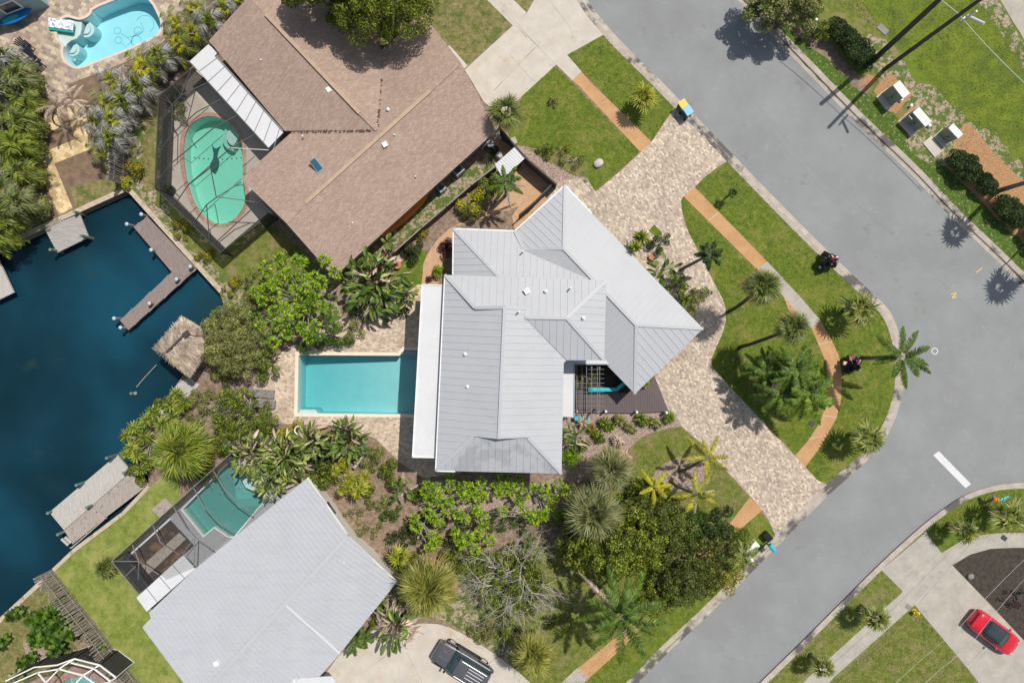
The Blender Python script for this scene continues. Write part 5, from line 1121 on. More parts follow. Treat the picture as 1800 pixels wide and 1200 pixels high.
def cabinet(px, py, w, d, h, rz, label, meter=False):
    t = thing('utility_cabinet', P(px, py, .01), label, 'utility cabinet', 'green utility cabinets beside the road', rz)
    MB().box((0,-.22,.05), (w+.12, d+.52, .1)).build('pad', 'concrete_pale', t, bev=.01, world=False); MB().box((0,0,.1+h/2), (w, d, h)).build('case', 'cabinet_green', t, bev=.02, world=False)
    MB().box((0,0,h+.13), (w+.05, d+.05, .06)).build('top', 'cabinet_top', t, bev=.01, world=False); MB().box((0,-d/2-.01,h*.5+.1), (.015,.03,h*.9)).box((.1,-d/2-.03,h*.55), (.06,.05,.12)).build('door_handle', 'black_plastic', t, world=False)
    if meter: MB().box((-w*.35,-d/2-.12,.7), (.4,.22,.9)).build('meter', 'grey_metal', t, bev=.02, world=False)
cabinet(1562,172,1.25,.62,1.65,R(-52),'pale topped green cabinet nearest the twin poles, with orange mulch round it'); cabinet(1602,216,1.45,.62,1.3,R(-49),'middle green cabinet with a grey meter box on its front', True); cabinet(1660,240,1.1,.5,1.25,R(-47),'green cabinet farthest from the poles, next to the empty concrete pad')
for x, y, l in ((1582,177,'short white marker stub right of the first green cabinet'),(1599,187,'short white marker stub between the first and middle green cabinets'),(1631,222,'short white marker stub right of the middle green cabinet')): tag(MB().disc(P(x, y, 0), .11, .3, 12).build('marker_stub', 'white_paint'), l, 'marker', 'white marker stubs by the cabinets')
t = thing('fire_hydrant', P(1606,1073,.01), 'bright yellow fire hydrant in the grass beside the concrete drive of the red car', 'fire hydrant')
MB().disc((0,0,0), .17, .06, 14).disc((0,0,.06), .12, .5, 14).disc((0,0,.56), .15, .16, 14, .06).disc((0,0,.72), .04, .06, 8).build('body', 'yellow_paint', t, smooth=False, world=False); MB().tube([(-.24,0,.42),(.24,0,.42)], .07, 10).tube([(0,-.22,.42),(0,0,.42)], .085, 10).build('outlet', 'yellow_paint', t, world=False)
for x, y, l, mt in ((1427,744,'dark square valve cover in the lawn beside the curved orange pavement','concrete_grey'),(1765,945,'dark rectangular meter lid set in the curved grey pavement','dark_grey'),(1597,1066,'small meter lid in the pavement corner behind the yellow hydrant','pile_grey')):
    m = MB().box(P(x, y, .035), (.46,.36,.03), R(-35)).box(P(x, y, .053), (.3,.24,.01), R(-35)); tag(m.build('valve_cover', mt if mt != 'concrete_grey' else 'dark_grey'), l, 'cover')
def rock(px, py, r, label, mat='rock', h=.6): tag(MB().ellip(P(px, py, r*h*.5), (r, r*.8, r*h), 14, 8, .10, .5).build('boulder', mat, smooth=True), label, 'boulder', 'garden boulders')
rock(1052,287,.42,'pale pinkish boulder on the lawn edge beside the paver drive'); rock(1030,317,.2,'small grey stone at the corner of the lawn above the grey roof tip','pile_grey'); rock(1706,1013,.30,'grey boulder in the dark mulch island by the red car','pile_grey'); rock(301,146,.2,'round cream stone between the log fence and the kidney pool cage','coping_beige'); rock(309,139,.16,'smaller cream stone beside the round one at the log fence','coping_beige')
# trash heaps
def heap(px, py, r, label, n, extra):
    t = thing('rubbish_heap', P(px, py, .01), label, 'rubbish heap', 'heaps of black bags on the verge')
    for i in range(n):
        a = i*2.4; q = r*math.sqrt(i/n)*.8; m = MB().ellip((q*math.cos(a), q*math.sin(a), .45+.5*(1-q/r)*random.uniform(.5, 1.2)), (r*.42, r*.36, .42), 14, 9, .13, a); m.build('bag', 'black_bag', t, world=False)
    for k, (x, y, z, sx, sy, sz, mt) in enumerate(extra): MB().box((x, y, z), (sx, sy, sz), k*.7, .2).build('carton' if mt != 'white_paint' else 'bucket', mt, t, bev=.04, world=False)
heap(1448,461,.78,'heap of glossy black bags topped by a red and white item, on the kerb',9,[(.25,.2,1.3,.5,.14,.1,'car_red'),(.1,.3,1.32,.08,.32,.08,'white_paint'),(.45,.25,1.3,.1,.2,.08,'white_paint'),(-.45,-.45,.5,.3,.25,.25,'pile_cap'),(-.2,-.55,.4,.25,.3,.2,'pile_cap'),(-.25,-.05,1.1,.6,.06,.05,'chrome')])
heap(1490,640,.72,'heap of dark bags and maroon items beside the foot of the leaning palm',9,[(-.1,.5,1.05,.7,.35,.12,'kayak_maroon'),(.25,.2,1.2,.4,.3,.12,'kayak_maroon'),(-.62,.1,.8,.3,.3,.2,'kayak_pink'),(.1,.32,1.25,.1,.1,.08,'white_paint'),(.4,.35,1.2,.1,.1,.08,'white_paint'),(-.3,.4,1.15,.05,.7,.04,'kayak_pink'),(.5,-.3,.7,.08,.5,.08,'grey_metal')])
t = thing('garden_ornament', P(1741,873,.0), 'turquoise and orange winged ornament on a stick in the far right palm bed', 'ornament'); MB().tube([(0,0,0),(0,0,1.1)], .02, 6).build('stick', 'steel', t, world=False); MB().ellip((.25,.1,1.15),(.5,.13,.06),rz=R(25)).build('wing', 'teal_bright', t, smooth=True, world=False); MB().ellip((-.3,.0,1.15),(.28,.2,.1),rz=R(-40)).build('wing', 'orange_paint', t, smooth=True, world=False); MB().ellip((-.45,.18,1.12),(.25,.16,.08),rz=R(-40)).build('body', 'kayak_maroon', t, smooth=True, world=False)
# ---------------------------------------------------------------- poles, wires, lamps
def pole(px, py, h, r, label, lean=(0, 0), gear=False):
    t = thing('utility_pole', P(px, py), label, 'utility pole', 'tall dark utility poles behind the hedge'); MB().tube([(0,0,0),(lean[0], lean[1], h)], [r, r*.72], 14).build('shaft', 'pole_wood', t, world=False)
    if gear:
        MB().tube([(.25,-.35,8.9),(.28,-.38,10.4)], .07, 10).build('conduit', 'cabinet_top', t, world=False); MB().box((.3,-.3,9.0), (.14,.4,.16), R(-45)).build('bracket', 'steel', t, world=False); MB().tube([(.2,-.3,9.6),(.9,-1.1,10.2)], .1, 10).build('lamp_arm', 'cabinet_top', t, world=False)
pole(1542,100,12.0,.22,'utility pole set farther from the cabinets, the thicker left one of the twin poles',(0.0,.9)); pole(1555,122,12.0,.17,'slimmer utility pole nearest the green cabinets, carrying the pale lamp gear',(0,0),True)
def wire(pts, r, label, cat='cable'):
    P_ = []
    for a, b in zip(pts, pts[1:]):
        A, B = P(*a), P(*b)
        for i in range(10): f = i/10; q = A.lerp(B, f); q.z -= .8*4*f*(1-f)*min(1, (B-A).length/30); P_.append(q)
    P_.append(P(*pts[-1])); tag(MB().tube(P_, r, 6).build('cable', 'cable'), label, cat, 'overhead cables')
wire([(1560,-90,9.3),(1684,24,9.2),(1850,190,9.0)], .026, 'pale overhead cable running from the slim pole across the bright verge')
wire([(1565,1210,6.5),(1680,1110,6.5),(1860,930,6.5)], .010, 'upper of two thin overhead cables crossing above the red car'); wire([(1600,1225,6.5),(1705,1135,6.5),(1870,945,6.5)], .010, 'lower of two thin overhead cables crossing above the dark mulch island')
def lamp(px, py, h, label, arm, mat='steel'):
    t = thing('street_lamp', P(px, py), label, 'street lamp', 'thin street lamps'); MB().tube([(0,0,0),(0,0,h)], [.07,.05], 10).build('post', mat, t, world=False); MB().tube([(0,0,h),(arm[0],arm[1],h+.1)], .035, 8).build('arm', mat, t, world=False); MB().box((arm[0], arm[1], h+.08), (.4,.2,.09), math.atan2(arm[1], arm[0])).build('lamp_head', 'cabinet_top', t, bev=.02, world=False)
lamp(1410,66,1.6,'thin pale post with a small head among the shrubs by the kerb, near the top',(.35,.55),'cabinet_top'); lamp(1795,436,5.0,'grey lamp post at the kerb by the right edge of the photo',(.3,.2))
# ---------------------------------------------------------------- vehicles
def loft(sections, seg):
    """sections: (x, halfwidth, z_low, z_belt, z_top, crown half width)"""
    m = MB(); n = len(sections); vs = []
    for x, w, zl, zb, zt, cw in sections:
        half = [(w*.90, zl), (w*.985, zl+.12), (w, (zl+zb)/2+.05), (w*.985, zb-.02), (w*.93, zb+.03), (cw, zt-.015), (cw*.55, zt+.01), (0, zt+.018)]
        vs += [(x, y, z) for y, z in half] + [(x, -y, z) for y, z in half[-2::-1]]
    k = 15; fs = [(i*k+j, i*k+j+1, (i+1)*k+j+1, (i+1)*k+j) for i in range(n-1) for j in range(k-1)]
    fs += [(i*k+k-1, i*k, (i+1)*k, (i+1)*k+k-1) for i in range(n-1)] + [tuple(range(k))[::-1], tuple((n-1)*k+j for j in range(k))]
    m.add(vs, fs); return m
def wheels(t, xs, y, r=.33):
    for x_ in xs:
        for s in (-1, 1):
            w = MB().tube([(x_, s*(y-.22), r), (x_, s*y, r)], r, 20).build('wheel', 'rubber', t, world=False); o = MB().tube([(x_, s*(y-.02), r), (x_, s*(y+.012), r)], r*.62, 14).build('rim', 'chrome', t, world=False); o.parent = w
# red convertible: nose towards lower right
cx = P(1747,1111,.6); t = thing('car', (cx.x, cx.y, .03), 'red coupe with a dark soft top parked on the concrete drive, bottom right', 'car', rz=math.atan2(-(1140-1082), 1785-1709)); Lc = 4.35; 
def S(L, w, prof): return [((u-.5)*L, w*kw_, zl, zb, zt, w*cw_) for u, kw_, zl, zb, zt, cw_ in prof]
m = loft(S(Lc, .87, [(0,.66,.42,.66,.70,.5),(.015,.78,.34,.70,.76,.62),(.05,.90,.25,.74,.86,.72),(.12,.97,.2,.78,.94,.78),(.22,1.0,.18,.80,.95,.82),(.35,1.0,.18,.80,.90,.84),(.5,.99,.18,.80,.88,.84),(.65,1.0,.18,.78,.88,.82),(.78,1.0,.18,.74,.84,.80),(.88,.97,.2,.68,.76,.74),(.95,.88,.25,.60,.66,.62),(.985,.74,.32,.54,.58,.5),(1,.6,.38,.5,.52,.4)]), 0)
b = m.build('body', 'car_red', t, smooth=True, world=False)
g = loft([(-1.22,.58,.80,.84,.93,.48),(-.95,.66,.80,.90,1.14,.52),(-.55,.68,.80,.92,1.27,.54),(0,.68,.80,.92,1.30,.55),(.25,.68,.80,.92,1.27,.54),(.75,.70,.78,.86,1.0,.55),(1.0,.66,.76,.80,.86,.5)], 0); g.build('cabin_glass', 'glass_car', t, smooth=True, world=False)
g = loft([(-1.05,.55,1.0,1.03,1.10,.46),(-.85,.61,1.05,1.10,1.21,.52),(-.4,.62,1.1,1.15,1.315,.54),(0,.62,1.12,1.18,1.33,.55),(.28,.60,1.12,1.17,1.30,.54)], 0); g.build('soft_top', 'soft_top', t, smooth=True, world=False)
m = MB(); m.box((-2.0,0,1.02), (.22,1.35,.035)); m.box((-1.98,.5,.93), (.08,.05,.16)); m.box((-1.98,-.5,.93), (.08,.05,.16)); m.build('spoiler', 'car_red', t, bev=.015, world=False)
for s in (-1, 1):
    MB().ellip((.62, s*.93, .92), (.09,.12,.07)).build('mirror', 'car_red', t, smooth=True, world=False); MB().ellip((2.0, s*.5, .56), (.12,.16,.06)).build('headlight', 'lamp_clear', t, smooth=True, world=False); MB().box((-2.14, s*.5, .66), (.05,.34,.12)).build('taillight', 'lamp_red', t, world=False)
wheels(t, (-1.32, 1.30), .86, .31)
# dark grey sport utility: nose towards upper left
cx = P(812,1166,.8); t = thing('car', (cx.x, cx.y, .03), 'dark grey off road wagon with pale roof ribs parked on the pale drive', 'car', rz=math.atan2((1190-1137), -(856-769)));
m = loft(S(4.75, .94, [(0,.90,.55,.95,1.0,.80),(.01,.94,.5,1.0,1.05,.82),(.06,.97,.4,1.02,1.08,.84),(.3,.98,.38,1.03,1.09,.85),(.6,.98,.38,1.03,1.09,.85),(.68,.98,.38,1.02,1.09,.84),(.8,.98,.42,1.02,1.10,.80),(.92,.96,.48,1.0,1.08,.76),(.985,.86,.52,.92,1.0,.68),(1,.80,.56,.86,.9,.62)]), 0); m.build('body', 'car_grey', t, smooth=False, world=False, bev=.03)
g = loft([(-2.25,.82,1.0,1.08,1.15,.74),(-2.15,.80,1.0,1.35,1.70,.68),(-1.2,.82,1.0,1.38,1.74,.70),(.2,.82,1.0,1.38,1.74,.70),(.5,.80,1.0,1.34,1.66,.68),(1.0,.82,1.0,1.06,1.16,.74)], 0); g.build('cabin_glass', 'glass_car', t, smooth=False, world=False)
g = loft([(-2.24,.72,1.60,1.66,1.80,.66),(-1.9,.75,1.62,1.70,1.83,.68),(0,.75,1.62,1.70,1.83,.68),(.46,.72,1.60,1.66,1.77,.66)], 0); g.build('roof', 'car_grey', t, smooth=False, world=False, bev=.03)
m = MB()
for y in (-.42, -.18, .08, .34): m.box((-1.15, y, 1.86), (1.35,.035,.02))
m.build('roof_rib', 'alu_white', t, world=False)
for s in (-1, 1):
    MB().tube([(-1.95, s*.66, 1.88), (.25, s*.66, 1.88)], .025, 8).build('roof_rail', 'chrome', t, world=False); MB().box((.95, s*1.05, 1.15), (.16,.26,.18)).build('mirror', 'black_plastic', t, bev=.04, world=False)
    MB().box((2.30, s*.6, .85), (.08,.3,.18)).build('headlight', 'lamp_clear', t, world=False); MB().box((-2.38, s*.8, .95), (.05,.16,.3)).build('taillight', 'lamp_red', t, world=False); MB().box((0, s*1.0, .42), (2.1,.18,.06)).build('side_step', 'black_plastic', t, world=False)
    for x_ in (-1.45, 1.45): MB().box((x_, s*.97, .86), (1.0,.20,.10)).build('fender_flare', 'black_plastic', t, bev=.05, world=False)
m = MB(); m.box((1.45,.25,1.115), (.9,.05,.03)); m.box((1.45,-.25,1.115), (.9,.05,.03)); m.build('bonnet_rib', 'car_grey', t, world=False)
wheels(t, (-1.45, 1.45), .95, .40)
# ---------------------------------------------------------------- vegetation
leafmat('leaf_coconut_bright', [(.05, .11, .008), (.11, .20, .012), (.26, .36, .03), (.07, .14, .012)])
fan_palm(889,196,39,4.2,'dark green fan palm overhanging the corner of the brown shingle roof by its driveway', 'leaf_sabal', base=(886,213), n=24, tr=.11)
fan_palm(1340,503,40,6.5,'fan palm on a leaning trunk beside the pale section of pavement, upper of two', 'leaf_sabal', base=(1282,547), n=34, tr=.13)
fan_palm(1394,576,37,7.0,'fan palm on a bent dark trunk in the lawn, lower of the two leaning ones', 'leaf_sabal', base=(1300,610), n=34, tr=.13)
fan_palm(1131,170,29,2.0,'round yellow fan palm in the lawn near the two kerb bins', 'leaf_bright_palm', n=26, oldn=0, nb=11, wk=.10, e_lo=-15)
fan_palm(1510,542,40,2.4,'pale yellow tipped fan palm in the lawn just above the kerb palm crown', 'leaf_young_palm', n=16, oldn=0, nb=11, wk=.09, e_lo=-10)
fan_palm(1524,770,38,2.6,'yellow green fan palm at the kerb near the lower end of the curved orange pavement', 'leaf_young_palm', n=16, oldn=0, nb=11, wk=.09, e_lo=-10)
fan_palm(1540,1085,30,2.3,'yellow green fan palm overlapping the straight grey pavement of the red car lot', 'leaf_young_palm', n=20, oldn=0, nb=11, wk=.09, e_lo=-12)
fan_palm(1446,1172,27,2.1,'small yellow green fan palm at the bottom edge by the grey pavement', 'leaf_young_palm', n=18, oldn=0, nb=11, wk=.09, e_lo=-12)
fan_palm(1697,933,28,2.1,'compact yellow green fan palm at the start of the curved grey pavement, right', 'leaf_young_palm', n=20, oldn=0, nb=11, wk=.09, e_lo=-12)
fan_palm(1772,905,40,2.3,'wide fan palm around the turquoise and orange ornament near the right edge', 'leaf_young_palm', n=16, oldn=0, nb=11, wk=.08, e_lo=-10)
fan_palm(1074,826,47,4.6,'big round fan palm with orange tipped lower leaves below the mulch bed', 'leaf_sabal_grey', n=52, oldn=.22, nb=15, wk=.06, tr=.2)
fan_palm(1043,902,58,5.0,'big grey green fan palm touching the orange tipped one, slightly lower left', 'leaf_sabal_grey', n=50, oldn=.1, nb=15, wk=.06, tr=.2)
fan_palm(752,1032,62,5.2,'largest round fan palm with orange brown rim beside the wide pale metal roof', 'leaf_sabal_yellow', n=58, oldn=.24, nb=15, wk=.055, tr=.22)
fan_palm(938,1150,46,4.0,'round fan palm at the bottom edge right of the dark grey off road wagon', 'leaf_sabal_yellow', n=44, oldn=.15, nb=15, wk=.06, tr=.2)
fan_palm(318,790,60,4.8,'wide yellow green fan palm between the old dock and the teal pool cage', 'leaf_lime', old='leaf_bright_palm', n=54, oldn=.2, nb=15, wk=.055, tr=.2)
fan_palm(183,998,26,1.5,'low spiky sago in the yellow green lawn by the teal pool cage', 'leaf_sabal', n=34, oldn=.2, nb=7, wk=.08)
fan_palm(1288,339,13,1.6,'tiny dark fan palm in the lawn between kerb and straight orange pavement', 'leaf_dark', n=12, oldn=0, nb=7, wk=.12, tr=.06)
fan_palm(704,978,27,3.0,'small yellowish fan palm at the right corner of the wide pale roof', 'leaf_bright_palm', n=14, oldn=.1, nb=9, wk=.1, tr=.1)
fan_palm(1012,860,16,2.2,'small fan palm squeezed between the house corner and the two big fan palms', 'leaf_sabal', n=12, oldn=.1, nb=9, wk=.09, tr=.08)
fan_palm(1904,290,42,8.4,'tall palm beyond the right edge whose crown shadow falls on the straight road', 'leaf_sabal', base=(1750,337), n=20, oldn=.1, nb=9, wk=.10, tr=.17)
fan_palm(1985,410,42,8.0,'tall palm beyond the right edge, farther down the road than the other one', 'leaf_sabal', base=(1862,470), n=20, oldn=.1, nb=9, wk=.10, tr=.17)
feather_palm(1584,626,54,6.0,'sparse feather palm leaning out over the kerb at the bend of the road', 'leaf_coconut', base=(1515,629), n=11, m=50, ll=.19, lw=.06, droop=.35, e_lo=5, tr=.15)
feather_palm(1345,652,42,3.4,'feather palm at the upper left of the clump in the round mulch bed', 'leaf_coconut', n=19, m=44, ll=.20, lw=.05, droop=.45)
feather_palm(1398,652,52,4.6,'feather palm at the upper right of the clump in the round mulch bed', 'leaf_coconut', n=19, m=44, ll=.20, lw=.05)
feather_palm(1372,692,48,4.0,'feather palm at the lower left of the clump, with a pale dry frond', 'leaf_coconut', n=19, m=44, ll=.20, lw=.05, dead=.1)
feather_palm(1418,690,60,4.2,'bright feather palm of the clump whose frond crosses the curved orange pavement', 'leaf_coconut_bright', n=19, m=44, ll=.20, lw=.05)
feather_palm(1243,803,46,3.4,'yellow feather palm on a curved trunk leaning from the oval mulch bed over the drive', 'leaf_coconut_yellow', base=(1195,828), n=8, ll=.17, lw=.06, tr=.12, e_lo=0)
feather_palm(1222,868,48,3.8,'feather palm with bare greyish fronds at the lower side of the oval mulch bed', 'leaf_coconut_yellow', base=(1180,848), n=9, ll=.17, lw=.06, tr=.12, dead=.35)
feather_palm(1093,1080,80,7.0,'largest feather palm, long fronds spread over the lower lawn, two of them dry and pink', 'leaf_coconut', n=20, m=52, ll=.17, lw=.06, droop=.4, dead=.13)
feather_palm(1150,855,34,3.2,'yellow leaved feather palm on the left rim of the oval mulch bed', 'leaf_yellow', n=6, ll=.2, lw=.07, e_lo=5)
feather_palm(889,322,38,4.0,'dark green feather palm with dry fronds above the gravel yard', 'leaf_coconut', n=11, ll=.2, lw=.06, dead=.3)
feather_palm(1248,447,26,4.2,'dark feather palm on a leaning trunk crossing the paver drive edge', 'leaf_dark', base=(1196,474), n=10, ll=.3, lw=.08, tr=.12)
feather_palm(1305,975,34,2.4,'small feather palm at the kerb below the white utility box', 'leaf_young_palm', n=10, ll=.2)
feather_palm(100,185,44,2.6,'dry straw coloured palm standing in the round paver ring', 'leaf_dead', base=(94,215), n=9, ll=.16, lw=.03, tr=.06)
feather_palm(128,175,36,2.0,'dry straw coloured palm right of the one in the paver ring', 'leaf_dead', n=8, ll=.14, lw=.03, tr=.06)
# silver palms along the log fence
row = [(432,6,30,'top of the photo'),(405,22,30,''),(378,44,32,''),(352,24,30,''),(350,66,34,''),(322,84,32,''),(318,48,28,''),(290,104,34,''),(262,124,34,''),(240,150,36,''),(206,148,30,''),(216,178,34,''),(186,176,32,''),(196,206,34,''),(165,212,28,''),(192,238,34,''),(178,262,30,'')]
words = ['topmost','second from the top','third from the top','poolside twin of the third','fourth','fifth','poolside twin of the fifth','sixth','seventh','eighth, at the bend of the fence','pool side neighbour of the eighth','ninth','tenth, over the brown soil','eleventh','twelfth, over the small paved path','thirteenth','last, above the yellow paved path']
for (x, y, r, _), w in zip(row, words):
    if y < 150: x -= 12; y -= 9
    h = random.uniform(1.9, 2.8); u = random.random()
    t = feather_palm(x, y, r*1.15, h, 'silvery palm behind the dark log fence: %s' % w, 'leaf_silver' if u > .45 else ('leaf_sabal_grey' if u > .2 else 'leaf_tree'), n=10, m=20, ll=.38, lw=.04, dead=0, group='silvery palms along the dark log fence', e_lo=-15, droop=.6, tr=.07)
    rel = P(x, y, h)-t.location; V, F = fan_geo(r/SC*.62, 12, 11, 0, 75, wk=.10, lo=.0); npmesh('green_leaves', V+np.array(rel)+np.array([.1, -.1, .05]), F, 'leaf_yellow' if u < .35 else ('leaf_bright_palm' if u < .65 else 'leaf_tree'), t, False)
row = [(12,100),(38,132),(8,150),(45,172),(14,198),(42,212),(8,248),(36,252),(20,292),(44,300),(12,332),(38,352),(14,382),(2,415),(-14,130),(-14,220),(-14,310)]
words = ['topmost one at the pavers','second, its tips over the pavers','third, at the photo edge','fourth, above the brown soil','fifth','sixth, nearest the paver ring','seventh, at the photo edge','eighth, its tips over the brown soil','ninth','tenth, beside the yellow paved path','eleventh','twelfth, beside the dry grass','thirteenth','lowest, at the seawall','half cut off beside the third','half cut off beside the fifth','half cut off beside the ninth']
for (x, y), w in zip(row, words):
    h = random.uniform(2.2, 3.4); u = random.random(); r = 36
    x -= 9; t = feather_palm(x, y, r*1.08, h, 'grey green palm massed along the left edge: %s' % w, 'leaf_silver' if u < .35 else ('leaf_sabal_grey' if u < .7 else 'leaf_tree'), n=11, m=20, ll=.40, lw=.045, group='grey green palms massed along the left edge', e_lo=-15, droop=.6, tr=.08)
    rel = P(x, y, h)-t.location; V, F = fan_geo(r/SC*.8, 14, 9, 0, 75, wk=.13, lo=.0); npmesh('green_leaves', V+np.array(rel), F, 'leaf_sabal' if u < .85 else 'leaf_lime', t, False)
    V, F = leafcloud([(0, 0, .9, .9)], 900, .25); npmesh('undergrowth', V+np.array([rel.x, rel.y, 0]), F, 'leaf_olive', t, False)
# leafy trees and shrubs
leafy(668,6,100,56,9.0,'big dense tree shading the brown shingle roof at the top of the photo', 'leaf_tree', size=.19, lump=.7, dens=1.5, flat=.4, aspect=.35)
leafy(575,-62,115,60,11.0,'tree mostly above the top edge whose shade falls on the shingle ridge', 'leaf_tree', size=.19, lump=.7, dens=1.3)
leafy(1398,4,66,36,5.4,'olive green tree at the top by the straight road, shading the asphalt', 'leaf_olive', size=.17, lump=.6, dens=1.3)
leafy(1345,-14,36,26,4.6,'tree at the top edge beside the straight road kerb', 'leaf_olive', size=.17, lump=.6, dens=1.3)
leafy(408,598,66,78,4.0,'airy olive grey tree between the thatched hut and the turquoise pool', 'leaf_olive', size=.13, lump=.45, dens=.95, flat=.4)
leafy(462,640,26,36,2.8,'brighter green bush on the pool side of the airy olive grey tree', 'leaf_shrub', size=.13, lump=.4)
leafy(416,732,66,58,3.2,'bare branched bush with sparse leaves left of the grey loungers', 'leaf_shrub', size=.14, lump=.4, dens=1.0, trunk='bark_pale')
leafy(400,560,40,22,3.0,'small pale bush at the canal corner above the thatched hut', 'leaf_olive', size=.13, lump=.4)
leafy(1085,962,112,80,6.5,'dense yellow green tree right of the grey green fan palm', 'leaf_tree', size=.18, lump=.45, dens=1.15, aspect=.7)
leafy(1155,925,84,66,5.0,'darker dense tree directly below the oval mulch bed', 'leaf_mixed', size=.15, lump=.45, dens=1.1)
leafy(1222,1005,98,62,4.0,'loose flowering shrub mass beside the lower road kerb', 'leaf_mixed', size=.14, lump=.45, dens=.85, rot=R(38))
leafy(1265,1015,56,38,3.0,'yellow flowered shrub nearest the lower road kerb', 'leaf_croton', size=.13, lump=.4, dens=.6)
leafy(1252,930,50,40,3.2,'dark green fern like bush beside the short orange pavement piece', 'leaf_dark', size=.14, lump=.45)
leafy(1165,1050,76,40,3.0,'yellow speckled shrub between the largest feather palm and the lower road', 'leaf_shrub', size=.13, lump=.45, dens=.9, rot=R(40))
leafy(895,1030,78,76,2.0,'tangled green undergrowth below the bare branched tree', 'leaf_shrub', size=.14, lump=.4, dens=.95)
leafy(1120,900,32,34,3.0,'small tree between the orange tipped fan palm and the oval mulch bed', 'leaf_shrub', size=.14, lump=.45)
leafy(1010,803,20,24,1.8,'bright green bush against the right wall of the grey roofed house', 'leaf_rosette', size=.12, lump=.4, dens=1.2)
leafy(1163,427,22,24,1.4,'round dark shrub in the triangular bed by the garage corner', 'leaf_dark', size=.09, lump=.35, dens=1.2)
leafy(832,375,24,15,1.8,'olive shrub below the yellow green shrub by the low board fence', 'leaf_olive', size=.12, lump=.4)
leafy(836,348,26,22,2.4,'bright yellow green shrub by the low board fence', 'leaf_yellow', size=.16, lump=.45, dens=.8)
leafy(862,330,22,24,2.6,'mid green shrub between the yellow one and the dark feather palm', 'leaf_shrub', size=.14, lump=.4)
leafy(727,440,22,18,1.4,'dark shrub at the top of the small lawn by the gravel path', 'leaf_dark', size=.12, lump=.4)
leafy(738,415,18,14,1.0,'reddish green shrub along the low board fence', 'leaf_croton', size=.1, lump=.3, dens=.7)
leafy(784,432,10,20,1.2,'dark maroon shrub against the grey roof left wall', 'leaf_maroon', size=.14, lump=.28, dens=.9)
leafy(771,478,12,12,.9,'small bright plant on the gravel path beside the white strip roof', 'leaf_rosette', size=.12, lump=.25)
leafy(757,488,10,8,.5,'small reddish plant on the gravel path above the white strip roof', 'leaf_maroon', size=.12, lump=.2, dens=.5)
leafy(508,756,24,14,1.8,'yellow shrub around the white ring above the banana like plants', 'leaf_yellow', size=.12, lump=.35, dens=.9)
leafy(603,818,16,14,2.4,'brightest yellow shrub right of the spiky rosettes', 'leaf_yellow', size=.12, lump=.35)
leafy(657,806,26,22,1.6,'dull green bush at the lower corner of the pool deck', 'leaf_olive', size=.12, lump=.4)
leafy(683,832,20,22,1.6,'green bush beside the fallen pale trunk near the house', 'leaf_shrub', size=.14, lump=.4)
leafy(310,168,18,20,1.4,'dark small leaved shrub inside the upper corner of the kidney pool cage', 'leaf_dark', size=.11, lump=.35)
leafy(312,192,14,22,1.2,'grey shrub inside the kidney pool cage below the dark one', 'leaf_olive', size=.10, lump=.3, dens=.6)
leafy(320,396,20,30,1.1,'yellow flecked shrub outside the kidney pool cage by the seawall', 'leaf_croton', size=.11, lump=.3, rot=R(-45))
leafy(360,448,20,10,.9,'small yellow leaved shrub at the lowest corner of the kidney pool cage', 'leaf_croton', size=.11, lump=.3)
leafy(232,296,26,16,1.3,'bright shrub between the log fence and the kidney pool cage', 'leaf_croton', size=.13, lump=.35)
leafy(215,318,16,9,1.0,'yellow green shrub at the canal end of the dark log fence', 'leaf_yellow', size=.12, lump=.3)
leafy(405,505,16,22,1.0,'small sunny shrub at the hidden corner of the seawall', 'leaf_croton', size=.12, lump=.3)
leafy(436,488,20,14,1.0,'small shrub on the sandy ground below the shingle gable', 'leaf_olive', size=.11, lump=.3, dens=.6)
leafy(1195,500,22,26,2.2,'broad leaved shrub pile at the middle of the garage bed', 'leaf_shrub', size=.2, lump=.35)
leafy(1215,532,22,30,1.6,'grey tipped bushy grass mound at the lower end of the garage bed', 'leaf_olive', size=.12, lump=.4, rot=R(-50))
leafy(1232,520,14,28,1.2,'green low shrub on the paver side of the garage bed', 'leaf_shrub', size=.12, lump=.3, rot=R(-60))
leafy(1135,673,16,12,1.3,'bright green shrub by the pointed grey roof corner', 'leaf_rosette', size=.12, lump=.35)
leafy(1104,680,14,10,1.0,'dark shrub at the planter end below the pointed grey roof corner', 'leaf_dark', size=.11, lump=.3)
leafy(1032,670,26,14,1.4,'variegated plant growing up through the pergola bars', 'leaf_young_palm', size=.16, lump=.3)
leafy(1090,660,12,14,1.0,'shaded dark plant between the pergola and the pointed roof', 'leaf_dark', size=.12, lump=.3)
leafy(990,260,26,12,.9,'scrubby low shrub on the lawn edge left of the pinkish boulder', 'leaf_croton', size=.11, lump=.25, dens=.5)
leafy(1015,278,26,12,.9,'dry twiggy shrub just left of the pinkish boulder', 'leaf_olive', size=.10, lump=.25, dens=.5, trunk='bark_pale')
leafy(960,262,22,12,1.0,'green scrub shrub between the dark fence and the lawn', 'leaf_shrub', size=.12, lump=.28, dens=.6)
leafy(972,178,5,5,.5,'tiny grey green seedling in the middle of the lawn by the concrete drive', 'leaf_olive', size=.1, lump=.18)
leafy(1300,630,12,8,.3,'small dead twiggy patch at the foot of the bent fan palm', 'leaf_dead', size=.1, lump=.15, dens=.25)
leafy(1355,640,22,22,1.3,'low green bush in the left half of the round mulch bed', 'leaf_rosette_deep', size=.12, lump=.35)
leafy(1700,1120-45,1,1,.2,'','leaf_dark') if False else None
leafy(1795,1052,26,18,1.2,'dark orange streaked plant in the mulch island above the red car', 'leaf_maroon', size=.2, lump=.3, dens=.6)
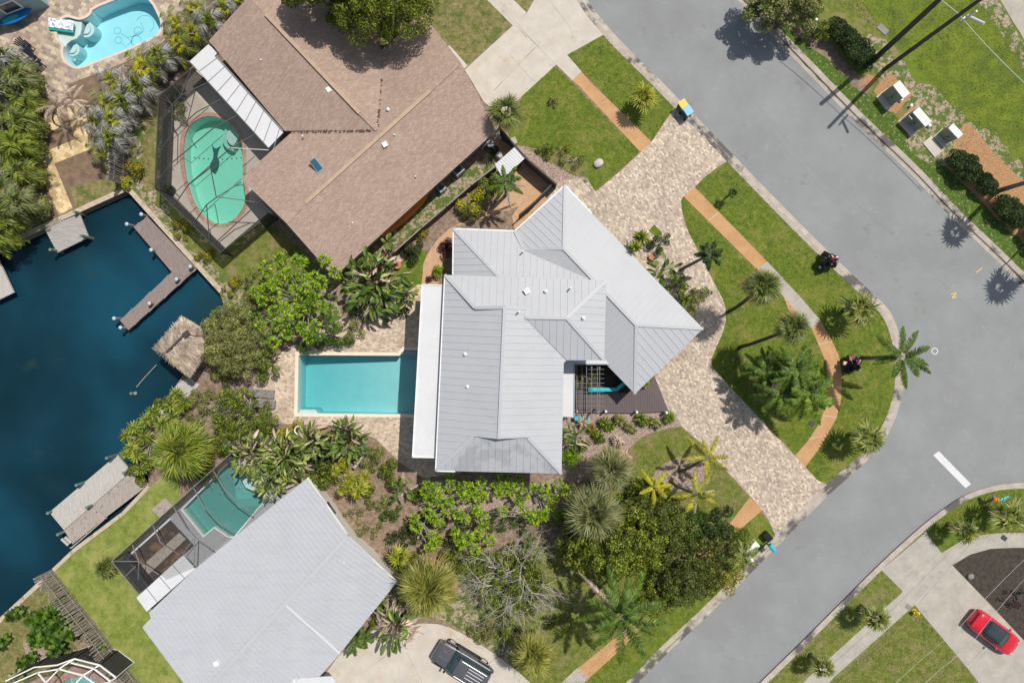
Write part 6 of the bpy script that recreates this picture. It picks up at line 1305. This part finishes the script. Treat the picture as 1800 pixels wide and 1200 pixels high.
# hedges
for x, y, rx, ry, l in ((1487,62,34,15,'clipped dark hedge nearest the olive tree at the top'),(1512,92,34,17,'clipped dark hedge beside the foot of the twin poles'),(1700,293,32,15,'short clipped hedge below the empty concrete pad'),(1738,322,18,10,'end piece of the short clipped hedge below the concrete pad'),(1778,372,32,15,'clipped hedge at the right edge between palm trunk and road'),(1835,420,30,15,'clipped hedge continuing past the right edge')):
    leafy(x, y, rx, ry, 1.4, l, 'leaf_dark', 'hedge', 'hedge', 'clipped hedges along the far verge', 1.6, .11, .42, nl=int(rx*ry/11), rot=R(-42), flat=.1)
leafy(1440,50,30,24,1.6,'loose shrub on the far verge between the olive tree and the hedge', 'leaf_shrub', size=.12, lump=.4)
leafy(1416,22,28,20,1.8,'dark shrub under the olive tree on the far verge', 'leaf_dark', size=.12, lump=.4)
# tufted shrubs
rosettes(520,525, pack(512,530,68,76,25)+[(570,458),(521,457),(465,470),(480,500),(590,480)], 3.6, 'big shrub of round bright green tufts left of the large banana like clump', rp=12.5, n=20)
rosettes(500,560, [(470,590),(500,590),(520,575),(560,590),(585,575),(575,545),(450,560)], 2.8, 'lower tufted shrub between the big tufted one and the pool corner', 'leaf_rosette_deep', rp=14, n=20)
for c, l in (([(792,840),(752,852),(768,870),(755,878),(775,882),(748,865),(790,855),(766,855)],'tufted bright shrub at the left end of the row below the stained roof hip'),
    ([(823,852),(812,864),(835,870),(818,874),(843,860),(846,845),(830,858),(812,850),(848,872)],'second tufted shrub from the left below the stained roof hip'),
    ([(884,838),(872,850),(888,858),(896,850),(876,868),(900,862),(914,846),(920,868),(912,880)],'tufted shrub below the middle of the stained roof hip'),
    ([(938,856),(960,870),(975,876),(982,852),(994,862),(958,856),(968,890),(980,900),(956,905)],'tufted shrub at the right end of the row under the house corner'),
    ([(790,880),(786,895),(762,910),(772,918),(752,900),(805,902),(818,912)],'tufted shrub in the middle of the second row'),
    ([(728,910),(732,925),(758,940),(762,955),(754,962),(770,948)],'tufted shrub at the lower left near the small yellowish fan palm'),
    ([(842,900),(852,910),(836,895),(850,925),(884,898),(922,898),(940,912),(946,905)],'scattered tufted shrub in the centre of the second row'),
    ([(800,935),(822,945),(812,955),(835,965),(838,940),(805,945),(860,950)],'tufted shrub just above the bare branched tree')):
    rosettes(c[0][0], c[0][1]+8, c, 2.4, l, rp=11.5, n=20, group='tufted bright shrubs below the stained roof')
rosettes(90,1105, pack(88,1105,40,44,22)+[(70,1120),(60,1130)], 2.0, 'large glossy green shrub with broad tufts near the white framed cage', 'leaf_rosette_deep', rp=15, n=18, W=.2)
for x, y, n_, l in ((25,1076,4,'small round glossy shrub at the seawall, bottom left'),(0,1128,4,'glossy shrub cut by the left edge, bottom left'),(48,1160,5,'round glossy shrub left of the white framed cage'),(28,1185,5,'dull green shrub at the bottom edge by the white framed cage'),(165,1145,5,'small shrub squeezed between the slat fence and the white framed cage')):
    rosettes(x, y, pack(x, y, 13, 12, 14), 1.2, l, 'leaf_rosette_deep' if y != 1185 else 'leaf_olive', rp=12, n=16, W=.2)
leafy(108,1062,22,22,.7,'rusty green creeping shrub against the top of the slat fence', 'leaf_croton', size=.1, lump=.25, dens=.6)
leafy(140,1120,16,30,.8,'yellowish creeping shrub along the middle of the slat fence', 'leaf_croton', size=.1, lump=.25, dens=.7, rot=R(40))
leafy(105,1150,26,12,.8,'low yellow green shrub above the white framed cage', 'leaf_olive', size=.11, lump=.28)
# spiky headed shrubs near the docks
heads = [(255,738,18),(268,725,16),(235,752,19),(222,765,17),(252,768,18),(232,785,17),(240,802,18),(222,798,15),(246,825,17),(262,812,14),(285,745,18),(300,735,16)]
rosettes(248,780, heads, 2.6, 'spiky many headed yucca between the canal and the wide yellow green fan palm', 'leaf_lime', 'yucca', 'shrub', 'spiky headed shrubs', n=34, W=.05, fill=True)
rosettes(312,710, [(309,692,15),(300,712,17),(318,715,16),(325,708,14)], 2.0, 'small spiky yucca growing on the narrow grey waterside deck', 'leaf_lime', 'yucca', 'shrub', 'spiky headed shrubs', n=34, W=.05)
rosettes(625,855, [(612,850,18),(628,862,18),(640,838,17),(600,862,15),(636,856,16),(615,840,15),(590,830,14)], 2.6, 'spiky headed yucca right of the banana like plants, with yellow heads', 'leaf_bright_palm', 'yucca', 'shrub', 'spiky headed shrubs', n=32, W=.05)
rosettes(1128,424, [(1128,418,17),(1116,434,13)], 3.2, 'dark spiky dragon tree touching the garage roof edge', 'leaf_tree', 'dragon_tree', 'tree', 'spiky headed shrubs', n=34, W=.06)
rosettes(1178,733, [(1178,733,14),(1175,738,10)], .7, 'bright clump of ornamental grass at the corner of the entry deck', 'leaf_grass', 'grass_clump', 'ornamental grass', 'spiky headed shrubs', n=44, W=.035)
rosettes(1205,525, [(1205,527,15)], 1.4, 'spiky green clump in the garage bed touching the roof edge', 'leaf_tree', 'grass_clump', 'ornamental grass', 'spiky headed shrubs', n=40, W=.045)
rosettes(860,1130, [(615,1120,14),(632,1112,13),(622,1138,13),(610,1145,10)], 1.6, 'loose fern like palm clump between the wide pale roof and the drive', 'leaf_young_palm', 'palm_clump', 'shrub', 'spiky headed shrubs', n=40, W=.05) if False else feather_palm(622,1130,28,1.8,'small feathery palm between the wide pale roof corner and the pale drive','leaf_coconut', n=11, ll=.22)
feather_palm(640,1120,22,1.6,'second small feathery palm squeezed against the wide pale roof corner','leaf_coconut', n=9, ll=.24)
rosettes(1160,858, [(1150,850,14),(1170,862,13),(1140,868,12)], 1.0, 'yellow leaved tuft below the yellow feather palm of the oval bed', 'leaf_yellow', 'croton', 'shrub', 'spiky headed shrubs', n=16, W=.16)
# plants of the mulch bed by the entry deck
k = 0
for x, y, r, mt, l in ((1065,745,15,'leaf_shrub','leafy green plant under the middle white deck post'),(1052,768,13,'leaf_shrub','green plant in the left half of the mulch bed below the deck'),(1090,738,12,'leaf_olive','grassy plant right of the middle white deck post'),(1108,752,11,'leaf_olive','twiggy plant in the middle of the mulch bed below the deck'),(1128,738,13,'leaf_shrub','plant below the right part of the dark entry deck'),(1150,742,13,'leaf_olive','twiggy plant beside the bright ornamental grass clump'),(1085,775,12,'leaf_dead','dry brown tuft low in the mulch bed below the deck'),(1040,752,11,'leaf_croton','reddish plant near the teal bench ledge'),(1025,742,12,'leaf_dead','rust coloured tuft right of the teal bench ledge'),(1098,800,12,'leaf_dead','dry tuft at the lower tip of the mulch bed')):
    rosettes(x, y, [(x, y, r), (x+8, y+5, r*.7), (x-6, y-4, r*.6)], .6, l, mt, 'bromeliad', 'plant', 'small plants in the mulch bed below the deck', n=26, W=.07)
# paddle leaved clumps
paddles(660,500,64,3.2,'large banana like clump with big torn leaves at the shingle house corner', 130, 46, 'leaf_banana', L=(.7,1.2), W=(.24,.42))
paddles(712,520,26,2.4,'fern leaved banana like clump beside the white strip roof', 22, 3, 'leaf_banana', L=(.8,1.2), W=(.25,.4))
paddles(680,428,13,3.6,'single potted tree with cut broad leaves leaning over the pink board', 9, 0, 'leaf_banana', L=(.5,.8), W=(.25,.35), name='broad_leaf_tree', cat='tree')
paddles(445,800,44,2.6,'bird of paradise clump with dry leaves hanging over the teal pool', 110, 26, L=(.5,.95), W=(.16,.3))
paddles(502,802,50,2.6,'bird of paradise clump in the middle of the planting below the pool deck', 130, 30, L=(.5,.95), W=(.16,.3))
paddles(545,775,34,2.4,'bird of paradise clump near the yellow shrub at the pool deck edge', 70, 16, L=(.5,.9), W=(.16,.28))
paddles(612,772,40,2.6,'bird of paradise clump at the lower right end of the turquoise pool', 85, 14, 'leaf_banana', L=(.5,.95), W=(.16,.3))
paddles(478,842,36,2.2,'bird of paradise clump touching the top corner of the wide pale roof', 70, 20, L=(.5,.9), W=(.16,.28))
paddles(710,862,22,2.0,'pale green broad leaved plant by the fallen trunk near the house corner', 14, 4, 'leaf_banana', L=(.6,1.0), W=(.25,.4))
paddles(698,1098,44,2.8,'banana like clump with many dry brown leaves at the pale drive', 34, 80, 'leaf_banana', L=(.8,1.3), W=(.25,.4))
paddles(1168,472,26,2.0,'broad leaved plant at the roof edge in the garage bed', 20, 3, 'leaf_banana', L=(.5,.9), W=(.25,.4))
paddles(1012,765,26,2.0,'yellow green broad leaved plants along the right house wall', 30, 3, 'leaf_banana', L=(.5,.9), W=(.18,.3))
paddles(935,938,18,1.2,'round leaved low plant above the bare branched tree', 9, 0, 'leaf_rosette' if False else 'leaf_banana', L=(.5,.8), W=(.4,.55))
leafy(915,965,34,20,.5,'low green ground creeper beside the bare branched tree', 'leaf_shrub', size=.1, lump=.25, dens=.6)
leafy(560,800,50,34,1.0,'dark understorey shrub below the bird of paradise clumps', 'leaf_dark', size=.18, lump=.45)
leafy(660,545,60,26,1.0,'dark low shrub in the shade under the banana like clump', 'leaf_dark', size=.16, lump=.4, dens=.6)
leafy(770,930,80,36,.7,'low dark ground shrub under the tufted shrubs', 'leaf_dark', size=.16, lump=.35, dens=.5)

for a in ((610,575,28,22,1.4,'twiggy olive shrub at the upper edge of the pool deck, left of the banana clump','leaf_olive',.13,.38,.7),
    (350,700,24,20,1.6,'olive bush between the narrow waterside deck and the bare branches','leaf_olive',.13,.38,.8),
    (385,785,30,22,2.0,'dark green bush between the wide yellow fan palm and the bird of paradise','leaf_shrub',.14,.42,1.1),
    (350,830,34,20,1.8,'yellow green bush filling the gap below the wide yellow fan palm','leaf_tree',.14,.42,1.1),
    (470,760,26,20,1.8,'green bush where the bare branches meet the bird of paradise clumps','leaf_shrub',.14,.4,1.0),
    (570,838,34,26,1.8,'green bush between bird of paradise and the spiky yellow heads','leaf_shrub',.15,.42,.9),
    (718,992,34,24,1.8,'green bush above the largest round fan palm','leaf_shrub',.14,.42,1.0),
    (812,985,46,26,1.8,'dark mixed bush between tufted shrubs and bare branched tree','leaf_tree',.15,.42,1.0),
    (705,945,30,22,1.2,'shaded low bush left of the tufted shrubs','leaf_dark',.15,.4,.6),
    (860,1110,40,24,1.4,'scrubby bush between the bare branched tree and the dark grey wagon','leaf_olive',.13,.38,.7),
    (905,1120,30,26,2.0,'soft green bush against the round fan palm at the bottom edge','leaf_shrub',.13,.42,.9),
    (1130,868,34,24,2.6,'loose green bush left of the oval mulch bed','leaf_shrub',.14,.42,.9),
    (1110,905,40,30,3.2,'dark green bush right of the grey green fan palm','leaf_rosette_deep',.14,.45,1.0),
    (1008,960,34,30,4.2,'lime green outer bush of the dense tree, under the grey green fan palm','leaf_tree',.16,.5,1.2),
    (1205,925,40,30,3.4,'dark leafy bush around the black hollow below the oval bed','leaf_rosette_deep',.14,.45,1.0),
    (1300,945,26,18,2.2,'small leafy bush beside the short orange pavement piece','leaf_shrub',.13,.4,1.0),
    (655,1085,24,20,1.4,'low green bush at the lower right edge of the wide pale roof','leaf_shrub',.14,.38,1.0),
    (490,455,24,16,.8,'thin scrub on the sandy ground left of the big tufted shrub','leaf_olive',.12,.3,.6),
    (445,520,24,26,2.0,'pale green bush between canal corner and the big tufted shrub','leaf_olive',.13,.4,1.0),
    (560,600,60,16,1.6,'shaded green bushes along the top edge of the pool deck','leaf_rosette_deep',.14,.4,1.0),
    (625,905,26,18,.6,'weedy low plant on bare ground right of the wide pale roof peak','leaf_olive',.12,.28,.5),
    (285,710,18,16,1.2,'small leafy bush on the narrow waterside deck','leaf_tree',.14,.35,1.0),
    (240,830,20,20,1.4,'bush at the canal wall behind the wide old dock','leaf_tree',.14,.38,1.1),
    (668,888,24,16,1.0,'scrubby bush on bare ground right of the fallen pale trunk','leaf_olive',.12,.32,.7),
    (735,872,18,18,1.6,'leafy bush against the lower left corner of the grey roofed house','leaf_shrub',.14,.38,1.0),
    (880,918,44,22,1.0,'low green bush in the gap of the second row of tufted shrubs','leaf_rosette_deep',.13,.35,.7),
    (1000,915,20,22,1.8,'green bush between the tufted row and the grey green fan palm','leaf_shrub',.14,.4,.9),
    (985,1100,28,24,1.2,'loose green bush between the bottom fan palm and the largest feather palm','leaf_shrub',.13,.38,.6),
    (655,935,26,20,.8,'weedy bush on bare ground along the right edge of the wide pale roof','leaf_olive',.12,.32,.6),
    (640,870,20,16,1.2,'dark green bush below the spiky yellow heads','leaf_shrub',.13,.36,.9),
    (690,905,22,20,1.0,'low dark green bush left of the lower tufted shrubs','leaf_rosette_deep',.13,.36,.7),
    (1035,745+120,22,20,1.6,'green bush squeezed between the two big fan palms by the mulch bed','leaf_shrub',.13,.38,.9),
    (345,735,26,18,1.4,'dull green bush beside the spiky yucca on the waterside deck','leaf_olive',.13,.36,.8),
    (395,660,24,18,1.8,'grey green bush under the airy olive grey tree','leaf_olive',.13,.38,.9),
    (930,1000,28,26,1.0,'grassy pale green bush right of the bare branched tree','leaf_olive',.13,.35,.7)):
    leafy(a[0],a[1],a[2],a[3],a[4],a[5],a[6],size=a[7],lump=a[8],dens=a[9])
# fallen leaves and weeds over the beds
def litter(regions, n, mat, label, size=.09):
    pts = []
    for poly in regions:
        q = PP(poly); xs = [v.x for v in q]; ys = [v.y for v in q]; m_ = int(n*abs(area(q)))
        X = rng.uniform(min(xs), max(xs), m_*3); Y = rng.uniform(min(ys), max(ys), m_*3); ins = np.zeros(len(X), bool); j = len(q)-1
        for i in range(len(q)):
            xi, yi, xj, yj = q[i].x, q[i].y, q[j].x, q[j].y
            ins ^= ((yi > Y) != (yj > Y)) & (X < (xj-xi)*(Y-yi)/(yj-yi+1e-9)+xi); j = i
        pts.append(np.stack([X[ins], Y[ins], rng.uniform(.03, .07, ins.sum())], 1)[:m_])
    C = np.concatenate(pts); N = np.array([0, 0, 1]) + rng.normal(0, .35, (len(C), 3)); V, F = quads(C, N, size, .5); tag(npmesh('leaf_litter', V, F, mat), label, kind='stuff')
leafmat('litter', [(.12, .08, .05), (.30, .21, .13), (.50, .40, .29), (.08, .11, .02)], .05, .9)
litter([[(600,800),(700,790),(745,850),(1010,870),(1000,950),(800,985),(690,1000),(640,930)],[(590,485),(680,400),(868,290),(890,300),(740,420),(620,520)],[(905,258),(985,285),(1045,335),(980,330),(925,275)],[(1010,726),(1170,724),(1195,745),(1104,790),(1000,845)],[(400,480),(500,470),(600,560),(480,640),(400,700),(300,760),(280,800),(400,830),(700,760),(640,880),(480,860),(330,870)],[(640,1065),(800,1098),(900,1160),(940,1080),(820,1000)],[(1530,70),(1600,130),(1700,210),(1790,300),(1740,290),(1560,170)]], 26, 'litter', 'fallen leaves and weeds scattered over the planting beds')
# bare trees and fallen trunks
def bare(px, py, r, h, label, n=16, lv=4, rad=.07):
    c = P(px, py, 0); c = Vector((P(px, py, h*.6).x, P(px, py, h*.6).y, 0)); t = thing('bare_tree', c, label, 'tree', 'bare branched trees'); R_ = r/SC; m = MB()
    def grow(p, d, L, rr, k):
        pts = [p]; q = p.copy(); dd = d.copy()
        for i in range(4): dd = (dd + Vector((random.gauss(0, .22), random.gauss(0, .22), random.gauss(0, .12)))).normalized(); q = q + dd*L/4; pts.append(q.copy())
        m.tube(pts, [rr*(1-.5*i/4) for i in range(5)], 5, False)
        if k > 0:
            for j in range(random.choice((2, 3))): b = pts[random.choice((2, 3, 4))]; grow(b, (dd + Vector((random.gauss(0, .6), random.gauss(0, .6), random.gauss(.02, .25)))).normalized(), L*.68, rr*.55, k-1)
    for i in range(n):
        a = i*2.399+random.uniform(-.3, .3); grow(Vector((0, 0, random.uniform(.1, .5))), Vector((math.cos(a), math.sin(a), random.uniform(.15, .8))).normalized(), R_*.55, rad*random.uniform(.6, 1), lv)
    m.build('branches', 'bark_pale', t, world=False); MB().tube([(0,0,-.05),(0,0,.5)], [rad*2.2, rad*1.6], 8).build('trunk', 'bark_pale', t, world=False)
bare(898,1022,98,3.4,'pale bare branched tree left of the shaded lawn, below the tufted shrubs', 25, 4, .06)
bare(425,738,72,3.4,'tangle of pale bare branches over the bush left of the loungers', 18, 4, .05)
for pts, r, l in ((((668,872,.6),(695,848,.8),(642,795,.5)) if False else ((622,822,.7),(645,793,.9)), .13,'short pale leaning trunk beside the yellow shrub at the pool deck corner'),(((700,872,.2),(757,841,.6)), .14,'fallen pale trunk pointing at the corner of the grey roofed house'),(((735,945,.3),(752,905,1.0)), .09,'thin pale stem rising among the lower left tufted shrubs')):
    tag(MB().tube([P(*p) for p in pts], [r, r*.7], 10).build('fallen_trunk', 'bark_pale'), l, 'trunk', 'pale fallen trunks')
tag(MB().tube([P(525+7*math.cos(a), 756+7*math.sin(a), 1.6) for a in np.linspace(0, 6.28, 17)], .05, 8, False).build('hanging_ring', 'white_paint'), 'white ring lying in the yellow shrub at the pool deck edge', 'ring')
t = thing('potted_plant', P(700,467,0), 'orange terracotta pot at the foot of the cut broad leaved tree', 'pot'); MB().disc((0,0,0), .22, .4, 16, .3).build('pot', 'terracotta', t, world=False); MB().tube([(0,0,.3),(-.2,.4,1.5),(-.5,1.0,2.6)], [.12,.09,.08], 8).build('stem', 'bark', t, world=False)
tag(MB().disc(P(1145,452,0), .2, .35, 16, .28).build('terracotta_pot', 'terracotta'), 'terracotta pot in the garage bed beside the round dark shrub', 'pot')
# grass blades: short tufts over the lawns near their centres
def blades(regions, n, mat, label):
    pts = []
    for poly in regions:
        q = PP(poly); xs = [v.x for v in q]; ys = [v.y for v in q]; c = 0; A = abs(area(q)); m_ = int(n*A)
        X = rng.uniform(min(xs), max(xs), m_*3); Y = rng.uniform(min(ys), max(ys), m_*3); ins = np.zeros(len(X), bool); j = len(q)-1
        for i in range(len(q)):
            xi, yi, xj, yj = q[i].x, q[i].y, q[j].x, q[j].y
            ins ^= ((yi > Y) != (yj > Y)) & (X < (xj-xi)*(Y-yi)/(yj-yi+1e-9)+xi); j = i
        pts.append(np.stack([X[ins], Y[ins], np.full(ins.sum(), .016)], 1)[:m_])
    Pn = np.concatenate(pts); n = len(Pn); Pn[:, :2] += rng.normal(0, .05, (n, 2)); D = unit(np.stack([rng.normal(0, .8, n), rng.normal(0, .8, n), np.full(n, .55)], 1))
    V, F = strips(Pn, D, rng.uniform(.05, .13, n), rng.uniform(.02, .045, n), np.full(n, .3), (1, .5), ts=(0, 1.0)); o = npmesh('grass', V, F, mat); tag(o, kind='stuff'); tag(o, label)
leafmat('blade_lush', [(.05, .10, .006), (.10, .155, .012), (.15, .20, .02), (.26, .27, .06)], .2, .7, ns=.42, lo=.72, tint=(1.9, 1.35, 1.5))
leafmat('blade_pale', [(.12, .18, .02), (.20, .26, .04), (.28, .31, .07), (.34, .33, .12)], .2, .7, ns=.5, lo=.8, tint=(1.5, 1.2, 1.3))
blades([[(1221,329),(1285,282),(1445,444),(1550,542),(1580,620),(1580,690),(1545,775),(1462,853),(1415,821),(1470,737),(1480,662),(1442,562),(1350,461)],
  [(1201,347),(1377,522),(1437,604),(1452,680),(1422,772),(1397,798),(1250,645),(1260,600),(1276,550),(1212,412)], [(997,99),(1066,60),(1188,183),(1145,249)], [(977,117),(1125,267),(1047,334),(910,250),(920,167)],
  [(1106,790),(1197,750),(1318,875),(1240,960),(1100,1200),(900,1200),(930,900)], [(1340,900),(1364,950),(1222,1091),(1040,1220),(1086,1137)], [(1629,931),(1700,878),(1750,862),(1800,860),(1800,935),(1700,950)],
  [(1460,0),(1700,-20),(1800,80),(1800,300),(1690,205),(1560,60)], [(1502,1052),(1549,1007),(1586,1040),(1400,1200),(1360,1195)], [(1607,1064),(1720,1200),(1465,1200)]], 95, 'blade_lush', 'short green grass blades over the watered lawns')
blades([[(262,858),(235,1050),(330,1250),(250,1200),(94,1001),(215,903)], [(225,300),(278,175),(272,330)], [(88,1006),(0,1088),(0,1200),(200,1200)], [(740,0),(905,0),(822,115)]], 80, 'blade_pale', 'pale yellow green grass blades over the drier lawns')
